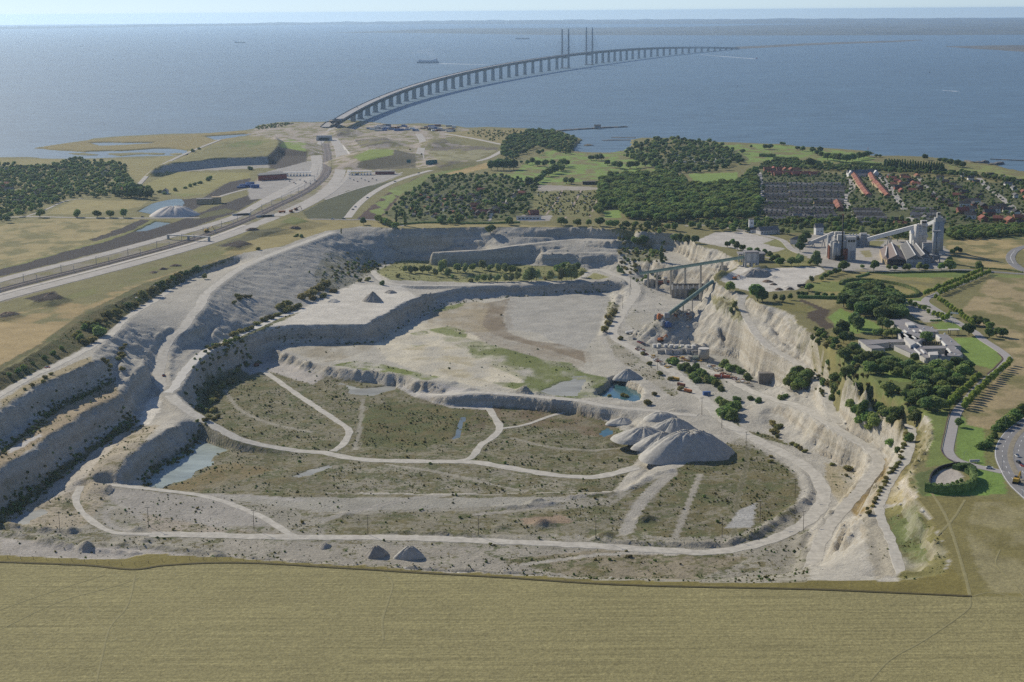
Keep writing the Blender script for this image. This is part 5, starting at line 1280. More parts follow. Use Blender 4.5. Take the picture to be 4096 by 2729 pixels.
# masses: one object of kind stuff, single plants set out by geometry nodes
PCOL = {}
def pick_collection(kinds):
    key = '+'.join(kinds)
    if key not in PCOL:
        c = bpy.data.collections.new('plants_' + key)
        i = 0
        for k in kinds:
            for cm, tm in PROTO[k]:
                mb = MB()
                n1 = len(cm.vertices)
                vs = np.zeros(n1 * 3); cm.vertices.foreach_get('co', vs)
                me = cm.copy()
                o = bpy.data.objects.new('%02d_%s' % (i, k), me); c.objects.link(o); i += 1
        PCOL[key] = (c, i)
    return PCOL[key]
def mass(name, pts, hs, kinds, label, wide=1.0, seed=0):
    """pts: XYZ of each plant, hs: its height in metres"""
    c, n = pick_collection(kinds)
    me = bpy.data.meshes.new(name)
    P = np.array(pts, np.float32)
    me.vertices.add(len(P)); me.vertices.foreach_set('co', P.ravel())
    rs = np.random.RandomState(seed + len(P))
    a = me.attributes.new('size', 'FLOAT', 'POINT'); a.data.foreach_set('value', np.array([h / KH[kinds[0]] for h in hs], np.float32))
    a = me.attributes.new('turn', 'FLOAT', 'POINT'); a.data.foreach_set('value', (rs.rand(len(P)) * 6.28).astype(np.float32))
    a = me.attributes.new('which', 'INT', 'POINT'); a.data.foreach_set('value', rs.randint(0, n, len(P)).astype(np.int32))
    o = obj(name, me); o['kind'] = 'stuff'; o['label'] = label
    g = bpy.data.node_groups.new(name, 'GeometryNodeTree')
    g.interface.new_socket('Geometry', in_out='INPUT', socket_type='NodeSocketGeometry')
    g.interface.new_socket('Geometry', in_out='OUTPUT', socket_type='NodeSocketGeometry')
    N, L = g.nodes, g.links
    gi = N.new('NodeGroupInput'); go = N.new('NodeGroupOutput')
    ci = N.new('GeometryNodeCollectionInfo'); ci.inputs['Collection'].default_value = c
    ci.inputs['Separate Children'].default_value = True; ci.inputs['Reset Children'].default_value = True
    ip = N.new('GeometryNodeInstanceOnPoints'); ip.inputs['Pick Instance'].default_value = True
    def attr(nm, ty):
        t = N.new('GeometryNodeInputNamedAttribute'); t.data_type = ty; t.inputs['Name'].default_value = nm; return t.outputs['Attribute']
    cx = N.new('ShaderNodeCombineXYZ'); L.new(attr('turn', 'FLOAT'), cx.inputs['Z'])
    c2 = N.new('ShaderNodeCombineXYZ'); sz = attr('size', 'FLOAT')
    mw = N.new('ShaderNodeMath'); mw.operation = 'MULTIPLY'; mw.inputs[1].default_value = wide; L.new(sz, mw.inputs[0])
    L.new(mw.outputs[0], c2.inputs['X']); L.new(mw.outputs[0], c2.inputs['Y']); L.new(sz, c2.inputs['Z'])
    L.new(gi.outputs[0], ip.inputs['Points']); L.new(ci.outputs[0], ip.inputs['Instance']); L.new(attr('which', 'INT'), ip.inputs['Instance Index'])
    L.new(cx.outputs[0], ip.inputs['Rotation']); L.new(c2.outputs[0], ip.inputs['Scale']); L.new(ip.outputs[0], go.inputs[0])
    md = o.modifiers.new('plants', 'NODES'); md.node_group = g
    return o
def hs_(n, a, b, seed=0):
    return np.random.RandomState(seed + n).uniform(a, b, n)

# --- woods and gardens that read as masses
WOOD = [(2425, 715), (2698, 700), (2760, 755), (2958, 735), (3025, 690), (3035, 833), (3010, 880), (2874, 880), (2696, 892), (2560, 885), (2490, 872), (2484, 838), (2412, 838), (2400, 870), (2385, 850), (2394, 785), (2406, 735)]
w = fill_poly(WOOD, 10.5, [[(2745, 690), (2955, 690), (2955, 738), (2862, 750), (2770, 725)]], seed=1)
front = [p for p in w if proj(*map(np.array, p))[1] > 867]
rest = [p for p in w if proj(*map(np.array, p))[1] <= 867]
mass('woodland', rest, hs_(len(rest), 7.5, 16, 1), ['wood', 'park'], 'dense dark green wood between the lawns and the suburb', 1.0)
for p in front:
    tree(rnd.choice(['wood', 'park', 'wood']), p, rnd.uniform(8.5, 14), 'broadleaf tree in the front row of the wood behind the pit', 'front trees of the wood', name='wood_tree')
shore_w = fill_poly([(2005, 612), (2014, 577), (2037, 548), (2133, 527), (2216, 528), (2311, 559), (2275, 620), (2192, 600), (2150, 585), (2061, 640), (2002, 625)], 12, seed=2)
mass('woodland', shore_w, hs_(len(shore_w), 5, 11, 2), ['dark', 'bushdark', 'wood'], 'dark thicket by the lagoon mouth on the shore', 1.1)
camp = fill_poly([(2480, 625), (2530, 585), (2620, 558), (2790, 566), (2890, 585), (2920, 600), (2960, 625), (2990, 655), (2880, 690), (2700, 695), (2640, 690), (2520, 640)], 15, seed=3)
camp = [p for p in camp if rnd.random() < 0.7]
mass('woodland', camp, hs_(len(camp), 6, 12, 3), ['dark', 'wood', 'bushdark'], 'belts of trees round the camp site by the shore', 1.05)
west = fill_poly([(-400, 640), (0, 660), (178, 672), (286, 640), (416, 655), (511, 664), (505, 708), (553, 750), (612, 762), (607, 795), (452, 793), (297, 793), (202, 823), (89, 865), (0, 906), (-400, 950)], 12, seed=4)
west = [p for p in west if rnd.random() < 0.66]
mass('woodland', west, hs_(len(west), 5, 11, 4), ['wood', 'dark', 'park'], 'garden suburb wood west of the motorway fields', 1.0)
allot = fill_poly([(1545, 862), (1600, 805), (1716, 708), (1954, 698), (2162, 740), (2125, 858), (1954, 888), (1610, 886)], 13, seed=5)
allot = [p for p in allot if rnd.random() < 0.62]
mass('garden_trees', allot, hs_(len(allot), 3.5, 9.5, 5), ['wood', 'park', 'dark'], 'small trees of the allotment gardens', 0.95)
plots = [p for p in fill_poly([(2150, 768), (2400, 768), (2360, 866), (2130, 856)], 6, seed=6) if rnd.random() < 0.30]
mass('garden_bushes', plots, hs_(len(plots), 1.2, 2.8, 6), ['bush', 'bushdark'], 'low bushes and rows on the cleared garden plots', 1.0)
sub = fill_poly([(3050, 690), (3500, 700), (4500, 760), (4500, 940), (3660, 905), (3050, 915)], 12, seed=7)
rowsuburb = land([(3060, 740), (3380, 745), (3400, 885), (3060, 885)])[:, :2]
rowsuburb2 = land([(3420, 850), (3630, 850), (3660, 900), (3420, 900)])[:, :2]
sub = [p for p in sub if (not inpoly(np.array([p[0]]), np.array([p[1]]), rowsuburb)[0] and not inpoly(np.array([p[0]]), np.array([p[1]]), rowsuburb2)[0]) and rnd.random() < 0.7]
mass('garden_trees', sub, hs_(len(sub), 2.8, 6.8, 7), ['wood', 'dark', 'park'], 'trees in the gardens of the suburb', 1.0)
rowt = [p for p in fill_poly([(3060, 745), (3380, 750), (3400, 885), (3060, 885)], 11, seed=17) if rnd.random() < 0.42]
mass('garden_trees', rowt, hs_(len(rowt), 2.5, 5, 17), ['dark', 'wood'], 'small trees between the grey terraced rows', 1.0)
belt = fill_poly([(2700, 895), (3000, 890), (3400, 885), (3720, 895), (3720, 940), (3560, 960), (3400, 935), (3000, 925), (2750, 925)], 11, [[(3040, 905), (3180, 905), (3300, 925), (3200, 960), (3040, 945)]], seed=8)
belt = [p for p in belt if rnd.random() < 0.6]
mass('woodland', belt, hs_(len(belt), 6, 11, 8), ['wood', 'park', 'pale'], 'tree belt between the suburb and the cement plant', 1.0)
hedge_r = fill_poly([(3760, 940), (3850, 920), (4096, 915), (4500, 925), (4500, 948), (4096, 942), (3800, 965)], 8, seed=9)
mass('woodland', hedge_r, hs_(len(hedge_r), 7, 10, 9), ['wood', 'park'], 'even green belt of trees behind the tan field', 1.0)
park_edge = fill_poly([(3040, 660), (3100, 645), (3500, 675), (3900, 700), (4400, 780), (4400, 790), (3900, 712), (3500, 690), (3060, 680)], 12, seed=10)
mass('woodland', park_edge, hs_(len(park_edge), 5, 9, 10), ['dark', 'wood'], 'tree belt between the shore lawns and the houses', 1.05)
west_scrub = fill_poly([(1850, 530), (1960, 518), (2130, 526), (2040, 570), (1990, 570)], 14, seed=11)
west_scrub = [p for p in west_scrub if rnd.random() < 0.5]
mass('scrub', west_scrub, hs_(len(west_scrub), 1.5, 4, 11), ['bush', 'bushdark'], 'low bushes on the dry grass behind the shore', 1.1)
marsh = [p for p in fill_poly([(1020, 508), (1110, 494), (1180, 495), (1100, 512), (1030, 520)], 12, seed=12)]
mass('scrub', marsh, hs_(len(marsh), 2, 5, 12), ['bushdark', 'bush'], 'dark bushes on the shore beside the works', 1.1)
terr = fill_poly([(3270, 1365), (3330, 1400), (3430, 1530), (3530, 1590), (3700, 1662), (3640, 1695), (3430, 1600), (3290, 1510), (3225, 1425)], 5.5, z=0.0, seed=13)
terr = [p for p in terr if rnd.random() < 0.55]
mass('scrub', terr, hs_(len(terr), 1.2, 4.2, 13), ['bush', 'bushdark'], 'green scrub on the slopes under the office grove', 1.1)
nor = [p for p in fill_poly([(2465, 955), (2650, 945), (2670, 1040), (2560, 1055), (2465, 1015)], 7, z=-8.0, seed=14) if rnd.random() < 0.6]
mass('scrub', nor, hs_(len(nor), 1.5, 4.5, 14), ['bushdark', 'bush'], 'dark scrub on the broken slope behind the green conveyor', 1.1)
# --- quarry scrub
cand = []
rs = np.random.RandomState(3)
SP = S[IY0:IY0 + NCY, IX0:IX0 + NCX]
gy2, gx2 = np.gradient(Zc, 2.4, 2.2); sl2 = np.hypot(gx2, gy2)
patch = np.clip(0.5 + 2.2 * fbm(cX / 14, cY / 14, 4, 3), 0, 1)
wet = np.zeros(cX.shape, bool)
for k, (p, z, c) in PONDS.items(): wet |= inpoly(cX, cY, xyz(p, z)[:, :2])
prob = SP ** 1.5 * patch ** 1.5 * 1.0 * (sl2 < 0.9) * ~roadmask * ~wet * INQ
sel = rs.rand(*cX.shape) < prob
qx = cX[sel] + rs.uniform(-1, 1, sel.sum()); qy = cY[sel] + rs.uniform(-1, 1, sel.sum())
pts = np.column_stack([qx, qy, Zc[sel]])
hh = np.clip(0.30 + rs.exponential(0.26, len(pts)), 0.28, 1.9)
mass('scrub', pts, hh, ['bush', 'bushdark'], 'scattered low scrub over the quarry floor', 1.15)
# broken chalk on and below the faces
rk = MB().add(IC1V * np.array([0.5, 0.42, 0.34]) * (0.75 + 0.5 * np.random.RandomState(4).rand(len(IC1V), 1)), IC1F).mesh('rock', mat('chalk_block', (0.47, 0.44, 0.375), 0.95, 0.2, 0.5, rand=0.25))
PROTO['rock'] = [(rk, rk)]; KH['rock'] = 0.7
pr = np.where((sl2 > 0.35) & (sl2 < 1.6) & INQ & ~roadmask & ~wet, 0.05, 0.0) * np.clip(0.4 + 3 * fbm(cX / 18, cY / 18, 5, 3), 0, 1.4)
sel = rs.rand(*cX.shape) < pr
mass('rubble', np.column_stack([cX[sel], cY[sel], Zc[sel]]), np.clip(0.4 + rs.exponential(0.5, sel.sum()), 0.3, 2.6), ['rock'], 'loose chalk blocks on the quarry slopes', 1.2)
# dark growth along the foot of the tall faces
toe = []
def along(line, z, n, spread, a, b, seed=0):
    W = smooth(xyz(line, z), 8); rs = np.random.RandomState(seed)
    for _ in range(n):
        q = W[rs.randint(len(W))] + np.append(rs.normal(0, spread, 2), 0)
        toe.append((q[0], q[1], ground_z(q[0], q[1]), rs.uniform(a, b)))
along([(-50, 1835), (46, 1775), (147, 1713), (196, 1645), (351, 1577), (456, 1520)], -22, 260, 3.0, 0.7, 1.8, 1)
along([(-50, 2115), (48, 2045), (102, 2003), (239, 1902), (421, 1767), (533, 1697)], -46, 420, 3.5, 0.8, 2.2, 2)
along([(571, 1942), (601, 1897), (654, 1864), (737, 1810), (791, 1752)], -59, 90, 2.5, 1, 2.6, 3)
along([(1090, 1376), (1300, 1371), (1496, 1369), (1651, 1281), (1776, 1222), (2032, 1189), (2311, 1171), (2430, 1165)], zinv(-38), 200, 2.5, 0.7, 1.6, 4)
along([(800, 1640), (833, 1540), (880, 1490), (952, 1466), (1010, 1450)], -59, 160, 6, 1.2, 3.4, 5)
along([(1300, 1170), (1400, 1120), (1450, 1080), (1480, 1060)], -34, 80, 9, 1.2, 3.6, 6)
along([(1380, 1080), (1430, 1040), (1500, 1010), (1600, 1000)], -14, 60, 7, 1.2, 3, 7)
along([(1860, 1500), (880, 1500), (840, 1580), (820, 1660)], -59.5, 60, 6, 1.5, 3.5, 8) if False else None
mass('scrub', [t[:3] for t in toe], [t[3] for t in toe], ['bushdark', 'bush'], 'dark bushes along the foot of the quarry faces', 1.1)
# ------------------------------------------------------------------ single trees, bushes and hedges
def row(kind, a, b, n, hpx, label, group, name='tree', cat='tree', q=False, jit=1.5, wide=1.0):
    for i in range(n):
        t = i / max(1, n - 1)
        h = hpx if not hasattr(hpx, '__len__') else hpx[0] + (hpx[1] - hpx[0]) * t
        ptree(kind, a[0] + (b[0] - a[0]) * t + rnd.uniform(-jit, jit), a[1] + (b[1] - a[1]) * t + rnd.uniform(-jit, jit) * 0.5, h * rnd.uniform(0.9, 1.12), label, group, cat, name, wide, q)
# avenues of young limes
row('young', (4040, 1462), (3946, 1545), 12, (32, 36), 'young lime of the row on the field side of the southern office drive', 'lime row beside the southern drive', 'avenue_tree')
row('young', (3940, 1551), (3858, 1640), 11, (36, 42), 'young lime of the row on the field side of the southern office drive', 'lime row beside the southern drive', 'avenue_tree')
row('young', (3912, 1520), (3797, 1635), 13, (34, 42), 'young lime of the row between the dark grove and the southern drive', 'lime row beside the grove', 'avenue_tree')
row('young', (3890, 1500), (3850, 1478), 4, 32, 'young lime of the row between the dark grove and the southern drive', 'lime row beside the grove', 'avenue_tree')
row('young', (3958, 1098), (3760, 1182), 22, (22, 26), 'young lime on the field side of the northern office avenue', 'outer limes of the northern avenue', 'avenue_tree')
row('young', (3925, 1090), (3702, 1186), 22, (22, 26), 'young lime on the meadow side of the northern office avenue', 'inner limes of the northern avenue', 'avenue_tree')
row('young', (3745, 1200), (3890, 1305), 15, (25, 30), 'young lime lining the field edge behind the office car park', 'limes behind the car park', 'avenue_tree')
row('young', (3640, 1222), (3770, 1285), 8, (24, 28), 'small lime planted in the office car park', 'car park limes', 'avenue_tree')
for x, y, h in ((3768, 1280, 34), (3790, 1288, 34), (3800, 1270, 30)): ptree('young', x, y, h, 'small leafy lime in the clump by the flagpoles', 'limes by the flagpoles', name='avenue_tree')
# grove west of the offices
GL = 'large dark tree of the grove beside the office lawn'
for p in fill_poly([(3365, 1225), (3380, 1190), (3450, 1170), (3560, 1180), (3600, 1230), (3612, 1285), (3540, 1295), (3470, 1270), (3420, 1262)], 12, seed=21):
    tree(rnd.choice(['dark', 'wood', 'dark']), p, rnd.uniform(12, 16), GL, 'grove beside the office lawn', name='grove_tree', wide=1.15)
for x, y, h in ((3415, 1310, 60), (3430, 1328, 62), (3530, 1315, 48), (3550, 1320, 45), (3370, 1345, 62), (3350, 1350, 45), (3375, 1375, 50), (3400, 1370, 42), (3340, 1385, 40)):
    ptree('dark', x, y, h, 'dark tree standing at the edge of the office lawn above the pit', 'trees at the lawn edge', name='broadleaf_tree')
for x, y, h in ((3500, 1350, 34), (3520, 1345, 36), (3545, 1352, 36), (3570, 1348, 40), (3585, 1352, 38)):
    ptree('wood', x, y, h, 'bushy tree against the north wall of the offices', 'trees against the office wall', name='broadleaf_tree')
ptree('park', 3705, 1376, 48, 'round tree growing in the courtyard of the flat-roofed offices', name='broadleaf_tree', wide=1.1)
ptree('dark', 3875, 1342, 48, 'dark round tree beside the office entrance canopy', name='broadleaf_tree', wide=1.15)
for x, y, h in ((3957, 1352, 40), (3985, 1345, 38), (4010, 1350, 42)): ptree('park', x, y, h, 'round green tree by the bend of the office drive', 'trees by the drive bend', name='broadleaf_tree')
for x, y, h in ((3895, 1300, 38), (3915, 1305, 40), (3945, 1310, 40), (3960, 1318, 34)): ptree('park', x, y, h, 'round tree in the short row at the field corner behind the offices', 'trees at the field corner', name='broadleaf_tree')
# grove south of the offices, above the pit
SG = 'tree of the thick grove between the offices and the quarry edge'
for p in fill_poly([(3340, 1420), (3420, 1410), (3470, 1440), (3560, 1465), (3680, 1480), (3760, 1475), (3850, 1470), (3885, 1500), (3780, 1640), (3690, 1660), (3600, 1640), (3530, 1590), (3520, 1560), (3620, 1560), (3680, 1530), (3560, 1500), (3480, 1500), (3420, 1520), (3340, 1480)], 10.8, seed=22):
    tree(rnd.choice(['dark', 'wood', 'park', 'wood']), p, rnd.uniform(6.5, 11.5), SG, 'grove between the offices and the pit', name='grove_tree', wide=1.2)
for x, y, h, k in ((3590, 1505, 40, 'wood'), (3650, 1515, 48, 'wood'), (3700, 1528, 66, 'park'), (3520, 1470, 40, 'wood'), (3560, 1480, 34, 'pale'), (3660, 1450, 40, 'wood')):
    ptree(k, x, y, h, 'tree with a clear trunk on the shaded garden lawn below the offices', 'garden lawn trees', name='broadleaf_tree')
ptree('dark', 3836, 1708, 36, 'single round tree on the lawn beside the grey drive', name='broadleaf_tree', wide=1.1)
for x, y, h in ((3925, 1797, 26), (3945, 1788, 30), (3960, 1770, 26), (3975, 1752, 24), (3985, 1722, 26), (4000, 1716, 32), (4020, 1705, 36), (4040, 1692, 36), (4060, 1678, 38), (4085, 1660, 40)):
    ptree('bushdark', x, y, h, 'dense bush on the verge of the dual carriageway', 'verge bushes by the carriageway', 'bush', 'bush', 1.2)
# bushes on slopes and benches of the pit
for x, y, h, k in ((2770, 1195, 40, 'pale'), (2745, 1140, 0, 0), (2920, 1170, 44, 'park'), (3030, 1205, 72, 'park'), (3050, 1210, 50, 'dark'), (3130, 1210, 34, 'dark'), (3100, 1205, 30, 'dark'), (3160, 1200, 26, 'dark'),
                   (2940, 1235, 30, 'pale'), (2925, 1255, 26, 'pale'), (2645, 1050, 66, 'poplar'), (2610, 1020, 26, 'park'), (2560, 985, 36, 'dark'), (2575, 980, 40, 'dark'), (2540, 975, 30, 'park'), (2720, 975, 40, 'dark'), (2750, 980, 40, 'park'), (2780, 975, 36, 'dark'),
                   (2700, 970, 36, 'dark'), (2480, 1098, 30, 'pale')):
    if k: ptree(k, x, y, h, 'tree growing on the broken slopes beside the crusher works', 'trees by the crusher works', name='slope_tree', q=True)
for x, y, h in ((3162, 1555, 70), (3190, 1545, 64), (3215, 1530, 56), (3175, 1530, 60), (3200, 1510, 50), (3232, 1520, 46), (3205, 1560, 56), (3180, 1570, 44), (3225, 1545, 44)):
    ptree('park', x, y, h, 'full green tree of the clump under the tall chalk buttress', 'clump under the chalk buttress', name='slope_tree', q=True)
for x, y, h in ((3405, 1625, 34), (3425, 1650, 30), (3450, 1660, 44), (3470, 1680, 40), (3490, 1690, 40), (3480, 1720, 34), (3440, 1690, 30), (3500, 1700, 44), (3520, 1650, 36), (3540, 1665, 40), (3570, 1690, 36), (3460, 1640, 36), (3560, 1780, 30), (3590, 1810, 24), (3640, 1765, 30)):
    ptree('bushdark', x, y, h, 'green bush on the terraces below the office grove', 'bushes on the eastern terraces', 'bush', 'bush', 1.1, True)
for x, y, h in ((3390, 1880, 22), (3330, 1862, 12), (3385, 1905, 12), (3085, 1830, 12), (3080, 1850, 14), (3110, 1750, 14), (3220, 1810, 14), (3185, 1790, 16), (3170, 1780, 14), (3200, 1800, 16), (3090, 1700, 20), (3110, 1715, 22), (3100, 1735, 24)):
    ptree('bush', x, y, h, 'small round bush at the foot of the eastern chalk face', 'bushes at the eastern face', 'bush', 'bush', 1.3, True)
for x, y, h in ((2880, 1610, 26), (2900, 1640, 44), (2920, 1660, 46), (2935, 1640, 40), (2905, 1670, 42), (2930, 1680, 40), (2890, 1655, 36), (2945, 1610, 26), (2885, 1565, 22), (3000, 1600, 20), (3035, 1610, 20), (3120, 1600, 20), (3140, 1592, 20),
                (2685, 1455, 26), (2700, 1460, 28), (2740, 1475, 30), (2760, 1490, 26), (2785, 1490, 34), (2800, 1500, 32), (2775, 1515, 26), (2815, 1510, 26), (2790, 1530, 26), (2830, 1530, 28), (2860, 1545, 26), (2850, 1530, 28), (2720, 1480, 24), (2900, 1470, 30), (2920, 1480, 28), (2960, 1495, 26), (2990, 1520, 28), (2940, 1475, 20)):
    ptree('bushdark', x, y, h, 'leafy bush between the haul roads by the scrap yard', 'bushes between the haul roads', 'bush', 'bush', 1.15, True)
for x, y, h in ((2420, 1325, 22), (2430, 1300, 20), (2435, 1275, 20), (2450, 1262, 18), (2460, 1250, 16), (2640, 1500, 18), (2720, 1560, 18), (2600, 1460, 16), (2570, 1420, 14), (2590, 1620, 24), (2680, 1520, 16), (2430, 1555, 0), (2440, 1588, 12), (2495, 1588, 16), (2505, 1590, 14), (2480, 1360, 16), (2615, 1580, 16)):
    if h: ptree('bush', x, y, h, 'bush on the bank of the haul road near the blue pool', 'bushes by the blue pool', 'bush', 'bush', 1.2, True)
for i in range(26):
    t = i / 25; x = float(np.interp(t, [0, .3, .55, 1], [3625, 3600, 3560, 3470])); y = float(np.interp(t, [0, .3, .55, 1], [1740, 1840, 1900, 2050]))
    ptree('bush', x + rnd.uniform(-6, 6), y + rnd.uniform(-6, 6), rnd.uniform(9, 16), 'bush on the overgrown bank beside the outer track', 'bushes on the bank of the outer track', 'bush', 'bush', 1.4, True)
# trees of the far floor
for x, y, h, k in [(1590, 1110, 22, 'bush'), (1620, 1090, 36, 'pale'), (1640, 1095, 40, 'pale'), (1660, 1092, 38, 'park'), (1690, 1095, 44, 'pale'), (1715, 1090, 40, 'park'), (1740, 1105, 40, 'pale'), (1765, 1095, 60, 'pale'), (1790, 1108, 44, 'pale'), (1775, 1085, 58, 'pale'),
                   (1830, 1090, 44, 'park'), (1860, 1092, 46, 'pale'), (1890, 1085, 40, 'park'), (1930, 1080, 50, 'pale'), (1960, 1085, 36, 'park'), (1990, 1090, 44, 'pale'), (2020, 1092, 46, 'pale'), (2050, 1095, 46, 'park'), (2075, 1100, 36, 'pale'),
                   (1910, 1128, 34, 'pale'), (1935, 1128, 38, 'park'), (1960, 1126, 36, 'pale'), (1990, 1128, 40, 'pale'), (2020, 1128, 44, 'pale'), (2045, 1128, 40, 'pale'), (2070, 1122, 44, 'pale'), (1880, 1128, 22, 'bush'), (1810, 1118, 26, 'park'),
                   (2108, 1128, 60, 'pale'), (2125, 1126, 66, 'pale'), (2145, 1124, 58, 'pale'), (2200, 1122, 50, 'pale'), (2245, 1124, 60, 'pale'), (2265, 1122, 70, 'pale'), (2285, 1122, 84, 'pale'), (2300, 1118, 56, 'pale'), (2325, 1110, 40, 'pale'), (2235, 1100, 56, 'park'), (2260, 1090, 60, 'park'), (2310, 1085, 44, 'dark'), (2180, 1120, 20, 'bush'),
                   (1440, 1128, 20, 'bush'), (1470, 1124, 22, 'bush'), (1530, 1140, 22, 'bushdark')]:
    ptree(k, x, y, h * 0.8, 'pale willow-like tree on the floor below the far cliff', 'trees on the floor below the far cliff', name='floor_tree', q=True)
# scrub trees along the western rim
for x, y, h, k in [(790, 1090, 30, 'dark'), (775, 1095, 26, 'dark'), (745, 1105, 24, 'park'), (725, 1112, 28, 'dark'), (700, 1125, 20, 'dark'), (1030, 1000, 14, 'bush'), (820, 1118, 24, 'pale')] + \
        [(300 + i * 17 + rnd.uniform(-6, 6), 1345 - i * 9.5 + rnd.uniform(-8, 14), rnd.uniform(14, 32), rnd.choice(['bush', 'bushdark', 'park', 'bush'])) for i in range(26)] + \
        [(395, 1338, 40, 'bushdark'), (345, 1378, 26, 'bush'), (365, 1370, 26, 'bush'), (320, 1365, 30, 'park'), (380, 1325, 30, 'park')] + \
        [(30 + i * 36 + rnd.uniform(-9, 9), 1510 - i * 18 + rnd.uniform(-8, 6), rnd.uniform(10, 20), 'bushdark') for i in range(7)]:
    ptree(k, x, y, h, 'bush or small tree on the bank of the western rim track', 'growth along the western rim', 'bush', 'rim_bush', 1.15, True)
for x, y, h in ((412, 1445, 16), (425, 1455, 18), (440, 1470, 16), (485, 1400, 16), (480, 1425, 20), (490, 1432, 18), (475, 1440, 14), (435, 1485, 12), (490, 1480, 14), (500, 1385, 12), (950, 1190, 16), (965, 1190, 12), (985, 1192, 14), (1000, 1190, 12), (935, 1215, 14), (955, 1200, 16),
                (100, 1560, 10), (130, 1545, 14), (180, 1515, 14), (205, 1500, 12), (175, 1530, 12)):
    ptree('bush', x, y, h, 'yellow-green bush on a ledge of the western quarry face', 'bushes on western ledges', 'bush', 'bush', 1.25, True)
for x, y, h in ((930, 1345, 16), (945, 1340, 18), (960, 1330, 18), (985, 1325, 16), (1005, 1318, 16), (1030, 1300, 16), (1060, 1285, 18), (1080, 1275, 18), (1110, 1265, 16), (1140, 1248, 18), (1165, 1240, 20), (1190, 1230, 18), (1250, 1200, 20), (1290, 1190, 18), (1330, 1170, 18), (1120, 1235, 24), (1150, 1222, 22), (1210, 1195, 26), (1240, 1180, 28), (1270, 1165, 26), (1300, 1150, 30)):
    ptree('bush', x, y, h, 'rounded bush beside the white bench road', 'bushes beside the white bench road', 'bush', 'bush', 1.5, True)
for x, y, h in [(840 + i * 9, 1600 - i * 9 + rnd.uniform(-20, 20), rnd.uniform(12, 24)) for i in range(14)] + [(830 + rnd.uniform(-14, 40), 1640 + rnd.uniform(-40, 60), rnd.uniform(12, 22)) for i in range(14)]:
    ptree('bush', x, y, h, 'green bush in the thicket under the white road wall', 'thicket under the white road wall', 'bush', 'bush', 1.3, True)
# rim above the far cliff and tall cliff-edge trees
ptree('dark', 1962, 935, 36, 'dark tree hanging on the lip of the far cliff', name='broadleaf_tree', wide=1.2, q=True)
for x, y, h, k in ((1455, 900, 30, 'dark'), (1585, 890, 40, 'poplar'), (1620, 905, 58, 'poplar'), (1365, 935, 22, 'poplar'), (1770, 890, 34, 'dark'), (1760, 895, 30, 'park'), (1800, 898, 28, 'park'), (1830, 896, 26, 'park'), (2035, 900, 34, 'dark'), (2045, 903, 26, 'dark'), (2245, 902, 36, 'dark'), (2260, 900, 28, 'park'),
                   (2310, 905, 34, 'park'), (2355, 905, 28, 'park'), (2400, 905, 40, 'wood'), (2440, 915, 36, 'wood'), (2460, 912, 34, 'park'), (2505, 915, 36, 'wood'), (2540, 912, 30, 'park'), (2590, 915, 34, 'wood'), (2620, 912, 38, 'wood'), (2670, 920, 30, 'park'), (2695, 925, 34, 'park')):
    ptree(k, x, y, h, 'tree standing along the lane behind the far cliff', 'trees along the lane behind the far cliff', name='broadleaf_tree')
row('park', (1512, 890), (1580, 915), 7, 30, 'small round tree in the row where the lane meets the quarry rim', 'row at the quarry rim', 'broadleaf_tree')
# park, shore and motorway side
for x, y, h in ((160, 870, 32), (309, 870, 32), (389, 871, 32), (441, 871, 32), (493, 871, 34)):
    ptree('park', x, y, h, 'round roadside tree standing alone on the country road verge', 'roadside trees on the country road', name='roadside_tree', wide=1.1)
for x, y, h in ((1965, 682, 40), (1990, 682, 44), (2015, 681, 44), (2040, 680, 42), (2055, 679, 40), (2000, 668, 36), (2030, 667, 36)):
    ptree('dark', x, y, h, 'tree of the dense oval clump on the green park meadow', 'oval clump on the park meadow', name='park_tree')
for x, y, h in ((2070, 632, 16), (2085, 655, 14), (2110, 660, 20), (2130, 657, 26), (2150, 665, 26), (2180, 668, 30), (2210, 665, 26), (2235, 668, 24), (2155, 620, 20), (2170, 612, 16)):
    ptree('dark', x, y, h, 'dark tree scattered on the park meadow', 'scattered park trees', name='park_tree', wide=1.15)
for i in range(16):
    ptree(rnd.choice(['dark', 'wood']), 2270 - i * 11 + rnd.uniform(-8, 8), 668 + i * 5.5 + rnd.uniform(-5, 5), rnd.uniform(24, 38), 'tree of the diagonal belt dividing the two park meadows', 'belt between the park meadows', name='park_tree', wide=1.1)
for x, y, h in ((2365, 642, 22), (2385, 643, 26), (2405, 642, 26), (2430, 662, 24), (2460, 672, 28), (2480, 676, 30), (2520, 675, 32), (2545, 672, 28), (2620, 672, 30), (2580, 668, 26), (2355, 730, 0), (2265, 735, 26), (2285, 738, 28), (2420, 738, 26), (2390, 742, 18)):
    if h: ptree('dark', x, y, h, 'rounded tree at the rim of the large park lawn', 'trees at the rim of the large lawn', name='park_tree', wide=1.25)
for x, y, h in ((2790, 622, 20), (2830, 600, 18), (2850, 603, 18), (2910, 608, 18), (2930, 604, 16), (2970, 616, 20), (3005, 592, 12), (3060, 598, 22), (3080, 598, 22), (3125, 582, 14), (3135, 582, 14), (3130, 640, 12), (3210, 605, 20), (3190, 600, 16), (3250, 612, 24), (3280, 612, 24), (3310, 640, 30), (3335, 645, 32), (3360, 648, 34), (3385, 650, 34), (3410, 645, 32), (3435, 640, 30), (3455, 635, 28), (3470, 628, 24), (3240, 668, 34), (3255, 668, 30), (3285, 630, 24), (3270, 622, 22), (3505, 630, 14), (3520, 630, 12), (3700, 640, 22), (3780, 655, 24), (3800, 662, 26), (3830, 668, 28), (3850, 672, 26), (3760, 650, 18)):
    ptree('dark', x, y, h, 'tree on the open lawns along the shore', 'trees on the shore lawns', name='park_tree', wide=1.25)
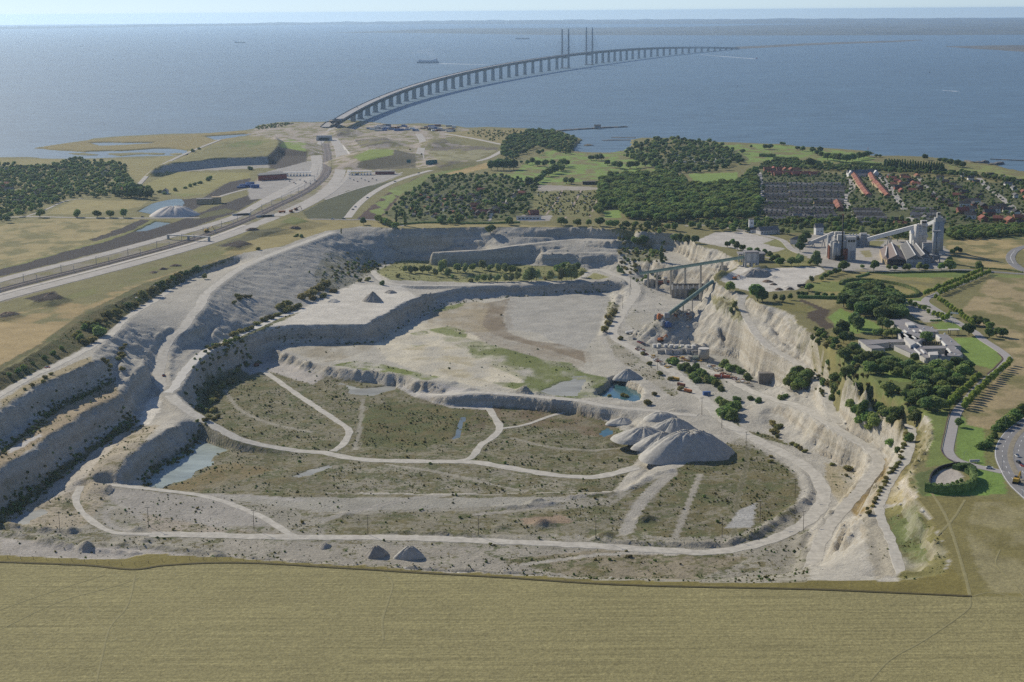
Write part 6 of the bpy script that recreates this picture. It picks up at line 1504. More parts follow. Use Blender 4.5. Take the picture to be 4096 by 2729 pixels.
for i in range(24):
    ptree('poplar', 3538 + i * 10.2, 680 + i * 0.7 + rnd.uniform(-1, 1), rnd.uniform(34, 42), 'tall narrow poplar in the straight rows behind the shore houses', 'poplar rows behind the shore houses', name='poplar')
for i in range(22):
    ptree('poplar', 3545 + i * 10.6, 664 + i * 0.7, rnd.uniform(26, 32), 'tall narrow poplar in the straight rows behind the shore houses', 'poplar rows behind the shore houses', name='poplar')
for i in range(9): ptree('poplar', 3018 + rnd.uniform(-3, 3), 700 + i * 6, rnd.uniform(22, 30), 'slim poplar in the column at the street head beside the wood', 'poplar column beside the wood', name='poplar')
for i in range(14): ptree('park', 3850 + i * 26 + rnd.uniform(-6, 6), 690 + i * 5.5, rnd.uniform(14, 20), 'small tree on the grass strip along the eastern shore', 'small trees on the eastern shore strip', name='park_tree', wide=1.1)
for x, y, h, k in ((510, 790, 44, 'dark'), (540, 795, 50, 'dark'), (525, 790, 60, 'dark'), (560, 795, 44, 'dark'), (590, 798, 40, 'dark'), (600, 790, 34, 'dark'), (460, 785, 34, 'wood'), (480, 792, 36, 'wood')):
    ptree(k, x, y, h, 'large dark tree at the edge of the stubble below the west gardens', 'large trees below the west gardens', name='broadleaf_tree')
for x, y, h in ((655, 695, 12), (665, 698, 14), (1000, 680, 14), (770, 608, 12), (795, 598, 10), (840, 718, 14), (830, 724, 12), (800, 735, 12), (780, 742, 12), (760, 748, 12), (740, 755, 10), (640, 772, 12), (700, 765, 12), (660, 778, 12), (1190, 945, 10), (1205, 950, 12), (1180, 948, 8)):
    ptree('bushdark', x, y, h, 'low dark bush on the meadow west of the motorway', 'bushes on the western meadow', 'bush', 'bush', 1.3)
# plant surroundings
for x, y, h, k in ((3212, 985, 46, 'dark'), (3225, 965, 44, 'dark'), (3200, 1008, 40, 'dark'), (3245, 1062, 0, 0), (3268, 1064, 56, 'pale'), (3195, 1062, 44, 'pale'), (3165, 1065, 40, 'wood'), (3120, 1062, 36, 'park'), (3090, 1050, 30, 'park'), (3240, 1060, 24, 'park'), (3372, 1085, 46, 'park'), (3448, 1074, 18, 'park'), (3495, 1082, 40, 'park'),
                   (3555, 1080, 22, 'park'), (3580, 1082, 22, 'park'), (3620, 1084, 28, 'dark'), (3635, 1084, 30, 'dark'), (3678, 1080, 30, 'pale'), (3700, 1082, 28, 'park'), (3765, 1082, 30, 'park'), (3800, 1084, 46, 'park'), (3795, 1055, 30, 'park'), (3808, 1018, 24, 'park'), (3826, 1010, 24, 'dark'), (3840, 1014, 22, 'dark'), (3915, 1084, 40, 'dark'), (3590, 965, 50, 'park'), (3640, 965, 36, 'pale'), (3620, 958, 30, 'park'),
                   (3150, 940, 26, 'pale'), (3180, 925, 26, 'pale'), (3205, 922, 28, 'pale'), (2890, 925, 26, 'wood'), (2930, 930, 30, 'wood'), (2975, 925, 28, 'wood'), (3000, 920, 26, 'dark'), (2990, 930, 24, 'wood'), (3130, 935, 24, 'pale'),
                   (3300, 1115, 26, 'park'), (3320, 1105, 26, 'park'), (3285, 1125, 22, 'park'), (3340, 1100, 26, 'dark'), (3355, 1095, 22, 'park'), (3245, 1130, 26, 'pale'), (3235, 1165, 36, 'park'), (3225, 1185, 20, 'dark'), (3195, 1185, 20, 'dark'), (3210, 1188, 22, 'dark'), (3270, 1188, 22, 'dark'), (3300, 1192, 22, 'dark'), (3330, 1192, 20, 'dark'), (3360, 1190, 20, 'dark'),
                   (2930, 985, 30, 'dark'), (2950, 1000, 34, 'dark'), (2910, 990, 26, 'dark'), (2970, 1005, 28, 'wood'), (3000, 1010, 24, 'park'), (3030, 1015, 24, 'park'), (3060, 1020, 26, 'park'), (3080, 1030, 26, 'dark'), (3110, 1040, 26, 'park')):
    if k: ptree(k, x, y, h, 'tree among the yards round the cement plant', 'trees round the cement plant', name='plant_tree', wide=1.05)

# hedges: leafy walls following a line
def hedge(pts, width, height, leaf, label, group=None, z=None, closed=False):
    L = land(pts) if z is None else xyz(pts, z)
    if closed: L = np.vstack([L, L[:1]])
    W = resample(smooth(L, 5), 1.5); N = sides(W)
    base = W[0].copy(); rs = np.random.RandomState(len(W)); mb = MB()
    vs, fs = [], []
    for i in range(len(W)):
        c = W[i] - base
        k = 0.9 + 0.25 * rs.rand()
        for s, zz in ((-1, -0.4), (-0.95, height * 0.9 * k), (0.95, height * 0.9 * k), (1, -0.4)):
            vs.append((c[0] + N[i, 0] * s * width / 2, c[1] + N[i, 1] * s * width / 2, c[2] + zz))
    for i in range(len(W) - 1):
        o = i * 4
        fs += [(o + k, o + k + 1, o + k + 5, o + k + 4) for k in range(3)]
    fs += [(3, 2, 1, 0), tuple(len(vs) - 4 + k for k in range(4))]
    mb.add(vs, fs)
    for i in range(len(W)):
        for _ in range(max(3, int(height * 1.6))):
            s = rs.uniform(-1.1, 1.1); zz = rs.uniform(0.2, 1.05) * height if abs(s) > 0.85 else height * rs.uniform(0.85, 1.12)
            p = W[i] - base + np.array([N[i, 0] * s * width / 2, N[i, 1] * s * width / 2, zz]) + rs.normal(0, 0.25, 3)
            a = rs.normal(size=3); a /= np.linalg.norm(a); b = np.cross(a, rs.normal(size=3)); b /= np.linalg.norm(b) + 1e-9
            q = 0.5 * rs.uniform(0.6, 1.3)
            mb.add([p - a * q, p - b * q, p + a * q, p + b * q], [(0, 1, 2, 3)])
    return single('hedge', mb, leaf, label, 'hedge', base, 0, group)
ell = [(3362, 1140), (3375, 1128), (3420, 1122), (3480, 1124), (3560, 1135), (3620, 1148), (3662, 1165), (3672, 1178), (3650, 1188), (3600, 1190), (3560, 1186)]
hedge(ell, 3.4, 2.6, F_DARK, 'clipped dark hedge curving round the oval lawn')
hedge([(3470, 1092), (3540, 1094), (3660, 1092), (3790, 1089), (3880, 1088)], 1.6, 1.6, F_DARK, 'long low hedge between the plant road and the meadow')
hedge([(3425, 1110), (3455, 1104), (3475, 1096)], 2, 1.8, F_DARK, 'short dark hedge at the meadow corner below the plant road')
hedge([(3190, 1192), (3260, 1194), (3340, 1196), (3390, 1192)], 3, 3.0, F_DARK, 'thick shrub hedge between the oval lawn and the dug field')
hedge([(3700, 1965), (3760, 1972), (3840, 1968), (3890, 1950), (3900, 1930), (3885, 1905)], 2.6, 5.0, F_DARK, 'tall dark hedge round the gravel forecourt')
hedge([(3820, 1880), (3850, 1872), (3880, 1876), (3892, 1892), (3865, 1896)], 4.5, 3.0, F_DARK, 'dark hedge clump between the forecourt and the green lawn')
for x, y in ((3742, 1946), (3766, 1946), (3790, 1944), (3811, 1940), (3829, 1934), (3846, 1926)):
    ptree('bushdark', x, y, 14, 'small ball tree along the edge of the gravel forecourt', 'ball trees on the forecourt', name='ball_tree')
hedge([(3640, 1222), (3690, 1224), (3720, 1232)], 1.4, 1.2, F_DARK, 'low hedge strip in the office car park')
hedge([(3720, 1285), (3765, 1284)], 1.6, 1.2, F_DARK, 'low hedge between the car park and the small lawn')
for a in ((3042, 620, 3095), (3095, 634, 3188), (3042, 668, 3095)):
    hedge([(a[0], a[1] + 6), ((a[0] + a[2]) / 2, a[1] + 7), (a[2], a[1] + 6)], 16, 6, F_DARK, 'clipped oblong thicket on the shore lawn', 'oblong thickets on the shore lawn')
hedge([(3410, 658), (3470, 662), (3525, 664)], 12, 5, F_DARK, 'long dark thicket in front of the poplar rows')
hedge([(3370, 672), (3420, 674), (3475, 675)], 10, 4, F_DARK, 'low dark thicket by the grey-roofed house on the lawn')
hedge([(3880, 1073), (3960, 1076), (4030, 1082), (4090, 1092)], 1.5, 1.4, F_DARK, 'thin hedge along the lane below the tan field')
hedge([(1560, 905), (1700, 893), (1900, 896), (2080, 892)], 3, 2.2, F_DARK, 'overgrown hedge at the back of the allotments')
# ------------------------------------------------------------------ the bridge
M_BCON = mat('bridge_concrete', (0.30, 0.295, 0.285), 0.85, 0.12, 0.05)
M_BDARK = mat('bridge_truss_steel', (0.10, 0.105, 0.11), 0.7, 0.1, 0.05)
M_BDECK = mat('bridge_deck', (0.33, 0.32, 0.31), 0.85, 0.08, 0.02)
z2 = lambda x, y: (1300 + x / 1.68143, y / 1.68143)
z3 = lambda x, y: (2696 + x / 1.68143, y / 1.68143)
PB = [z2(*q) for q in ((190, 815), (238, 800), (288, 780), (340, 762), (392, 738), (444, 718), (496, 700), (548, 685), (600, 669), (652, 655), (705, 639), (757, 624), (810, 606), (862, 595), (916, 583), (968, 572), (1022, 561), (1076, 550), (1130, 540), (1183, 530), (1237, 520), (1290, 511), (1345, 503), (1398, 495), (1453, 487), (1507, 479), (1560, 471))]
PY = [z2(1617, 462), z2(1778, 439)]
PC = [z2(*q) for q in ((1826, 432), (1868, 425), (1908, 419), (1948, 413), (1988, 408), (2029, 402), (2069, 397), (2111, 393), (2151, 388), (2193, 384), (2236, 380), (2278, 376), (2320, 372))] + [z3(*q) for q in ((14, 367), (57, 361), (100, 357), (143, 353), (186, 350), (230, 346), (274, 343), (311, 341), (349, 339), (388, 337))]
base_px = np.array(PB + PY + PC)
cf = np.polyfit((base_px[:, 0] - 2200) / 800, np.log(base_px[:, 1] - 44 + 0.0073 * (base_px[:, 0] - 2048)), 4)
def base_y(x): return np.exp(np.polyval(cf, (x - 2200) / 800)) + 44 - 0.0073 * (x - 2048)
DK = [z2(50, 812), z2(130, 772), z2(200, 736), z2(300, 690), z2(400, 650), z2(500, 615), z2(600, 582), z2(700, 550), z2(800, 521), z2(900, 495), z2(1000, 472), z2(1100, 451), z2(1200, 431), z2(1300, 413), z2(1400, 397), z2(1500, 382), z2(1600, 368), z2(1760, 349), z2(1850, 342), z2(2000, 333), z2(2200, 325), z2(2350, 322), z3(100, 319), z3(200, 317), z3(300, 316), z3(430, 316)]
DK = np.array(DK)
dcf = np.polyfit((DK[:, 0] - 2200) / 800, DK[:, 1], 6)
def deck_y(x): return np.polyval(dcf, (x - 2200) / 800)
def on_path(x):
    b = at([(x, base_y(x))], 0.0)[0]
    d = rays([(x, deck_y(x))])[0]
    t = math.hypot(b[0], b[1]) / math.hypot(d[0], d[1])
    return np.array([b[0], b[1], CAMZ + d[2] * t])
xsb = np.linspace(1352, 2955, 160)
path = np.array([on_path(x) for x in xsb])
# smooth height profile: rises to the pylons and falls to the island
sd = np.concatenate([[0], np.cumsum(np.linalg.norm(np.diff(path[:, :2], axis=0), axis=1))])
pz = np.polyfit(sd / 8000, path[:, 2], 3)
path[:, 2] = np.maximum(np.polyval(pz, sd / 8000), 12)
ab = gp(1330, 494, 6.0); ab2 = gp(1300, 510, 4.0)
path = np.vstack([[ab2[0], ab2[1], 5.5], [ab[0], ab[1], 8.0 + 0.2 * path[0, 2]], path])
BR = thing('cable_stayed_bridge', 'long curving grey bridge on many piers with two tall pylons over the strait', 'bridge', (float(ab[0]), float(ab[1]), 0))
B0 = np.array([ab[0], ab[1], 0.0])
bp_ = resample(path, 40.0); Nb = sides(bp_)
def loft(name, prof, m, parent=BR):
    """sweep a closed cross-section (offset, height) along the bridge"""
    vs, fs = [], []; n = len(prof)
    for i in range(len(bp_)):
        for o_, h_ in prof:
            vs.append((bp_[i, 0] + Nb[i, 0] * o_ - B0[0], bp_[i, 1] + Nb[i, 1] * o_ - B0[1], bp_[i, 2] + h_))
    for i in range(len(bp_) - 1):
        for k in range(n):
            a_ = i * n + k; b_ = i * n + (k + 1) % n
            fs.append((a_, b_, b_ + n, a_ + n))
    fs += [tuple(range(n))[::-1], tuple(range(len(vs) - n, len(vs)))]
    return part(name, MB().add(vs, fs), m, parent)
dk = loft('deck', [(-12, -1.5), (12, -1.5), (12, 0), (-12, 0)], M_BDECK)
loft('railing', [(-12.3, 0), (-11.9, 0), (-11.9, 1.6), (-12.3, 1.6)], M_BDARK, dk)
loft('railing', [(11.9, 0), (12.3, 0), (12.3, 1.6), (11.9, 1.6)], M_BDARK, dk)
loft('lower_deck', [(-6.5, -11), (6.5, -11), (6.5, -9.4), (-6.5, -9.4)], M_BDARK)
tr = MB(); fine = resample(path[2:], 20.0); Nf = sides(fine)
for i in range(len(fine) - 1):
    for s_ in (-1, 1):
        a_ = fine[i] - B0 + np.array([Nf[i, 0] * 6.5 * s_, Nf[i, 1] * 6.5 * s_, -10.2]); b_ = fine[i + 1] - B0 + np.array([Nf[i + 1, 0] * 6.5 * s_, Nf[i + 1, 1] * 6.5 * s_, -10.2])
        mid_ = (a_ + b_) / 2 + np.array([0, 0, 9.0])
        tr.beam(a_, mid_, 1.5, 1.5); tr.beam(mid_, b_, 1.5, 1.5)
t_ = part('truss', tr, M_BDARK, BR); t_['kind'] = 'stuff'
def at_x(x):
    p = on_path(x)
    i = int(np.argmin(np.hypot(path[:, 0] - p[0], path[:, 1] - p[1])))
    i = min(max(i, 1), len(path) - 2)
    d = path[i + 1, :2] - path[i - 1, :2]
    return np.array([p[0], p[1], path[i, 2]]), math.atan2(d[1], d[0])
for x in [q[0] for q in PB + PC]:
    p, a_ = at_x(x)
    top = p[2] - 11.2
    mb = MB().box((0, 0, -2), (5.0, 15.0, top + 2), 0, 0.84).box((0, 0, -1), (9, 19, 3.5)).box((0, 0, top - 2.6), (6.0, 15.5, 2.6))
    o = part('pier', mb, M_BCON, BR); o.location = (p[0] - B0[0], p[1] - B0[1], 0); o.rotation_euler = (0, 0, a_)
pyl = []
for x, py_top in ((PY[0][0], 116), (PY[1][0], 110)):
    p, a_ = at_x(x)
    d = rays([(x, py_top)])[0]; ht = CAMZ + d[2] * math.hypot(p[0], p[1]) / math.hypot(d[0], d[1])
    e = bpy.data.objects.new('pylon', None); COL.objects.link(e); e.parent = BR
    e.location = (p[0] - B0[0], p[1] - B0[1], 0); e.rotation_euler = (0, 0, a_)
    for s_ in (-1, 1):
        part('leg', MB().box((0, s_ * 17, -2), (13, 9, p[2]), 0, 0.85).box((0, s_ * 17, p[2] - 2.2), (10.5, 7.4, ht - p[2] + 2), 0, 0.62), M_BCON, e)
    part('crossbeam', MB().box((0, 0, p[2] - 18), (7, 33, 6)), M_BCON, e)
    part('footing', MB().box((0, 0, -2), (30, 50, 5)), M_BCON, e)
    pyl.append((p, a_, ht))
for (p, a_, ht) in pyl:
    for s_ in (-1, 1):
        for dr in (-1, 1):
            for k in range(9):
                h1 = p[2] + (ht - p[2]) * (0.28 + 0.075 * k); l = 26 + 24 * k
                q0 = np.array([-math.sin(a_) * 17 * s_, math.cos(a_) * 17 * s_, h1]); 
                q1 = np.array([math.cos(a_) * l * dr - math.sin(a_) * 13 * s_, math.sin(a_) * l * dr + math.cos(a_) * 13 * s_, p[2] - 0.5])
                o = part('stay_cable', MB().beam(q0, q1, 0.34), M_BDARK, BR); o.location = (p[0] - B0[0], p[1] - B0[1], 0)
part('abutment', MB().box((0, 0, -2), (40, 34, 7.5), math.atan2(path[2, 1] - path[1, 1], path[2, 0] - path[1, 0])), M_BCON, BR).location = (0, 0, 0)

# ------------------------------------------------------------------ ships and things on the water
M_HULLD = mat('dark_hull', (0.06, 0.07, 0.09), 0.6, 0.1, 0.1); M_HULLW = mat('white_hull', (0.62, 0.64, 0.66), 0.5, 0.05, 0.1)
M_RED = mat('red_paint', (0.42, 0.06, 0.035), 0.6, 0.1, 0.2); M_GLASS = mat('dark_window', (0.03, 0.035, 0.045), 0.15, 0.1, 0.5, spec=0.6)
M_FOAM = mat('foam', (0.62, 0.66, 0.68), 0.9, 0.2, 0.05)
def hull(L, B, D):
    n = 9; vs, fs = [], []
    for i in range(n):
        t = i / (n - 1); x = (t - 0.5) * L; w = B / 2 * min(1, 3.2 * (1 - t) + 0.02) ** 0.6 * (0.85 + 0.15 * min(1, 6 * t)); sh = D * (1 + 0.35 * max(0, t - 0.75) * 4 * 0.4)
        vs += [(x, -w * 0.8, -1), (x, -w, sh), (x, w, sh), (x, w * 0.8, -1)]
    for i in range(n - 1):
        o = i * 4
        fs += [(o + k, o + (k + 1) % 4, o + (k + 1) % 4 + 4, o + k + 4) for k in range(4)]
    fs += [(3, 2, 1, 0), tuple(len(vs) - 4 + k for k in range(4))]
    return MB().add(vs, fs)
def ship(px, py, Lpx, label, name, rz, hullm, decks, funnel=True, fore=False):
    p = gp(px, py, 0.0); L = Lpx * mpp(p); B = L * 0.16; D = L * 0.07
    e = thing(name, label, 'ship', p, rz)
    part('hull', hull(L, B, D), hullm, e)
    s = -1
    sb = part('superstructure', decks(L, B, D), M_HULLW, e)
    for k in range(3):
        part('window_band', MB().box((-L * 0.33, 0, D + L * 0.03 * (k + 0.4)), (L * 0.14 + 0.8, B * 0.82, L * 0.008)), M_GLASS, sb)
    if funnel: part('funnel', MB().box((-L * 0.40, 0, D + L * 0.05), (L * 0.04, B * 0.25, L * 0.085), 0, 0.8), M_RED, e)
    part('mast', MB().beam((L * 0.3, 0, D), (L * 0.3, 0, D + L * 0.13), 0.8), M_HULLW, e)
    return e
cargo = lambda L, B, D: MB().box((-L * 0.36, 0, D), (L * 0.14, B * 0.8, L * 0.10)).box((L * 0.05, 0, D), (L * 0.5, B * 0.7, L * 0.015))
ferry = lambda L, B, D: MB().box((-L * 0.02, 0, D), (L * 0.88, B * 0.95, L * 0.075)).box((-L * 0.33, 0, D + L * 0.074), (L * 0.14, B * 0.8, L * 0.045)).box((L * 0.34, 0, D + L * 0.074), (L * 0.10, B * 0.8, L * 0.03))
ship(960, 172, 42, 'low dark cargo ship with its bridge aft on open water', 'cargo_ship', 0.03, M_HULLD, cargo)
ship(1711, 253, 86, 'big pale ferry trailing grey smoke beyond the bridge', 'ferry', math.pi + 0.05, mat('grey_hull', (0.30, 0.32, 0.34), 0.6, 0.1, 0.1), ferry)
ship(327, 186, 12, 'tiny dark vessel far out on the bright water', 'coaster', 0.1, M_HULLD, cargo)
ship(2090, 157, 56, 'long flat dark barge far beyond the pylons', 'barge', 0.02, M_HULLD, lambda L, B, D: MB().box((-L * 0.4, 0, D), (L * 0.06, B * 0.6, L * 0.03)), False)
p = gp(3028, 236, 0.0); L = 16 * mpp(p)
e = thing('pilot_boat', 'fast white boat with orange cabin and a long wake', 'boat', p, 0.0)
part('hull', hull(L, L * 0.3, L * 0.1), M_HULLW, e); part('cabin', MB().box((-L * 0.05, 0, L * 0.1), (L * 0.35, L * 0.22, L * 0.14), 0, 0.8), mat('orange_paint', (0.55, 0.16, 0.04), 0.6, 0.1), e); part('mast', MB().beam((-L * 0.1, 0, L * 0.2), (-L * 0.1, 0, L * 0.4), L * 0.02), M_HULLW, e)
def wake(px0, px1, w0, w1):
    a = gp(*px0, 0.0); b = gp(*px1, 0.0); d = (b - a)[:2]; d = d / np.linalg.norm(d); n_ = np.array([-d[1], d[0]])
    vs = []
    for k in range(21):
        t = k / 20; c = a[:2] + (b - a)[:2] * t; w = (w0 + (w1 - w0) * t) * (0.7 + 0.6 * rnd.random())
        vs += [(c[0] + n_[0] * w, c[1] + n_[1] * w, 0.05), (c[0] - n_[0] * w, c[1] - n_[1] * w, 0.05)]
    me = MB().add(vs, [(2 * i, 2 * i + 1, 2 * i + 3, 2 * i + 2) for i in range(20)]).mesh('wake', M_FOAM)
    if me.polygons[0].normal.z < 0: me.flip_normals()
    o = struct('wake', me, 'stuff'); o['label'] = 'pale wake on the water behind a vessel'
wake((3018, 236), (2800, 219), 12, 5); wake((1760, 255), (1950, 259), 25, 8); wake((3830, 366), (3770, 362), 8, 3)
# smoke of the ferry: a drifting plume
sm = bpy.data.materials.new('ship_smoke'); sm.use_nodes = True
sn, sl_ = sm.node_tree.nodes, sm.node_tree.links; sn.remove(sn['Principled BSDF'])
vv = sn.new('ShaderNodeVolumePrincipled'); vv.inputs['Color'].default_value = (0.9, 0.92, 0.95, 1); vv.inputs['Density'].default_value = 0.0035
sl_.new(vv.outputs['Volume'], sn['Material Output'].inputs['Volume'])
f = gp(1740, 250, 0.0); k = mpp(f); mb = MB()
for x, z_, r in ((0, 26, 9), (-8, 36, 12), (-20, 46, 15), (-30, 55, 14), (-14, 60, 11), (-45, 52, 14), (-62, 50, 12), (-85, 44, 10)):
    mb.add(IC1V * np.array([r * 1.2, r, r * 0.8]) * k + np.array([x * k, 0, z_ * k * 0.8]), IC1F)
o = obj('smoke', mb.mesh('smoke', sm)); o.location = tuple(f); o['kind'] = 'stuff'; o['label'] = 'thin grey smoke drifting from the ferry funnel'
# sails, buoys
def sail(px, py, h, label):
    p = gp(px, py, 0.0); H = h * mpp(p); e = thing('sailing_boat', label, 'sailing boat', p, 0.4)
    part('hull', hull(H * 0.7, H * 0.22, H * 0.06), M_HULLW, e)
    part('sail', MB().add([(-H * 0.3, 0.1, H * 0.1), (H * 0.03, 0.1, H * 0.1), (H * 0.03, 0.1, H), (-H * 0.3, -0.1, H * 0.1), (H * 0.03, -0.1, H * 0.1), (H * 0.03, -0.1, H)], [(0, 1, 2), (5, 4, 3), (0, 3, 4, 1), (1, 4, 5, 2), (2, 5, 3, 0)]), M_HULLW, e)
    part('mast', MB().beam((H * 0.04, 0, 0), (H * 0.04, 0, H * 1.04), H * 0.03), M_BDARK, e)
sail(2250, 318, 9, 'small white sailing boat alone on the water before the pylons'); sail(2950, 348, 12, 'white sailing boat on the blue water east of the bridge'); sail(3149, 575, 9, 'little white sailing boat close in by the shore lawns')
def buoy(px, py, h, m, label):
    p = gp(px, py, 0.0); H = h * mpp(p); e = thing('buoy', label, 'buoy', p)
    part('float', MB().cyl((0, 0, -0.5), H * 0.25, H * 0.3, 10), m, e); part('tower', MB().cyl((0, 0, H * 0.25), H * 0.1, H * 0.75, 8, H * 0.04), m, e)
buoy(3600, 290, 6, M_RED, 'low red buoy on the open water'); buoy(3718, 292, 8, M_HULLD, 'dark spar buoy near the red buoy'); buoy(452, 240, 8, M_HULLD, 'dark marker beacon standing alone on the bright water'); buoy(630, 232, 6, M_HULLD, 'thin dark marker on the bright water'); buoy(3472, 597, 7, M_RED, 'red beacon off the small stone spit')
# jetty and groynes
M_STONE = mat('shore_stone', (0.15, 0.14, 0.125), 0.95, 0.3, 0.15)
def groyne(pts, w, h, label, name='breakwater'):
    W = resample(np.column_stack([at(pts, 0.0), np.zeros(len(pts))]), 12); N = sides(W); base = W[0].copy(); mb = MB(); rs = np.random.RandomState(len(W))
    vs, fs = [], []
    for i in range(len(W)):
        c = W[i] - base
        for s, zz in ((-1, -2), (-0.45, h), (0.45, h), (1, -2)):
            vs.append((c[0] + N[i, 0] * s * w / 2 + rs.normal(0, 0.4), c[1] + N[i, 1] * s * w / 2 + rs.normal(0, 0.4), zz + (rs.normal(0, h * 0.15) if zz > 0 else 0)))
    for i in range(len(W) - 1): fs += [(i * 4 + k, i * 4 + k + 1, i * 4 + k + 5, i * 4 + k + 4) for k in range(3)]
    mb.add(vs, fs)
    return single(name, mb, M_STONE, label, 'breakwater', base)
groyne([(2220, 526), (2300, 520), (2390, 514), (2480, 510), (2505, 509)], 30, 2.6, 'long dark stone breakwater running out past the lagoon')
p = gp(2390, 513, 2.0); e = thing('pump_hut', 'square grey hut halfway along the stone breakwater', 'hut', p); part('wall', MB().box((0, 0, 0), (16, 9, 6)), M_BCON, e); part('roof', MB().gable((0, 0, 6), (16, 9), 0, 3, 0.6), M_STONE, e)
groyne([(2410, 563), (2450, 562), (2520, 561)], 20, 1.4, 'low stone spit inside the lagoon mouth'); groyne([(2445, 551), (2500, 552), (2540, 553)], 14, 1.2, 'thin low spit across the lagoon mouth')
groyne([(3963, 638), (4000, 640), (4096, 644), (4200, 650)], 8, 1.4, 'dark row of stones standing off the eastern beach')
for a_, b_, l_ in (((3866, 648), (3890, 655), 'dark boat house slip nearest the shore trees'), ((3905, 657), (3945, 650), 'middle dark boat house slip on the eastern beach'), ((3960, 664), (4005, 656), 'outermost dark boat house slip on the eastern beach')):
    groyne([a_, ((a_[0] + b_[0]) / 2, (a_[1] + b_[1]) / 2), b_], 18, 4, l_, 'slipway')
q = [(2335, 583), (2350, 578), (2375, 582), (2345, 585)]
W = at(q, 0.0); b0 = W[0]
tag(obj('islet', MB().prism([tuple(w - b0) for w in W], -1, 1.2).mesh('islet', M_ISLE)), 'small grassy islet in the lagoon behind the shore', 'islet').location = (b0[0], b0[1], 0)
# ------------------------------------------------------------------ buildings
W_GREY = mat('plant_concrete', (0.36, 0.36, 0.345), 0.85, 0.14, 0.12); W_PALE = mat('pale_render', (0.50, 0.48, 0.44), 0.85, 0.08, 0.2); W_WHITE = mat('white_render', (0.68, 0.67, 0.63), 0.8, 0.06, 0.2)
W_BRICK = mat('brick_wall', (0.25, 0.105, 0.07), 0.9, 0.2, 0.4, rand=0.2); W_YEL = mat('yellow_brick', (0.42, 0.33, 0.20), 0.9, 0.12, 0.4)
R_RED = mat('red_tiles', (0.26, 0.10, 0.065), 0.9, 0.15, 0.5, rand=0.18); R_DARK = mat('dark_roof', (0.062, 0.06, 0.06), 0.9, 0.18, 0.4, rand=0.3); R_GREY = mat('grey_roof', (0.15, 0.148, 0.145), 0.9, 0.12, 0.3, rand=0.2)
R_BROWN = mat('brown_sheet_roof', (0.20, 0.155, 0.135), 0.85, 0.1, 0.2); R_FLAT = mat('flat_roof_felt', (0.24, 0.23, 0.23), 0.95, 0.14, 0.12); M_RUST = mat('rusty_steel', (0.20, 0.075, 0.045), 0.85, 0.35, 0.3)
M_GREEN = mat('green_conveyor', (0.16, 0.235, 0.20), 0.75, 0.1, 0.2); M_STEEL = mat('grey_steel', (0.28, 0.29, 0.30), 0.6, 0.1, 0.2); M_BLACK = mat('black_steel', (0.022, 0.020, 0.020), 0.7, 0.2, 0.2)
ZP = 12.0
def A(x, y, z=None): return gp(x, y, z)
def windows(parent, n, x0, x1, y, z, w, h, m=None):
    for i in range(n):
        x = x0 + (x1 - x0) * (i + 0.5) / n
        part('window', MB().box((x, y, z), (w, 0.16, h)), m or M_GLASS, parent)
def house(name, p, size, rz, wallm, roofm, label, group=None, rise=None, cat='house', win=True, chim=False, hip=False):
    L, Wd, Hh = size
    e = thing(name, label, cat, p, rz, group)
    w_ = part('wall', MB().box((0, 0, -0.5), (L, Wd, Hh + 0.5)), wallm, e)
    r_ = part('roof', MB().gable((0, 0, Hh), (L, Wd), 0, rise if rise else Wd * 0.38, 0.5), roofm, e)
    if win:
        for s_ in (-1, 1): windows(w_, max(2, int(L / 3.5)), -L / 2 + 0.6, L / 2 - 0.6, s_ * (Wd / 2 + 0.03), Hh * 0.42, 1.2, 1.2)
    if chim: part('chimney', MB().box((L * 0.2, 0, Hh + (rise or Wd * 0.38) * 0.7), (0.8, 0.8, 1.8)), W_BRICK, r_)
    return e
Z6 = lambda x, y: (2696 + x / 1.68143, 500 + y / 1.68143)
# prototypes copied over the suburb
HP = [house('house', (0, 0, -500), (12, 8.5, 4.2), 0, w_, r_, 'house', None, None, 'house', True, True) for w_, r_ in ((W_BRICK, R_DARK), (W_YEL, R_RED), (W_WHITE, R_DARK), (W_BRICK, R_RED), (W_WHITE, R_GREY))]
def put_house(k, px, py, rz, s, label, group):
    p = gp(px, py); dup(HP[k], p, rz, s, label, group)
KN = ['brick house with a dark pitched roof', 'yellow brick house with a red tiled roof', 'white house with a dark pitched roof', 'brick house with a red tiled roof', 'white house with a grey roof']
for px, py in [(3070, 685), (3095, 684), (3120, 686), (3140, 687), (3165, 688), (3185, 689)]:
    put_house(rnd.choice([3, 1]), px, py, 0.05 + math.pi / 2 * rnd.randint(0, 1), 1.1, 'gabled house with white front in the row behind the shore park', 'houses behind the shore park')
for i in range(16):
    put_house(rnd.choice([1, 3]), 3085 + i * 12, 698 + (i % 3) * 2.5 + i * 0.2, 0.05, 0.95, 'red-roofed house of the terrace head above the grey rows', 'red-roofed terrace heads')
def hp(lst, label, group, ks, s=(0.9, 1.15)):
    for px, py in lst:
        k = rnd.choice(ks); put_house(k, px + rnd.uniform(-2, 2), py, rnd.choice([0.05, math.pi / 2 + 0.05, -0.3]), rnd.uniform(*s) * 0.9, KN[k] + ' ' + label, group)
hp([(3560 + i * 13.5, 712 + (i % 4) * 9) for i in range(9)] + [(3575 + i * 15, 745 + (i % 3) * 12) for i in range(8)], 'among gardens east of the broad street', 'houses east of the broad street', [1, 3, 1, 0])
hp([(3760 + i * 24, 720 + (i % 5) * 14) for i in range(7)] + [(3740 + i * 22, 790 + (i % 4) * 12) for i in range(9)], 'half hidden in the garden trees', 'houses hidden in garden trees', [0, 2, 0, 3])
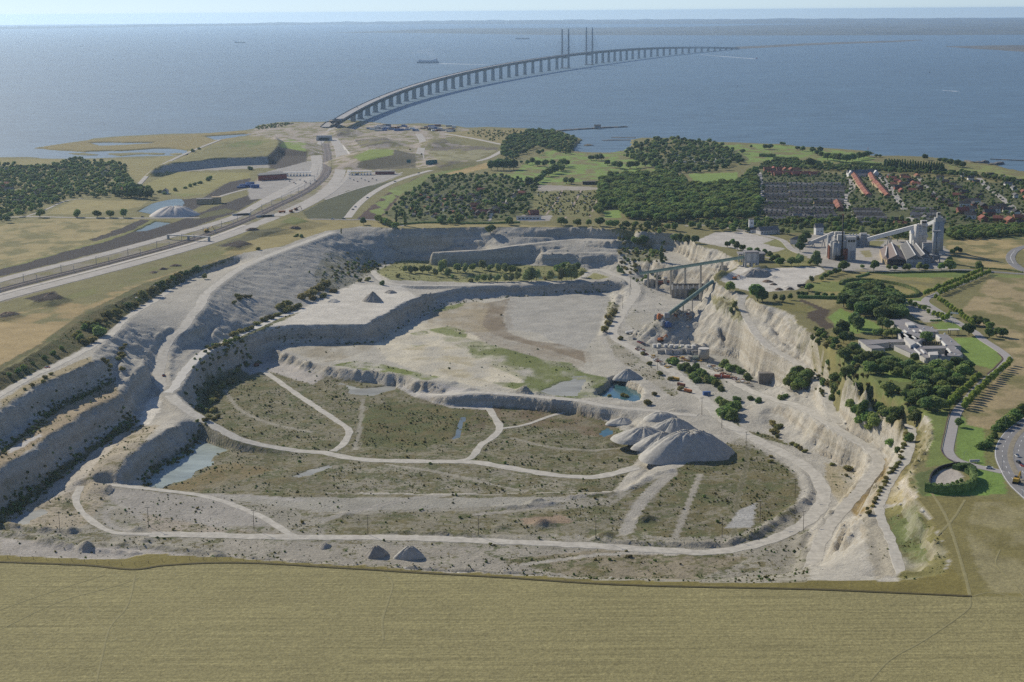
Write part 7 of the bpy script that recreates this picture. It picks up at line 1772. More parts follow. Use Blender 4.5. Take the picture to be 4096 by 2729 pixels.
hp([(3860, 828), (3885, 850), (3900, 815), (3930, 835), (3955, 862), (3980, 850), (4005, 840), (4030, 850), (4060, 858), (4075, 880), (3880, 875), (3930, 885), (3990, 885), (4040, 895), (4085, 905), (3850, 855)], 'on the old streets by the tree belt', 'old houses by the tree belt', [0, 3, 2, 0, 3], (1.1, 1.5))
hp([(4030, 745), (4055, 760), (4080, 735), (4090, 775), (4060, 790), (4020, 720), (4100, 800), (3960, 708), (3890, 705), (3850, 706)], 'beyond the street by the eastern shore', 'houses by the eastern shore', [0, 2, 3, 4])
hp([(3190, 875), (3235, 870), (3260, 885), (3340, 880), (3185, 895), (3540, 895), (3590, 890), (3610, 905), (3700, 880), (3660, 870)], 'on the lane north of the plant', 'houses north of the plant', [0, 3, 2, 4])
hp([(60, 800), (140, 785), (160, 775), (120, 770), (10, 758), (30, 745), (200, 760), (80, 700), (130, 712), (240, 700), (230, 730), (40, 690), (90, 800), (70, 815), (40, 770), (260, 690), (420, 700), (330, 720), (500, 770), (660, 775)], 'in the garden wood west of the motorway', 'houses in the western garden wood', [0, 2, 4, 1], (0.9, 1.3))
hp([(1912, 860), (1930, 858), (1960, 862), (1985, 850), (2015, 838), (1900, 830), (1975, 810), (2060, 790), (2035, 825), (2090, 780), (1890, 790), (1925, 770), (1790, 790), (1850, 800)], 'standing among the allotments', 'houses among the allotments', [0, 2, 3, 4], (0.8, 1.1))
# grey terraced rows: one thing to a row, its dwellings as parts
def terrace(a, b, n, label, group, roofm, wallm, dep=9.0, hh=3.2, name='terrace_row', rise=2.2, stag=0.0):
    pa, pb = gp(*a), gp(*b); d = pb - pa; L = math.hypot(d[0], d[1]); rz = math.atan2(d[1], d[0])
    e = thing(name, label, 'terrace', (pa + pb) / 2, rz, group)
    part('wall', MB().box((0, 0, -0.5), (L, dep - 0.4, hh + 0.4)), wallm, e)
    u = L / n
    me = None
    for i in range(n):
        if me is None: me = MB().gable((0, 0, 0), (u * 0.94, dep), 0, rise, 0.25).mesh('roof', roofm)
        o = obj('roof', me, e); o.location = (-L / 2 + u * (i + 0.5), stag * (1 if i % 2 else -1), hh + (0.25 if i % 2 else 0))
    return e
for j in range(14):
    y = 742 + j * 10.2 + (6 if j > 7 else 0)
    for x0, x1 in ((3062, 3150), (3156, 3245), (3252, 3340)):
        xe = x1 + (40 if x0 > 3240 and j < 8 else 0)
        x0_ = x0 + rnd.uniform(-6, 6); 
        terrace((x0_, y + rnd.uniform(-2, 2)), (xe + rnd.uniform(-6, 6), y + 2.5 + rnd.uniform(-2, 2)), 9, 'low terrace with ' + ('dark' if (j + x0) % 3 else 'lighter grey') + ' roofs and ' + ('yellow brick' if j % 2 else 'pale') + ' walls beside the wood', 'grey terraced rows', R_DARK if (j + x0) % 3 else R_GREY, W_YEL if j % 2 else W_PALE, 9, 3.0, stag=1.2)
for j in range(6):
    y = 845 + j * 11; terrace((3408 + j * 6, y), (3520 + j * 9, y + 2), 10, 'long grey terrace between the two straight streets', 'terraces between the straight streets', R_GREY if j % 2 else R_DARK, W_YEL, 9, 3.0)
for j in range(5):
    y = 842 + j * 11; terrace((3640 + j * 7, y), (3735 + j * 12, y + 3), 9, 'long grey terrace east of the broad street', 'terraces east of the broad street', R_DARK if j % 2 else R_GREY, W_PALE, 9, 3.0)
for a, b in (((3412, 705), (3440, 742)), ((3433, 742), (3474, 790)), ((3482, 707), (3505, 745)), ((3505, 742), (3552, 792))):
    terrace(a, b, 12, 'bright red-roofed terrace running down the slope between streets', 'red-roofed terraces', R_RED, W_YEL, 10, 4.5, 'red_terrace', 3.0)
terrace((3346, 818), (3360, 845), 5, 'short red-roofed terrace at the corner of the straight street', None, R_RED, W_BRICK, 10, 4.5, 'red_terrace', 3.2)
e = house('manor', gp(3448, 706), (52, 15, 6), 0.05, W_WHITE, R_GREY, 'long white house with grey hipped roof behind the lawns', None, 6, 'house')
for s_ in (-1, 1): part('gable_wing', MB().box((s_ * 22, -4, 0), (9, 13, 6)).gable((s_ * 22, -4, 6), (13, 9), math.pi / 2, 5, 0.3), W_WHITE, e)
# club house and sheds behind the lawn
e = thing('pavilion', 'dark square pavilion at the edge of the playing field', 'pavilion', gp(2357, 738)); part('wall', MB().box((0, 0, 0), (22, 12, 4.5)), M_BLACK, e); part('roof', MB().box((0, 0, 4.5), (23, 13, 0.6)), R_DARK, e)
e = thing('nursery_building', 'long white flat-roofed building at the garden gate', 'building', gp(2115, 878)); part('wall', MB().box((0, 0, 0), (34, 9, 4)), W_WHITE, e); part('roof', MB().box((0, 0, 4), (35, 10, 0.5)), R_GREY, e); windows(e, 6, -15, 15, -4.55, 1.2, 3, 1.4)
house('house', gp(2135, 860), (13, 9, 4), 0.3, W_BRICK, R_RED, 'gabled brick house behind the long white garden building', None, None, 'house', True, True)
house('house', gp(1925, 857), (26, 9, 3.5), 0.05, W_PALE, R_RED, 'long house with red roof on the allotment street', None, None, 'house')
# allotment cabins
CAB = []
for m_, r_ in ((W_WHITE, R_GREY), (W_PALE, R_DARK), (mat('green_boards', (0.10, 0.14, 0.09), 0.9, 0.15, 0.5), R_GREY), (M_RUST, R_RED)):
    e = thing('garden_cabin', 'cabin', 'cabin', (0, 0, -500)); part('wall', MB().box((0, 0, -0.3), (5.5, 4, 2.6)), m_, e); part('roof', MB().gable((0, 0, 2.3), (5.5, 4), 0, 1.1, 0.35), r_, e); CAB.append(e)
CN = ['white garden cabin with grey roof', 'pale garden cabin with dark roof', 'green boarded garden cabin', 'rust red garden cabin']
cab = [p for p in fill_poly([(1600, 870), (1640, 790), (1730, 725), (1940, 705), (2100, 740), (2090, 800), (1950, 880)], 24, seed=31)][:95]
for p in cab:
    k = rnd.choice([0, 1, 1, 2, 0, 3]); dup(CAB[k], p, rnd.uniform(0, 3), rnd.uniform(0.85, 1.2), CN[k] + ' among the allotment trees', 'allotment cabins')
for p in fill_poly([(2150, 770), (2400, 770), (2360, 862), (2130, 852)], 30, seed=32)[:36]:
    k = rnd.choice([0, 1, 2]); dup(CAB[k], p, rnd.uniform(0, 3), 0.6, CN[k] + ' on the open garden plots', 'cabins on open plots')
# caravans on the camp site
VAN = thing('caravan', 'caravan', 'caravan', (0, 0, -500)); part('body', MB().box((0, 0, 0.5), (6, 2.4, 2.2), 0, 0.94), W_WHITE, VAN); part('window', MB().box((0, -1.2, 1.5), (3, 0.1, 0.7)), M_GLASS, VAN)
for s_ in (-1, 1): part('wheel', MB().tube((0, s_ * 1.0, 0.4), (0, s_ * 1.2, 0.4), 0.4), M_BLACK, VAN)
for p in fill_poly([(2700, 622), (2840, 610), (2920, 630), (2880, 650), (2720, 660), (2690, 645)], 24, seed=33)[:34]:
    dup(VAN, p, rnd.uniform(0, 3), 1.1, 'white caravan parked among the trees of the camp site', 'caravans on the camp site')

# ------------------------------------------------------------------ the cement plant
ZF = lambda x, y: (3200 + x / 2.6272, 820 + y / 2.6272)
def PF(x, y): return gp(*ZF(x, y))
kk = mpp(PF(1000, 500))                         # metres per photograph pixel there
u_ = kk / 2.6272 * 1.0                          # metres per crop pixel
def silo(name, x, ybase, ytop, rpx, label, group=None, m=None, cone=0.0, loc=None):
    p = PF(x, ybase) if loc is None else loc
    h = (ybase - ytop) * u_ * 1.02; r = rpx * u_
    e = thing(name, label, 'silo', p, 0, group)
    part('shell', MB().cyl((0, 0, -0.5), r, h + 0.5, 24), m or W_GREY, e, True)
    part('cap', MB().cyl((0, 0, h), r * 1.03, 0.7, 24).cyl((0, 0, h + 0.7), r * 0.4, 1.4, 12), M_STEEL, e)
    return e
# tall silo tower (right)
e = thing('silo_tower', 'tallest pale silo tower of the cement plant with a lift head', 'silo tower', PF(1445, 520))
hA = (520 - 190) * u_
for dx, dy, r_ in ((-28, 8, 30), (22, 8, 34), (-4, 26, 30), (30, 26, 30)):
    part('silo', MB().cyl((dx * u_, dy * u_ * 2, -0.5), r_ * u_, hA + 0.5, 22), W_GREY, e, True)
part('head_house', MB().box((0, 20 * u_, hA), (80 * u_, 60 * u_, 5)), W_GREY, e); part('lift_head', MB().box((-5 * u_, 12 * u_, hA + 5), (34 * u_, 26 * u_, 95 * u_ - 5)), W_PALE, e)
part('plinth', MB().box((0, 10 * u_, -0.5), (130 * u_, 110 * u_, 5)), W_GREY, e)
for j in range(6): part('window', MB().box((-12 * u_ + (j % 2) * 14 * u_, -1.1 * u_, hA + 8 + (j // 2) * 7), (1.6, 0.3, 2.2)), M_GLASS, e)
e = thing('slim_silo_pair', 'pair of slim grey silos in front of the tallest tower', 'silo', PF(1420, 600))
for dx in (-17, 18): part('silo', MB().cyl((dx * u_, 0, 8), 17 * u_, (600 - 300) * u_ - 8, 18), W_GREY, e, True); 
for dx in (-30, 30): part('leg', MB().beam((dx * u_, -5, 0), (dx * u_, -5, 9), 1.0), M_STEEL, e)
for dx in (-30, 30): part('leg', MB().beam((dx * u_, 5, 0), (dx * u_, 5, 9), 1.0), M_STEEL, e)
part('walkway', MB().box((0, 0, (600 - 300) * u_), (80 * u_, 34 * u_, 1.2)), M_STEEL, e)
part('hopper', MB().cyl((0, 0, 2.5), 3, 6, 12, 7), M_STEEL, e)
# second tower
e = thing('silo_block', 'pale silo block with roof house left of the tallest tower', 'silo tower', PF(1270, 470))
hB = (470 - 225) * u_
for dx, dy, r_ in ((-40, 10, 26), (-38, 30, 28), (0, 12, 30), (30, 14, 32), (10, 36, 30)): part('silo', MB().cyl((dx * u_, dy * u_ * 2, -0.5), r_ * u_, hB + 0.5, 20), W_PALE, e, True)
part('roof_house', MB().box((22 * u_, 12 * u_, hB), (62 * u_, 50 * u_, 56 * u_)), W_PALE, e); part('gallery', MB().box((-30 * u_, 20 * u_, hB), (44 * u_, 30 * u_, 18 * u_)), W_PALE, e)
part('chute_house', MB().box((34 * u_, -16 * u_, hB * 0.52), (48 * u_, 30 * u_, 30 * u_), 0.3), W_PALE, e)
for j in range(5): part('window', MB().box((2 * u_ + j * 10 * u_, -13.2 * u_, hB + 30 * u_), (1.8, 0.3, 2.2)), M_GLASS, e)
house('loading_shed', PF(1200, 420), (90 * u_, 60 * u_, 14), 0.1, W_WHITE, W_WHITE, 'white loading shed against the silo block', None, 5, 'shed', False); house('loading_shed', PF(1225, 452), (70 * u_, 50 * u_, 7), 0.1, W_WHITE, W_WHITE, 'low white lean-to in front of the loading shed', None, 3, 'shed', False)
e = thing('packing_block', 'grey windowless block between the two silo towers', 'building', PF(1330, 545)); part('wall', MB().box((0, 0, -0.5), (90 * u_, 40 * u_, 140 * u_)), W_GREY, e); part('roof', MB().box((0, 0, 140 * u_ - 0.5), (92 * u_, 42 * u_, 0.9)), R_FLAT, e); part('ramp', MB().beam((-40 * u_, -20 * u_, 12), (70 * u_, -45 * u_, 2), 5, 2.5), M_STEEL, e)
# halls with pitched roofs
def hall(name, corners, h, rise, roofm, wallm, label, frontm):
    """corners: four ground pixels (front left, front right, back right, back left) of the crop"""
    P = [PF(*c) for c in corners]; c0 = sum(P) / 4
    fl, fr, br, bl = [q - c0 for q in P]
    e = thing(name, label, 'hall', c0)
    part('wall', MB().prism([(q[0], q[1]) for q in (fl, fr, br, bl)], -0.5, h), wallm, e)
    fm, bm_ = (fl + fr) / 2, (bl + br) / 2
    v = [(fl[0], fl[1], h), (fr[0], fr[1], h), (br[0], br[1], h), (bl[0], bl[1], h), (fm[0], fm[1] - 0.4, h + rise), (bm_[0], bm_[1], h + rise)]
    part('roof', MB().add(v, [(0, 4, 5, 3), (1, 2, 5, 4), (0, 1, 4), (2, 3, 5), (3, 2, 1, 0)]), roofm, e)
    d = (fr - fl); n_ = 5
    for i in range(n_):
        q = fl + d * ((i + 0.5) / n_); part('door' if i % 2 else 'window', MB().box((q[0], q[1] - 0.15, 0.2 if i % 2 else 2.2), (abs(d[0]) / n_ * 0.8, 0.3, h * 0.6)), frontm, e)
    part('ridge_cap', MB().beam((fm[0], fm[1], h + rise + 0.1), (bm_[0], bm_[1], h + rise + 0.1), 1.0, 0.4), W_WHITE, e)
    return e
hall('storage_hall', [(865, 615), (925, 640), (985, 530), (835, 520)], 6, 4, R_BROWN, W_YEL, 'brown-roofed storage hall with pale side wall', M_GLASS)
hall('storage_hall', [(915, 640), (1110, 640), (1030, 500), (880, 500)], 7, 5, R_BROWN, M_BLACK, 'wide brown-roofed hall with dark glazed front', M_GLASS)
hall('storage_hall', [(1115, 650), (1300, 650), (1180, 495), (1050, 495)], 8, 5, R_GREY, W_GREY, 'grey-roofed hall with light sheet front', M_STEEL)
hall('storage_hall', [(1240, 620), (1370, 625), (1250, 500), (1170, 500)], 7, 4, R_GREY, W_GREY, 'small grey hall tucked beneath the silo ramp', M_STEEL)
# kiln works (left)
e = thing('kiln_works', 'old concrete kiln works with round silos and rusty front', 'works', PF(430, 580))
for dx, dy, r_, h_ in ((-85, 60, 22, 230), (-80, 20, 20, 185), (-60, 4, 24, 180), (-25, 0, 22, 170), (-40, 30, 26, 200)): part('silo', MB().cyl((dx * u_, dy * u_ * 3, -0.5), r_ * u_, h_ * u_, 20), W_GREY, e, True)
part('main_block', MB().box((95 * u_, 12 * u_, -0.5), (95 * u_, 50 * u_, 235 * u_)), W_PALE, e); part('mid_block', MB().box((20 * u_, 30 * u_, -0.5), (90 * u_, 60 * u_, 190 * u_)), W_GREY, e); part('long_block', MB().box((-60 * u_, 150 * u_, -0.5), (70 * u_, 220 * u_, 150 * u_)), W_PALE, e)
part('roof_house', MB().box((-5 * u_, 40 * u_, 190 * u_), (60 * u_, 40 * u_, 60 * u_)), W_PALE, e); part('steel_front', MB().box((30 * u_, -14 * u_, -0.5), (60 * u_, 14 * u_, 120 * u_)), M_RUST, e); part('dark_base', MB().box((-20 * u_, -26 * u_, -0.5), (90 * u_, 10 * u_, 50 * u_)), M_BLACK, e)
for i in range(4): part('steel_column', MB().beam((-100 * u_ + 2 * i * u_, (60 + 40 * i) * u_, 0), (-100 * u_ + 2 * i * u_, (60 + 40 * i) * u_, 130 * u_), 2.0), M_RUST, e)
for i in range(3): part('window', MB().box(((70 + i * 25) * u_, -13.2 * u_, 180 * u_), (2.2, 0.3, 2.6)), M_GLASS, e)
part('hopper', MB().box((112 * u_, -20 * u_, 20 * u_), (34 * u_, 20 * u_, 70 * u_)), M_STEEL, e)
e = thing('chimney_stack', 'tall thin black chimney stack rising in front of the kiln works', 'chimney', PF(438, 588)); hC = (588 - 130) * u_
part('shaft', MB().cyl((0, 0, -0.5), 9 * u_, hC, 14, 6.5 * u_), M_BLACK, e, True); part('rim', MB().cyl((0, 0, hC - 0.6), 8.5 * u_, 1.2, 14), M_RUST, e); part('base', MB().cyl((0, 0, -0.5), 14 * u_, 6, 14, 10 * u_), M_BLACK, e)
e = thing('mill_building', 'long pale mill building behind the kiln works', 'building', PF(540, 425)); part('wall', MB().box((0, 0, -0.5), (370 * u_, 50 * u_, 105 * u_)), W_GREY, e); part('roof', MB().box((0, 0, 105 * u_ - 0.5), (374 * u_, 54 * u_, 1)), W_WHITE, e); part('tower', MB().box((-130 * u_, 0, 105 * u_), (100 * u_, 46 * u_, 40 * u_)), W_PALE, e)
for i in range(9): part('window', MB().box((-60 * u_ + i * 26 * u_, -25.4 * u_, 60 * u_), (3, 0.3, 3)), M_GLASS, e)
for i in range(5): part('roof_vent', MB().box((-20 * u_ + i * 34 * u_, 0, 105 * u_ + 0.4), (12 * u_, 14 * u_, 2)), M_STEEL, e)
e = thing('grinding_house', 'square grey grinding house where the long conveyor starts', 'building', PF(670, 430)); part('wall', MB().box((0, 0, -0.5), (95 * u_, 60 * u_, 115 * u_)), W_GREY, e); part('upper_storey', MB().box((-8 * u_, 4 * u_, 115 * u_), (70 * u_, 40 * u_, 20 * u_)), W_PALE, e); part('duct', MB().tube((-30 * u_, -34 * u_, 0), (-30 * u_, -34 * u_, 90 * u_), 9 * u_), M_STEEL, e); part('duct', MB().tube((20 * u_, -34 * u_, 0), (20 * u_, -34 * u_, 70 * u_), 8 * u_), M_STEEL, e)
def gallery(name, a, za, b, zb, w, h, m, label, posts=(), roofm=None):
    """inclined conveyor housing between two points given by ground pixel and height"""
    pa, pb = PF(*a), PF(*b); e = thing(name, label, 'conveyor', pa); d = pb - pa
    p0, p1 = np.array([0, 0, za]), np.array([d[0], d[1], d[2] + zb])
    part('housing', MB().beam(p0, p1, w, h), m, e)
    if roofm: part('roof', MB().beam(p0 + [0, 0, h / 2 + 0.15], p1 + [0, 0, h / 2 + 0.15], w + 0.4, 0.3), roofm, e)
    for t in posts:
        q = p0 + (p1 - p0) * t
        part('trestle', MB().beam((q[0] - w * 0.5, q[1], d[2] * t - 0.5), (q[0], q[1], q[2] - h / 2), 0.8).beam((q[0] + w * 0.5, q[1], d[2] * t - 0.5), (q[0], q[1], q[2] - h / 2), 0.8), M_STEEL, e)
    return e
gallery('conveyor_bridge', (705, 440), 75 * u_, (1240, 455), 235 * u_, 4.5, 4.5, W_WHITE, 'long white conveyor bridge climbing from the grinding house to the silos', (0.42,), W_WHITE)
gallery('conveyor_bridge', (1320, 470), 255 * u_, (1432, 500), 330 * u_, 4, 4, W_WHITE, 'short white conveyor bridge between the two silo towers')
gallery('conveyor_bridge', (85, 440), 30 * u_, (350, 435), 140 * u_, 4, 4, W_PALE, 'pale conveyor bridge rising to the mill tower', (0.2, 0.6))
e = thing('pylon_mast', 'thin lattice mast on the plant lawn', 'mast', PF(952, 440)); part('mast', MB().beam((-2, 0, 0), (0, 0, 100 * u_), 0.5).beam((2, 0, 0), (0, 0, 100 * u_), 0.5).beam((0, 2, 0), (0, 0, 100 * u_), 0.5), M_STEEL, e); part('hut', MB().box((-5, 0, 0), (6, 4, 3)), W_GREY, e)
house('workshop', PF(195, 310), (90 * u_, 60 * u_, 9), 0.2, W_WHITE, R_GREY, 'white workshop with grey roof north of the kiln works', None, 5, 'workshop')
house('office_house', A(3188, 975), (16, 10, 6), 0.9, W_PALE, R_GREY, 'pale gatehouse beside the dark trees of the plant', None, 3, 'house')
house('workshop', A(3070, 935), (26, 14, 5), 0.3, W_PALE, R_GREY, 'white gabled workshop at the head of the yard', None, 4.5, 'workshop'); house('shed', A(3015, 930), (10, 8, 4), 0.1, W_WHITE, R_DARK, 'small white shed beside the workshop yard', None, 2.5, 'shed')
e = thing('water_tower', 'slim white square tower at the head of the yard', 'tower', A(3004, 928)); part('shaft', MB().box((0, 0, 0), (6, 5, 16)), W_WHITE, e); part('window', MB().box((0, -2.55, 11), (2, 0.2, 1.5)), M_GLASS, e); part('cap', MB().box((0, 0, 16), (6.6, 5.6, 0.7)), R_GREY, e)
# hall on the crusher ledge
# ------------------------------------------------------------------ offices with courtyards
ZO_ = 16.6
def slab(e, c0, quad, h, m, name='roof_slab', z0=None):
    P = at([(q[0], q[1]) for q in quad], h)
    part(name, MB().prism([(p[0] - c0[0], p[1] - c0[1]) for p in P], (ZP - 0.4 if z0 is None else z0) - c0[2], h - c0[2]), m, e)
OZ = lambda x, y: (3600 + x / 3.92, 1300 + y / 3.92)
O3 = lambda x, y: (2696 + x / 1.68143, 1000 + y / 1.68143)
e = thing('office_complex', 'low sprawling flat-roofed office complex built round courtyards', 'office building', gp(3700, 1400)); c0 = np.array(gp(3700, 1400))
zz = [0]
def wing(q, hh=0.0):
    zz[0] += 1
    h = ZO_ + hh + 0.03 * (zz[0] % 7)
    slab(e, c0, q, h, W_PALE, 'wing')
    P = np.array(q, float); c = P.mean(0)
    slab(e, c0, [tuple(c + (p - c) * 0.985) for p in P], h + 0.25, R_FLAT, 'roof', h - 0.05)
wing([O3(1398, 466), O3(1560, 464), O3(1640, 498), O3(1480, 500)]); wing([O3(1480, 500), O3(1640, 498), O3(1760, 550), O3(1560, 556)], 0.05); wing([O3(1500, 556), O3(1640, 552), O3(1660, 600), O3(1540, 602)])
wing([O3(1642, 500), O3(1720, 515), O3(1780, 548), O3(1762, 552)]); wing([O3(1240, 603), O3(1400, 603), O3(1450, 622), O3(1290, 640)]); wing([O3(1400, 603), O3(1560, 600), O3(1600, 618), O3(1460, 622)]); wing([O3(1290, 641), O3(1370, 640), O3(1420, 660), O3(1330, 664)])
wing([O3(1480, 640), O3(1620, 640), O3(1680, 700), O3(1590, 690)]); wing([OZ(170, 145), OZ(300, 130), OZ(480, 215), OZ(330, 225)]); wing([OZ(560, 145), OZ(740, 150), OZ(960, 330), OZ(720, 320)]); wing([OZ(330, 330), OZ(720, 325), OZ(740, 365), OZ(360, 378)]); wing([OZ(720, 322), OZ(850, 325), OZ(980, 450), OZ(830, 432)])
wing([OZ(590, 470), OZ(830, 434), OZ(985, 452), OZ(940, 485), OZ(610, 490)]); wing([OZ(175, 330), OZ(330, 330), OZ(460, 460), OZ(320, 470)]); wing([OZ(320, 470), OZ(560, 462), OZ(590, 500), OZ(400, 520)]); wing([OZ(560, 530), OZ(640, 530), OZ(720, 605), OZ(620, 600)])
wing([OZ(0, 110), OZ(180, 150), OZ(340, 230), OZ(200, 330), OZ(20, 250)])
slab(e, c0, [OZ(60, 192), OZ(120, 190), OZ(260, 275), OZ(165, 325)], ZO_ + 3, W_PALE, 'roof_house'); slab(e, c0, [OZ(445, 425), OZ(590, 415), OZ(600, 470), OZ(540, 470), OZ(470, 470)], ZO_ + 2.6, W_PALE, 'roof_house'); slab(e, c0, [O3(1555, 488), O3(1600, 486), O3(1625, 505), O3(1575, 507)], ZO_ + 2.4, W_PALE, 'roof_house')
for a in ((65, 140, 130, 195), (195, 175, 250, 215), (265, 275, 330, 335), (575, 160, 630, 212), (655, 255, 720, 318), (735, 365, 800, 430), (330, 385, 385, 440), (185, 335, 320, 455), (205, 80, 240, 108), (310, 78, 350, 108), (0, 90, 40, 120), (65, 80, 110, 120)):
    p0 = at([OZ(a[0], a[1])], ZO_ + 0.9)[0]; p1 = at([OZ(a[2], a[3])], ZO_ + 0.9)[0]
    part('parapet', MB().beam((p0[0] - c0[0], p0[1] - c0[1], ZO_ + 0.5 - c0[2]), (p1[0] - c0[0], p1[1] - c0[1], ZO_ + 0.5 - c0[2]), 1.1, 1.5), W_WHITE, e)
for a in ((355, 285, 660, 290), (375, 395, 735, 405), (590, 495, 900, 500)):
    p0 = at([OZ(a[0], a[1])], ZP + 1.7)[0]; p1 = at([OZ(a[2], a[3])], ZP + 1.7)[0]
    for i in range(9):
        q = p0 + (p1 - p0) * (i + 0.5) / 9
        part('window', MB().box((q[0] - c0[0], q[1] - c0[1], 0.9), (np.linalg.norm(p1 - p0) / 9 * 0.8, 0.5, 2.4)), M_GLASS, e)
for i, (a, b) in enumerate(((145, 65), (230, 40), (370, 60), (505, 45), (700, 140), (800, 262), (880, 372), (865, 460), (160, 350), (190, 455))):
    p0 = at([OZ(a, b)], ZO_ + 0.4)[0]; part('roof_light', MB().cyl((p0[0] - c0[0], p0[1] - c0[1], ZO_ + 0.2 - c0[2]), 0.9, 1.0, 10, 0.6), W_WHITE, e)
p0 = gp(*OZ(712, 575)); part('flue', MB().box((p0[0] - c0[0], p0[1] - c0[1], 0), (2.0, 1.6, 9.5)), M_BLACK, e)
e = thing('entrance_canopy', 'flat pale canopy on posts at the office entrance', 'canopy', gp(*OZ(840, 150)))
part('roof', MB().box((0, 0, 4.2), (9, 6, 0.5)), W_PALE, e)
for sx in (-3.8, 3.8):
    for sy in (-2.5, 2.5): part('post', MB().box((sx, sy, 0), (0.4, 0.4, 4.3)), M_BLACK, e)
part('walkway_roof', MB().box((-13, 1, 3.6), (17, 2.4, 0.4)), W_PALE, e)
for i, x in enumerate((3800, 3810, 3820)):
    e = thing('flagpole', 'white flagpole with white flag on the small office lawn', 'flagpole', gp(x, 1296 + i), 0, 'flagpoles on the office lawn'); part('pole', MB().cyl((0, 0, 0), 0.12, 11, 8, 0.07), W_WHITE, e)
    part('flag', MB().add([(0, 0, 10.8), (1.2, 0.2, 10.9), (2.6, -0.1, 10.6), (2.6, -0.1, 9.2), (1.2, 0.2, 9.4), (0, 0, 9.3), (0, 0.05, 10.8), (1.2, 0.25, 10.9), (2.6, -0.05, 10.6), (2.6, -0.05, 9.2), (1.2, 0.25, 9.4), (0, 0.05, 9.3)], [(0, 1, 4, 5), (1, 2, 3, 4), (11, 10, 7, 6), (10, 9, 8, 7)]), W_WHITE, e)
e = thing('wall_sign', 'pale stone sign block on the lawn by the entrance road', 'sign', gp(3898, 1850), 0.1); part('slab', MB().box((0, 0, 0.4), (6.5, 0.6, 1.5)), W_PALE, e); part('foot', MB().box((-2, 0, -0.2), (0.5, 0.5, 0.8)), W_GREY, e); part('foot', MB().box((2, 0, -0.2), (0.5, 0.5, 0.8)), W_GREY, e)
e = thing('garden_wall', 'curved dark retaining wall round the gravel forecourt', 'wall', gp(3760, 1890)); L_ = smooth(land([(3722, 1960), (3719, 1930), (3730, 1900), (3760, 1878), (3800, 1866), (3838, 1860)]), 5); b_ = np.array(gp(3760, 1890))
for i in range(len(L_) - 1): part('wall_segment', MB().beam(L_[i] - b_ + [0, 0, 0.9], L_[i + 1] - b_ + [0, 0, 0.9], 0.8, 2.2), M_BLACK, e)

# ------------------------------------------------------------------ toll plaza and works at the bridge head
M_TEAL = mat('teal_glass', (0.05, 0.14, 0.15), 0.25, 0.1, 0.2, spec=0.6); M_BLUE = mat('blue_paint', (0.05, 0.11, 0.28), 0.6, 0.1, 0.3)
P_ = gp(1085, 718); e = thing('toll_office', 'wedge-shaped red toll office with grey roof beside the plaza', 'building', P_, 0.35)
part('wall', MB().prism([(-26, -16), (26, -8), (22, 34), (-14, 20)], -0.5, 9), mat('red_cladding', (0.30, 0.06, 0.05), 0.7, 0.1, 0.2), e); part('roof', MB().prism([(-28, -18), (28, -9), (24, 38), (-16, 22)], 9, 10), R_GREY, e); part('glass_front', MB().box((24.5, 8, 0.5), (1.2, 30, 8)), M_TEAL, e)
def toll(px0, px1, py, label, n):
    a, b = gp(px0, py), gp(px1, py); c = (a + b) / 2; L = abs(b[0] - a[0]); e = thing('toll_plaza_canopy', label, 'toll canopy', c)
    part('roof', MB().box((0, 0, 6), (L, 9, 0.9)), W_WHITE, e)
    for i in range(n): part('booth', MB().box((-L / 2 + L * (i + 0.5) / n, 0, 0), (2.6, 5, 2.8)), W_WHITE, e); part('post', MB().box((-L / 2 + L * (i + 0.5) / n, 3, 2.8), (0.7, 0.7, 3.3)), M_STEEL, e)
toll(1120, 1245, 704, 'white toll canopy over a row of booths beside the red office', 10); toll(1392, 1488, 700, 'white toll canopy over a row of booths east of the railway', 8)
e = thing('site_barracks', 'red site building beside the eastern toll canopy', 'building', gp(1540, 697)); part('wall', MB().box((0, 0, 0), (34, 14, 5)), mat('brown_red', (0.25, 0.07, 0.06), 0.8, 0.1), e); part('roof', MB().box((0, 0, 5), (36, 16, 0.6)), R_GREY, e)
for i, (x, y) in enumerate(((965, 752), (985, 750), (1005, 748), (1020, 752), (975, 744), (1000, 742))):
    e = thing('site_cabin', 'blue site cabin in the cluster below the toll office', 'cabin', gp(x, y), 0.1 * i, 'blue site cabins'); part('wall', MB().box((0, 0, 0), (14, 6, 3 + (i % 2) * 2.6)), M_BLUE, e); part('window', MB().box((0, -3.05, 1.4), (8, 0.1, 1)), M_GLASS, e)
e = thing('pump_station', 'sand-coloured box building beside the covered heap', 'building', gp(820, 815), 0.15); part('wall', MB().box((0, 0, -0.5), (24, 16, 8)), W_YEL, e); part('annex', MB().box((17, 4, -0.5), (14, 12, 10)), W_YEL, e); part('roof', MB().box((0, 0, 7.5), (25, 17, 0.5)), R_GREY, e)
for i, (x, y, s) in enumerate(((1725, 668, 1), (1738, 667, 1), (1714, 668, 0.9), (1635, 660, 0.7))):
    e = thing('road_sign', 'large green direction sign board beside the ramp road', 'sign', gp(x, y), 0.0, 'direction signs by the ramp'); part('board', MB().box((0, 0, 4), (11 * s, 0.4, 9 * s)), mat('sign_green', (0.03, 0.13, 0.13), 0.6, 0.1), e)
    for q in (-3, 3): part('post', MB().box((q * s, 0.3, 0), (0.4, 0.4, 8)), M_STEEL, e)
e = thing('tunnel_portal', 'pale concrete tunnel portal where the railway goes under', 'tunnel portal', gp(1297, 562)); part('lintel', MB().box((0, 0, 7), (34, 14, 5)), W_PALE, e); part('wall', MB().box((-15, 0, 0), (5, 14, 7)), W_PALE, e); part('wall', MB().box((15, 0, 0), (5, 14, 7)), W_PALE, e); part('dark_bore', MB().box((0, 5, 0), (25, 3, 7)), M_BLACK, e)
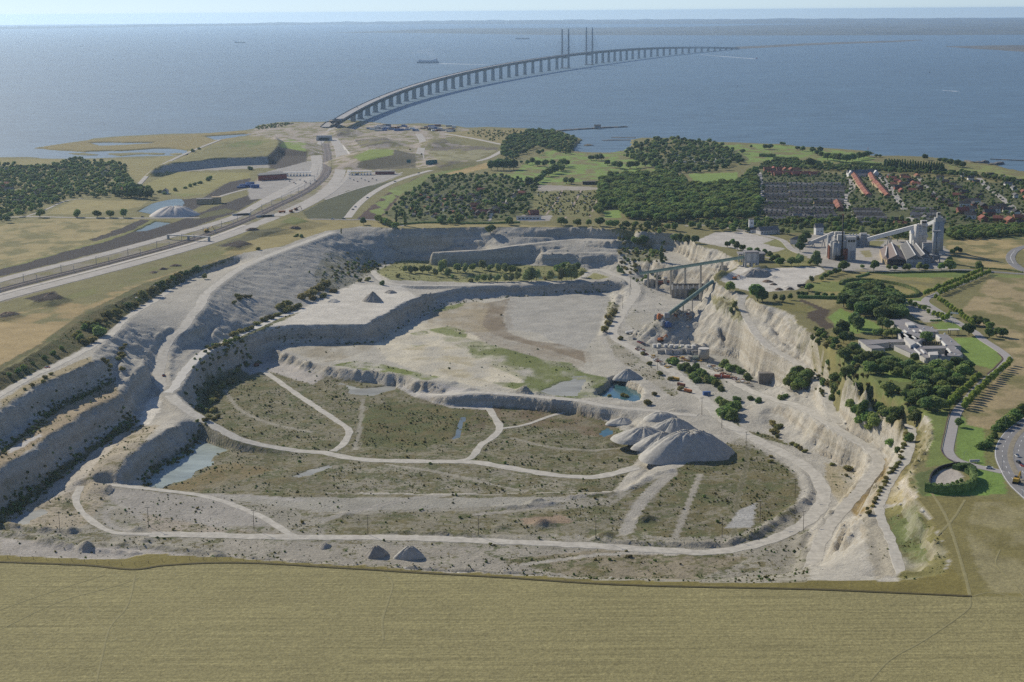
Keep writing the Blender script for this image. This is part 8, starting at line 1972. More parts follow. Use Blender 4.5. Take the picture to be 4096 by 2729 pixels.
def overpass(a, b, w, label, z=4.5):
    pa, pb = gp(*a), gp(*b); e = thing('overbridge', label, 'bridge', pa); d = pb - pa
    part('deck', MB().beam((0, 0, z), (d[0], d[1], z), w, 1.2), W_PALE, e)
    for t in (0.02, 0.5, 0.98): part('pier', MB().box((d[0] * t, d[1] * t, -0.5), (2, w * 0.8, z), math.atan2(d[1], d[0])), W_GREY, e)
overpass((670, 957), (840, 966), 3.5, 'slim pale footbridge across the motorway and railway', 5.5)
for x, y, l in ((965, 862, 'dark concrete underpass wall below the upper carriageway'), (1060, 868, 'dark concrete underpass wall below the railway')):
    e = thing('underpass', l, 'underpass', gp(x, y), 0.45); part('wall', MB().box((0, 0, -0.5), (26, 3, 3.5)), W_GREY, e); part('opening', MB().box((2, -1.6, 0), (16, 0.4, 2.6)), M_BLACK, e)
# site containers and stacks along the headland
SITEM = [W_WHITE, M_BLUE, M_RUST, W_GREY, W_PALE, R_DARK]
SB = []
for m_ in SITEM:
    e = thing('container', 'x', 'container', (0, 0, -500)); part('body', MB().box((0, 0, 0), (12, 3.2, 3.2)), m_, e); part('door', MB().box((6.05, 0, 0.2), (0.12, 2.6, 2.7)), M_STEEL, e); SB.append(e)
SN = ['white', 'blue', 'rusty red', 'grey', 'sand-coloured', 'dark grey']
for i in range(60):
    k = rnd.randrange(6); x = 1470 + rnd.random() * 360; y = 502 + rnd.random() * 22 + (x - 1470) * 0.01
    dup(SB[k], gp(x, y), rnd.uniform(-0.3, 0.3), (rnd.uniform(0.8, 1.8), rnd.uniform(0.9, 2.2), rnd.uniform(0.8, 1.7)), SN[k] + ' container on the works headland by the bridge', 'containers on the works headland')
for e in HP + CAB + [VAN] + SB: drop(e)
# ------------------------------------------------------------------ works inside the quarry
ZQ = lambda x, y: (2450 + x / 2.9425, 950 + y / 2.9425)
ZY = lambda x, y: (2550 + x / 3.3629, 1300 + y / 3.3629)
def H(c): return hit(*c)
M_CONC2 = mat('stained_concrete', (0.40, 0.375, 0.32), 0.9, 0.2, 0.15); M_DARKC = mat('dark_concrete', (0.20, 0.185, 0.165), 0.9, 0.25, 0.15)
# green conveyor from the primary crusher up to the plant
pa = H(ZQ(355, 545)); top_p = gp(*ZQ(1560, 350)); 
def ray_at_depth(c, Yd):
    d = rays([c])[0]; t = Yd / d[1]; return np.array([d[0] * t, d[1] * t, CAMZ + d[2] * t])
lo = ray_at_depth(ZQ(330, 425), pa[1]); hi_ = ray_at_depth(ZQ(1555, 232), top_p[1])
e = thing('green_conveyor', 'long green covered conveyor on concrete legs across the quarry corner', 'conveyor', (lo[0], lo[1], pa[2])); b0 = np.array([lo[0], lo[1], pa[2]])
part('housing', MB().beam(lo - b0, hi_ - b0, 3.6, 3.2), M_GREEN, e); part('roof', MB().beam(lo - b0 + [0, 0, 1.75], hi_ - b0 + [0, 0, 1.75], 4.0, 0.3), M_GREEN, e)
for t in (0.08, 0.17, 0.31, 0.45, 0.60, 0.80):
    q = lo + (hi_ - lo) * t; g = ground_z(q[0], q[1])
    part('leg', MB().box((q[0] - b0[0], q[1] - b0[1], g - 1 - b0[2]), (2.2, 2.2, q[2] - 1.6 - g + 1)), M_CONC2, e)
c = gp(*ZQ(1610, 345)); e = thing('crusher_tower', 'pale concrete transfer tower with open legs on the quarry edge', 'tower', c, 0.05)
mQ = mpp(c) / 2.9425
part('panel', MB().box((-14 * mQ, 0, 60 * mQ), (64 * mQ, 10, 110 * mQ)), W_PALE, e); part('panel', MB().box((52 * mQ, 0, 60 * mQ), (64 * mQ, 10, 110 * mQ)), W_PALE, e); part('roof', MB().box((15 * mQ, 0, 170 * mQ), (165 * mQ, 12, 4 * mQ + 0.8)), R_FLAT, e); part('floor', MB().box((15 * mQ, 0, 55 * mQ), (150 * mQ, 11, 1.2)), W_GREY, e)
for dx in (-55, 18, 88):
    for dy in (-4.5, 4.5): part('column', MB().box((dx * mQ, dy, -3), (2.2, 1.6, 172 * mQ + 2.8)), W_GREY, e)
part('dark_bay', MB().box((15 * mQ, 1, 5), (120 * mQ, 6, 40 * mQ)), M_BLACK, e)
e = thing('crusher_hall', 'long grey shed behind the transfer tower', 'hall', gp(*ZQ(1680, 275)), 0.0); part('wall', MB().box((-10 * mQ, 0, -1), (220 * mQ, 14, 95 * mQ)), M_DARKC, e); part('roof', MB().box((-50 * mQ, 0, 95 * mQ - 1), (320 * mQ, 16, 1.4)), R_FLAT, e)
for dx in (-205, -170): part('column', MB().box((dx * mQ, -5, -14), (1.6, 1.6, 92 * mQ + 13.5)), W_PALE, e)
c = H(ZQ(890, 715)); e = thing('bunker_wall', 'row of tall concrete storage bays with ribs on the quarry floor', 'wall', c); mB = mpp(c) / 2.9425
part('wall', MB().box((0, 3, -1), (385 * mQ, 6, 108 * mB)), M_CONC2, e); part('upper_wall', MB().box((0, 3.4, 108 * mB - 1), (385 * mQ, 5, 55 * mB)), W_PALE, e); part('parapet', MB().box((0, 3, 163 * mB - 1), (388 * mQ, 7, 10 * mB)), M_BLACK, e)
for i in range(7): part('rib', MB().box((-185 * mB + i * 61 * mB, -0.6, -1), (2.2, 1.8, 112 * mB)), M_DARKC, e); part('upper_rib', MB().box((-185 * mB + i * 61 * mB, 0.2, 108 * mB), (1.4, 1.6, 52 * mB)), W_WHITE, e)
c = H(ZQ(520, 575)); e = thing('primary_crusher', 'low round concrete crusher base beneath the green conveyor', 'crusher', c); mB = mpp(c) / 2.9425
part('drum', MB().cyl((-110 * mB, 4, -1), 45 * mB, 85 * mB, 18), M_CONC2, e, True); part('wall', MB().box((60 * mB, 4, -1), (270 * mB, 5, 80 * mB)), M_DARKC, e); part('rusty_wall', MB().box((100 * mB, 0, -1), (160 * mB, 4, 70 * mB)), M_RUST, e)
for dx in (-60, 95): part('column', MB().box((dx * mB, -3, -1), (4, 3, 105 * mB)), M_CONC2, e)
part('platform', MB().box((100 * mB, -2, 104 * mB), (40 * mB, 6, 8 * mB)), M_STEEL, e)
c = gp(*ZQ(1300, 420), -2.0); c[2] = ground_z(c[0], c[1]); e = thing('transfer_station', 'concrete transfer station on the ledge below the tower', 'building', c); part('block', MB().box((0, 0, -3), (12, 8, 12)), M_CONC2, e); part('deck', MB().box((10, 2, 6), (26, 5, 2.4)), M_GREEN, e); part('leg', MB().box((16, 2, -3), (1.6, 1.6, 9.2)), M_CONC2, e); part('cap', MB().box((0, 0, 9), (9, 6, 4)), M_CONC2, e)
# second conveyor lying on the scree
a = H(ZQ(640, 945)); b = H(ZQ(1180, 545)); e = thing('scree_conveyor', 'pale green tube conveyor running up the scree slope', 'conveyor', a); d = b - a
part('tube', MB().tube((0, 0, 2.5), (d[0], d[1], d[2] + 2.5), 2.0, 12), M_GREEN, e)
for t in (0.15, 0.35, 0.55, 0.75): q = a + d * t; g = ground_z(q[0], q[1]); part('support', MB().box((d[0] * t, d[1] * t, min(g - a[2], d[2] * t) - 1), (1.2, 1.2, max(2.0, a[2] + d[2] * t + 1.0 - g + 1))), M_CONC2, e)
part('head', MB().box((0, 0, 0), (5, 4, 5)), M_STEEL, e)

# heaps: stones and chalk tipped in cones
M_HEAPW = mat('heap_chalk', (0.42, 0.405, 0.36), 0.95, 0.14, 0.35, bump=0.6); M_HEAPG = mat('heap_grey', (0.30, 0.28, 0.245), 0.95, 0.2, 0.4, bump=0.6); M_HEAPB = mat('heap_earth', (0.17, 0.12, 0.085), 0.95, 0.25, 0.4, bump=0.5)
def heap(px, py, wpx, hpx, m, label, flat=0.0, stretch=1.0, rz=0.0, group=None, q=True, seed=0, name='spoil_heap', lumpy=0.25):
    p = H((px, py)) if q else gp(px, py); k = mpp(p); R = wpx * k / 2; hh = hpx * k
    n, rr = 60, 12; vs = [(0, 0, hh * 1.0)]; fs = []; rs = np.random.RandomState(seed)
    ph = rs.rand(6) * 6.28
    for j in range(1, rr + 1):
        t = j / rr
        for i in range(n):
            a = 2 * math.pi * i / n
            w = 1 + lumpy * (0.5 * math.sin(2 * a + ph[0]) + 0.35 * math.sin(3 * a + ph[1]) + 0.25 * math.sin(5 * a + ph[2]) * t)
            z = hh * (1 - max(0, (t - flat * 0.7) / (1 - flat * 0.7)) ** (1 + 0.9 * flat)) if t > flat * 0.7 else hh * (1 + 0.04 * math.sin(4 * a + ph[3]))
            z += hh * 0.035 * rs.normal() * (1 - t) + hh * (0.05 * math.sin(9 * a + ph[4]) + 0.05 * math.sin(17 * a + ph[5])) * t * (1 - t) * 3
            vs.append((R * t * w * math.cos(a), R * t * w * stretch * math.sin(a), z - (1.2 if j == rr else 0)))
    for i in range(n): fs.append((0, 1 + i, 1 + (i + 1) % n))
    for j in range(rr - 1):
        for i in range(n):
            a = 1 + j * n + i; b = 1 + j * n + (i + 1) % n; fs.append((a, a + n, b + n, b))
    e = single(name, MB().add(vs, fs), m, label, 'heap', p, rz, group, True)
    return e
heap(1492, 1205, 80, 40, M_HEAPG, 'grey cone of stone on the white bench', seed=1); heap(1562, 1172, 54, 11, M_HEAPG, 'low grey heap beside the stone cone on the white bench', 0.3, seed=2)
heap(1334, 1206, 60, 9, M_HEAPW, 'low white heap on the back of the white bench', 0.3, seed=3)
heap(2755, 1818, 390, 92, M_HEAPW, 'great pale rounded chalk heap beside the main haul road', 0.34, 0.62, seed=4, lumpy=0.3)
heap(2575, 1755, 230, 48, M_HEAPW, 'pale ribbed chalk spur spilling from the haul road', 0.15, 0.8, seed=5); heap(2650, 1790, 220, 62, M_HEAPW, 'pale chalk ridge running into the great heap', 0.1, 0.7, seed=41); heap(2700, 1730, 200, 56, M_HEAPW, 'pale chalk ridge behind the great heap', 0.2, 0.7, seed=42); heap(2640, 1672, 150, 22, M_HEAPW, 'flat-topped chalk mound above the great heap', 0.4, 0.7, seed=6); heap(2490, 1690, 120, 20, M_HEAPW, 'small chalk spur below the dam road', 0.1, 0.8, seed=7)
heap(1505, 2222, 100, 38, M_HEAPG, 'dark rubble heap beside the near haul road, beside a lighter one', 0.25, 0.7, seed=8); heap(1640, 2228, 120, 42, M_HEAPW, 'pale rubble heap beside the near haul road', 0.25, 0.7, seed=9)
heap(1298, 2188, 60, 13, M_HEAPG, 'small flat rubble heap near the pair of heaps', 0.3, seed=10); heap(1172, 2190, 0.1, 0.1, M_HEAPG, 'x') if False else None
heap(2510, 1512, 110, 38, M_HEAPW, 'steep pale chalk cone tipped beside the blue pool', 0.05, 0.8, seed=11)
heap(700, 862, 190, 34, mat('white_sheeted', (0.52, 0.48, 0.43), 0.85, 0.1, 0.2), 'large pale covered heap standing in the water basin', 0.4, 0.9, 0.1, q=False, seed=12, lumpy=0.12)
heap(205, 1198, 100, 26, M_HEAPB, 'dark earth heap beside the southern carriageway', 0.1, 0.8, q=False, seed=13); heap(35, 1265, 90, 16, M_HEAPB, 'low black earth heap at the field corner', 0.3, 0.8, q=False, seed=14)
for i, (x, y, w_, h_) in enumerate(((615, 1092, 30, 6), (652, 1078, 34, 7), (703, 1064, 46, 7))): heap(x, y, w_, h_, M_HEAPB, 'small dark earth heap on the grass by the carriageway', 0.3, 0.9, 0, 'earth heaps by the carriageway', False, 20 + i)
heap(1010, 922, 60, 10, M_HEAPB, 'dark earth bank on the waste ground', 0.4, 0.6, q=False, seed=24); heap(1180, 918, 70, 12, M_HEAPB, 'dark earth mound beside the grassy hill', 0.4, 0.6, q=False, seed=25)
for i, (x, y, w_, h_) in enumerate(((3070, 1128, 50, 8), (3095, 1140, 30, 7), (3115, 1160, 40, 8), (3160, 1158, 30, 8))): heap(x, y, w_, h_, M_HEAPB, 'small brown heap on the white lot', 0.3, 0.8, 0, 'brown heaps on the white lot', True, 30 + i)
heap(3020, 1105, 120, 26, M_HEAPG, 'grey stone heap at the edge of the white lot', 0.3, 0.7, seed=35); heap(3060, 1103, 70, 20, M_HEAPG, 'smaller grey heap leaning on the stone heap', 0.3, 0.7, seed=36)
# blocks of stone on the great heap
BLK = MB().add(IC1V * np.array([1.2, 0.9, 0.7]) * (0.8 + 0.4 * np.random.RandomState(1).rand(len(IC1V), 1)), IC1F).mesh('boulder', M_HEAPG)
g0 = H((2755, 1818)); kg = mpp(g0)
for i in range(46):
    o = obj('boulder', BLK); o.location = (g0[0] + rnd.uniform(-9, 9), g0[1] + rnd.uniform(-5, 5), g0[2] + 92 * kg - rnd.uniform(0.1, 1.2)); s_ = rnd.uniform(0.7, 1.9); o.scale = (s_, s_, s_); o.rotation_euler = (rnd.random() * 3, rnd.random() * 3, rnd.random() * 3)
    tag(o, 'grey boulder on the top of the great chalk heap', 'boulder', 'boulders on the great heap')
# power line poles
POLE = thing('power_pole', 'x', 'pole', (0, 0, -500)); part('shaft', MB().cyl((0, 0, -1), 0.2, 14, 8, 0.13), mat('pole_wood', (0.10, 0.08, 0.06), 0.9, 0.2, 1), POLE); part('crossarm', MB().box((0, 0, 13), (2.6, 0.25, 0.25)), MATS['pole_wood'], POLE)
for dx in (-1.1, 0, 1.1): part('insulator', MB().cyl((dx, 0, 13.2), 0.1, 0.4, 6), W_WHITE, POLE)
PL = [(240, 2128), (594, 2107), (1016, 2120), (1472, 2140), (1914, 2142), (2383, 2152), (2888, 2150), (3213, 2125)]
pts_ = [H(c) for c in PL]
for i, p in enumerate(pts_): dup(POLE, p, 0.2, 1.0, 'wooden power pole of the line along the near haul road', 'power poles along the near haul road')
for x, y, h_ in ((2807, 1660, 1.1), (2887, 1712, 1.2), (2984, 1795, 1.0), (2630, 1480, 1.0), (2520, 1180, 0.9), (2490, 1235, 1.0), (2480, 1365, 0.8), (3180, 1990, 1.0), (3040, 2090, 1.1), (2522, 1150, 1.0)):
    dup(POLE, H((x, y)), 0.5, h_, 'wooden pole standing beside the main haul road', 'poles beside the main haul road')
drop(POLE)
for i in range(len(pts_) - 1):
    a, b = pts_[i], pts_[i + 1]; mb = MB(); n = 8
    for k in range(n):
        t0, t1 = k / n, (k + 1) / n
        q = lambda t: (b - a) * t + np.array([0, 0, 13.3 - 3.5 * 4 * t * (1 - t)])
        mb.beam(q(t0), q(t1), 0.05)
    single('power_cable', mb, M_BLACK, 'thin sagging cable between two poles of the near line', 'cable', a, 0, 'cables of the near line')
# machines, cars and clutter
def vehicle(name, L, Wd, hb, hc, cab0, cab1, bodym, cat, label):
    e = thing(name, label, cat, (0, 0, -500))
    b_ = part('body', MB().box((0, 0, 0.35), (L, Wd, hb)), bodym, e)
    part('cabin', MB().box(((cab0 + cab1) / 2 * L, 0, 0.35 + hb), ((cab1 - cab0) * L, Wd * 0.9, hc), 0, 0.84), M_GLASS, e)
    for sx in (-0.32, 0.32):
        for sy in (-1, 1): part('wheel', MB().tube((sx * L, sy * Wd * 0.42, 0.36), (sx * L, sy * Wd * 0.52, 0.36), 0.36 if L < 5.5 else 0.5), M_BLACK, e)
    return e
CARM = [('white', mat('car_white', (0.62, 0.62, 0.60), 0.4, 0.05)), ('dark', mat('car_dark', (0.03, 0.035, 0.045), 0.35, 0.05)), ('red', mat('car_red', (0.30, 0.03, 0.025), 0.4, 0.05)), ('silver', mat('car_silver', (0.32, 0.33, 0.34), 0.35, 0.05))]
CAR = [vehicle('car', 4.4, 1.8, 0.75, 0.62, -0.32, 0.22, m, 'car', n) for n, m in CARM]
def cars(lst, where, group):
    for k, x, y, rz, q in lst: dup(CAR[k], H((x, y)) if q else gp(x, y) + np.array([0, 0, 0.15]), rz, 1.0, CARM[k][0] + ' car ' + where, group)
cars([(1, 4075, 1704, 0.9, 0)], 'on the outer lane of the carriageway', None); cars([(0, 4068, 1828, 1.7, 0)], 'following a dark car on the carriageway', None); cars([(1, 4074, 1853, 1.7, 0)], 'just below the white car on the carriageway', None); cars([(2, 4094, 1868, 2.0, 0)], 'at the road edge by the white and dark cars', None); cars([(0, 3957, 1876, -0.25, 0)], 'waiting at the mouth of the drive', None)
cars([(2, 2562, 1371, 0.6, 1), (2, 2567, 1374, 0.6, 1), (1, 2575, 1378, 0.6, 1), (1, 2583, 1383, 0.6, 1), (3, 2590, 1384, 0.6, 1), (2, 2556, 1369, 0.6, 1)], 'in the line parked beside the yard road', 'cars parked beside the yard road')
cars([(3, 2537, 1358, 0.4, 1)], 'parked alone below the white van', None); cars([(2, 190, 1474, 0.7, 0)], 'on the western rim track', None); cars([(2, 655, 1504, 1.5, 1)], 'at the ramp junction', None)
cars([(1, 1470, 793, 0.9, 0), (1, 1412, 840, 0.9, 0), (3, 1422, 830, 0.9, 0), (1, 1580, 728, 0.4, 0), (0, 1330, 878, 0, 0), (1, 1375, 877, 0, 0), (1, 1675, 694, 0.3, 0), (3, 1440, 878, 0, 0)], 'driving on the ramp road by the dark embankment', 'cars on the ramp road')
cars([(1, 305, 868, 0, 0)], 'beside the roadside trees of the country road', None); cars([(1, 570, 870, 0, 0)], 'on the country road by the basin', None); cars([(0, 690, 868, 0, 0)], 'by the basin on the country road', None)
cars([(2, 3550, 758, 2.0, 0), (0, 3585, 800, 2.0, 0), (2, 3600, 822, 2.0, 0), (1, 4010, 800, 2.2, 0), (3, 4070, 846, 2.2, 0), (1, 3395, 825, 1.8, 0)], 'parked along a straight suburb street', 'cars on suburb streets')
cars([(k % 4, 1140 + k * 14 + (k % 3) * 4, 722 + (k % 4) * 5, 1.5, 0) for k in range(10)] + [(k % 4, 1400 + k * 15, 716 + (k % 3) * 6, 1.5, 0) for k in range(8)], 'standing on the toll plaza', 'cars on the toll plaza')
cars([(0, 3118, 930, 0.2, 0), (3, 3130, 933, 0.2, 0), (0, 3140, 930, 0.2, 0), (0, 3105, 926, 0.2, 0), (2, 3090, 922, 0.3, 0), (3, 3112, 938, 0.2, 0), (0, 2958, 912, 0.2, 0)], 'in the yard by the white workshop', 'cars in the workshop yard')
for k in range(10):
    p = resample(path[2:], 400.0); i = 1 + k; 
    if i < len(p): dup(CAR[k % 4], p[i] + np.array([Nb[0, 0] * 4, 0, 0.05]), 0.9, 1.0, CARM[k % 4][0] + ' car crossing the long bridge', 'cars on the bridge')
for c_ in CAR: drop(c_)
TRK = {}
def truck(label, x, y, rz, m, L=8, q=True, tank=False, group=None, name='truck'):
    p = H((x, y)) if q else gp(x, y) + np.array([0, 0, 0.15]); e = thing(name, label, 'truck', p, rz, group)
    part('bed', MB().box((-L * 0.12, 0, 1.1), (L * 0.72, 2.4, 1.8)) if not tank else MB().tube((-L * 0.48, 0, 2.2), (L * 0.25, 0, 2.2), 1.2, 12), m, e); part('cab', MB().box((L * 0.38, 0, 0.8), (L * 0.22, 2.4, 2.3), 0, 0.92), m, e); part('windscreen', MB().box((L * 0.495, 0, 2.0), (0.08, 2.0, 0.9)), M_GLASS, e); part('chassis', MB().box((0, 0, 0.7), (L, 1.6, 0.45)), M_BLACK, e)
    for sx in (-0.36, -0.18, 0.36):
        for sy in (-1, 1): part('wheel', MB().tube((sx * L, sy * 0.95, 0.55), (sx * L, sy * 1.3, 0.55), 0.55), M_BLACK, e)
    return e
M_YEL = mat('machine_yellow', (0.50, 0.31, 0.05), 0.6, 0.15, 0.5); M_ORNG = mat('machine_orange', (0.42, 0.14, 0.04), 0.6, 0.15, 0.5)
truck('yellow and red lorry parked beside the yard road', 2702, 1522, 2.4, M_YEL); truck('rust-red lorry parked below the yellow one', 2725, 1546, 2.3, M_RUST); truck('orange lorry parked nearest the scrap skip', 2752, 1570, 2.3, M_ORNG)
truck('orange truck on the southern carriageway', 1128, 852, 0.5, M_ORNG, 10, False); truck('white van beside the yard road', 2517, 1336, 0.3, W_WHITE, 8); truck('dark lorry on the site road by the grassy mound', 1686, 620, 1.5, R_DARK, 9, False); truck('dark lorry beside the white lot shrubs', 3205, 1148, 0.3, R_DARK, 9)
truck('small rusty lorry at the loop road corner', 1026, 1466, 1.0, M_RUST, 6); truck('brown dumper on the ramp bend by the rocks', 3555, 1560, 0.4, M_HEAPB, 7) if False else None
def digger(label, x, y, rz, q=True, m=None, s=1.0):
    p = H((x, y)) if q else gp(x, y) + np.array([0, 0, 0.15]); e = thing('excavator', label, 'excavator', p, rz); e.scale = (s, s, s); m = m or M_YEL
    for sy in (-1.1, 1.1): part('track', MB().box((0, sy, 0), (4.2, 0.7, 1.0)), M_BLACK, e)
    part('house', MB().box((-0.4, 0, 1.1), (3.4, 2.4, 1.5)), m, e); part('cab', MB().box((0.9, 0.6, 1.1), (1.4, 1.1, 2.1)), M_GLASS, e); part('boom', MB().beam((1.0, -0.3, 2.2), (4.4, -0.3, 4.6), 0.5, 0.6), m, e); part('arm', MB().beam((4.4, -0.3, 4.6), (6.0, -0.3, 1.8), 0.4, 0.5), m, e); part('bucket', MB().box((6.0, -0.3, 0.8), (1.0, 1.2, 1.0), 0, 0.7), M_STEEL, e)
digger('orange loader working at the foot of the yard heap', 2643, 1366, 0.5, True, M_ORNG, 1.4); digger('yellow mobile crane driving on the carriageway', 4066, 1934, 1.0, False, M_YEL, 1.3); digger('yellow excavator on the works ground by the site road', 1640, 600, 0.3, False); digger('orange excavator on the works ground near the shore', 1430, 700, 0.2, False, M_ORNG); digger('orange digger on the white lot', 2940, 1118, 0.4, True, M_ORNG)
digger('yellow excavator on the railway works', 828, 930, 0.4, False, M_YEL, 1.6); digger('orange excavator by the waste bank of the carriageway', 1165, 850, 0.5, False, M_ORNG, 1.3); digger('rusty excavator on the waste bank', 1185, 842, 0.3, False, M_RUST, 1.3)
# containers, tanks, huts
def box_hut(name, cat, x, y, size, rz, m, label, group=None, roofm=None):
    p = H((x, y)); e = thing(name, label, cat, p, rz, group); part('body', MB().box((0, 0, -0.2), size), m, e); part('roof', MB().box((0, 0, size[2] - 0.2), (size[0] + 0.3, size[1] + 0.3, 0.25)), roofm or m, e); part('door', MB().box((size[0] * 0.2, -size[1] / 2 - 0.06, 0), (1.2, 0.12, 2.1)), M_STEEL, e); return e
box_hut('container', 'container', ZY(930, 925)[0], ZY(930, 945)[1], (6.5, 3.0, 3.2), 0.15, M_BLUE, 'bright blue container beside the main haul road')
p = H(ZY(1140, 715)); e = thing('storage_tank', 'long red tank lying beside the yard road', 'tank', p, -0.35); part('shell', MB().tube((-7, 0, 1.6), (7, 0, 1.6), 1.5, 16), mat('tank_red', (0.42, 0.10, 0.045), 0.5, 0.15, 0.4), e, False); part('end_cap', MB().tube((-7.6, 0, 1.6), (-7, 0, 1.6), 1.1, 16), W_WHITE, e); part('band', MB().tube((-1.0, 0, 1.6), (-0.4, 0, 1.6), 1.56, 16), W_WHITE, e); part('saddle', MB().box((-4, 0, -0.2), (0.8, 2.4, 1.0)), M_STEEL, e); part('saddle', MB().box((4, 0, -0.2), (0.8, 2.4, 1.0)), M_STEEL, e)
for i, (x, y) in enumerate(((230, 290), (290, 285), (380, 290), (455, 295), (525, 300), (600, 300), (675, 302), (755, 305))):
    c = ZY(x, y + 12); box_hut('white_hut', 'hut', c[0], c[1], (3.4, 3.0, 3.2), 0.1, W_WHITE, 'small white box hut in the back row of the scrap yard', 'back row of white huts')
for i, (x, y, w_, h_) in enumerate(((320, 375, 10, 5), (415, 385, 7, 8), (475, 380, 8, 6), (540, 382, 10, 6), (625, 372, 11, 7), (690, 372, 7, 7), (765, 385, 7, 6), (800, 400, 8, 5))):
    c = ZY(x, y + 6); box_hut('yard_store', 'store', c[0], c[1], (w_ * 0.85, 5, h_ * 0.6), 0.12, W_PALE if i % 2 else M_CONC2, 'pale storage block in the front row of the scrap yard', 'front row of storage blocks', R_GREY)
p = H(ZY(890, 440)); e = thing('round_bin', 'stained round concrete bin at the end of the scrap yard', 'bin', p); part('shell', MB().cyl((0, 0, -0.3), 5.2, 9, 18), M_CONC2, e, True); part('rim', MB().cyl((0, 0, 8.7), 5.4, 0.5, 18), W_PALE, e)
for i, dy in enumerate((0, 3.4, 6.8)):
    p = H(ZY(830, 468)); e = thing('steel_tank', 'grey-green steel tank lying in the scrap yard', 'tank', p + np.array([dy * 0.3, dy, 0]), 0.15, 'tanks in the scrap yard'); part('shell', MB().tube((-7, 0, 1.4), (7, 0, 1.4), 1.4, 14), mat('tank_green', (0.30, 0.33, 0.25), 0.6, 0.12, 0.3), e); part('saddle', MB().box((0, 0, -0.2), (6, 2, 0.7)), M_STEEL, e)
for i, (x, y, m, l) in enumerate(((520, 965, M_STEEL, 'grey steel machine beside the foot of the tube conveyor'), (560, 960, M_ORNG, 'orange machine housing at the foot of the tube conveyor'), (605, 1040, M_STEEL, 'grey cabin on the flat top of the yard heap'), (655, 1055, M_BLUE, 'blue compressor on the flat top of the yard heap'))):
    c = ZQ(x, y); p = H(c); e = thing('plant_machine', l, 'machine', p, 0.2 * i); part('body', MB().box((0, 0, 0), (6, 4, 4.2)), m, e); part('hood', MB().box((-1, 0, 4.2), (3, 3, 1.6), 0, 0.8), m, e); part('skid', MB().box((0, 0, -0.4), (7, 3, 0.5)), M_BLACK, e)
# timber and scrap beside the roads, one object to a pile
SCM = [mat('scrap_timber', (0.46, 0.38, 0.26), 0.9, 0.2, 0.6), W_WHITE, M_RUST, M_HEAPG, M_YEL, M_CONC2]
SCN = ['pale timber', 'white panels', 'rusty iron', 'broken stone', 'yellow iron', 'concrete blocks']
def scrap(x, y, k, L, where, group):
    rs = np.random.RandomState(int(x * 7 + y)); mb = MB()
    for i in range(8): mb.box((rs.normal(0, L * 0.25), rs.normal(0, 1.2), rs.rand() * 0.5 - 0.1), (L * rs.uniform(0.25, 0.7), rs.uniform(0.4, 1.6), rs.uniform(0.4, 1.3)), rs.uniform(-0.5, 0.5))
    o = single('scrap_pile', mb, SCM[k], 'pile of ' + SCN[k] + ' ' + where, 'scrap pile', H((x, y)), -0.6, group); o['kind'] = 'thing'
for i in range(40):
    t = rnd.random(); x = 2550 + t * 130 + rnd.uniform(-4, 10); y = 1396 + t * 80 + rnd.uniform(-6, 4); scrap(x, y, rnd.randrange(6), 3.2, 'strewn along the edge of the yard road', 'scrap along the yard road')
for i in range(26):
    t = rnd.random(); scrap(2840 + t * 170 + rnd.uniform(-6, 6), 1468 + t * 84 + rnd.uniform(-8, 6), rnd.choice([0, 1, 0, 2, 5]), 4.5, 'dumped above the red tank', 'scrap above the red tank')
for i in range(18): scrap(2690 + rnd.random() * 120, 1425 + rnd.random() * 24, rnd.choice([0, 4, 2, 3]), 4, 'in front of the yard huts', 'scrap before the yard huts')
for i in range(14): scrap(2700 + rnd.random() * 60, 1240 + rnd.random() * 34, rnd.choice([2, 0, 3]), 4, 'below the scree conveyor', 'scrap below the scree conveyor')
# broken concrete ruin below the buttress
p = H(ZY(1740, 800)); e = thing('concrete_ruin', 'broken concrete ruin at the foot of the tall buttress', 'ruin', p)
part('block', MB().box((0, 4, -1), (14, 7, 11)), M_DARKC, e); part('slab', MB().box((14, -4, -1), (8, 1.5, 6), 0.5), M_CONC2, e); part('slab', MB().box((20, -2, -1), (1.6, 6, 9), 0.2), M_CONC2, e); part('slab', MB().box((24, -8, -1), (10, 2, 3), 0.3), M_CONC2, e)
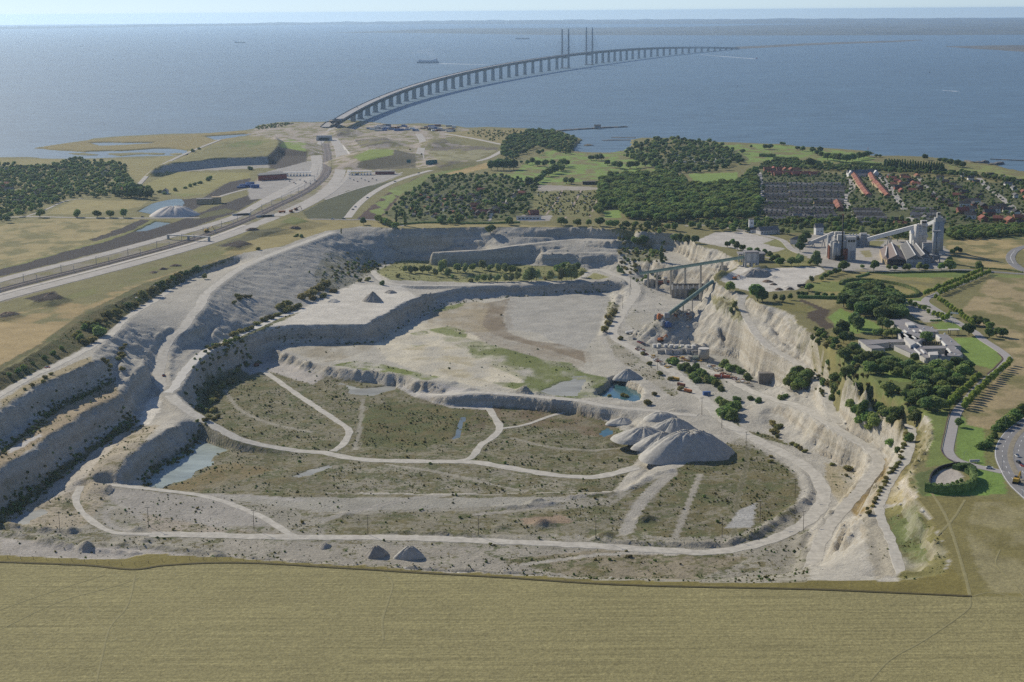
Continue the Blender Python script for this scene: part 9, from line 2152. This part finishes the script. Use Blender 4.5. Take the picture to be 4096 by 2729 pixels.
# railway masts
MAST = thing('catenary_mast', 'x', 'mast', (0, 0, -500)); part('post', MB().box((0, 0, -0.5), (0.4, 0.4, 9)), M_STEEL, MAST); part('arm', MB().beam((0, 0, 8), (-4, 0, 8.2), 0.2), M_STEEL, MAST); part('foot', MB().box((0, 0, -0.5), (1, 1, 0.9)), W_GREY, MAST)
rr_ = resample(rb, 62.0); Nr = sides(rr_)
for i in range(len(rr_)):
    px_, py_ = proj(*[np.array(v) for v in rr_[i]])
    if -50 < px_ < 1330:
        for s_ in (-8.6, 8.6): dup(MAST, (rr_[i, 0] + Nr[i, 0] * s_, rr_[i, 1] + Nr[i, 1] * s_, rr_[i, 2]), math.atan2(Nr[i, 1], Nr[i, 0]) + (0 if s_ > 0 else math.pi), 1.0, 'steel catenary mast beside the railway', 'railway masts')
drop(MAST)
# street lamps by the carriageway
LAMP = thing('street_lamp', 'x', 'lamp', (0, 0, -500)); part('post', MB().cyl((0, 0, -0.3), 0.12, 9, 8, 0.07), M_STEEL, LAMP); part('arm', MB().beam((0, 0, 8.6), (1.8, 0, 8.8), 0.1), M_STEEL, LAMP); part('head', MB().box((2.0, 0, 8.7), (0.8, 0.3, 0.18)), M_STEEL, LAMP)
for x, y in ((4020, 1716), (4008, 1880), (4090, 1985), (4056, 1850)): dup(LAMP, gp(x, y), 0.3, 1.0, 'thin steel street lamp beside the carriageway', 'lamps by the carriageway')
dup(LAMP, gp(3855, 1846), 0.3, 0.7, 'short lamp post on the lawn beside the drive', None)
drop(LAMP)
# field fence
FP = thing('fence_post', 'x', 'fence post', (0, 0, -500)); part('post', MB().box((0, 0, -0.3), (0.14, 0.14, 1.7)), MATS['pole_wood'], FP); part('cap', MB().box((0, 0, 1.4), (0.2, 0.2, 0.08)), MATS['pole_wood'], FP)
fl_ = resample(lroad([(-20, 2232), (136, 2238), (340, 2248), (520, 2262), (646, 2246), (800, 2240), (1000, 2243), (1300, 2260), (1657, 2284)], 0.0), 7.0)
for q in fl_: dup(FP, (q[0], q[1], ground_z(q[0], q[1])), 0, 1.0, 'thin post of the wire fence along the quarry rim', 'fence posts along the quarry rim')
drop(FP)
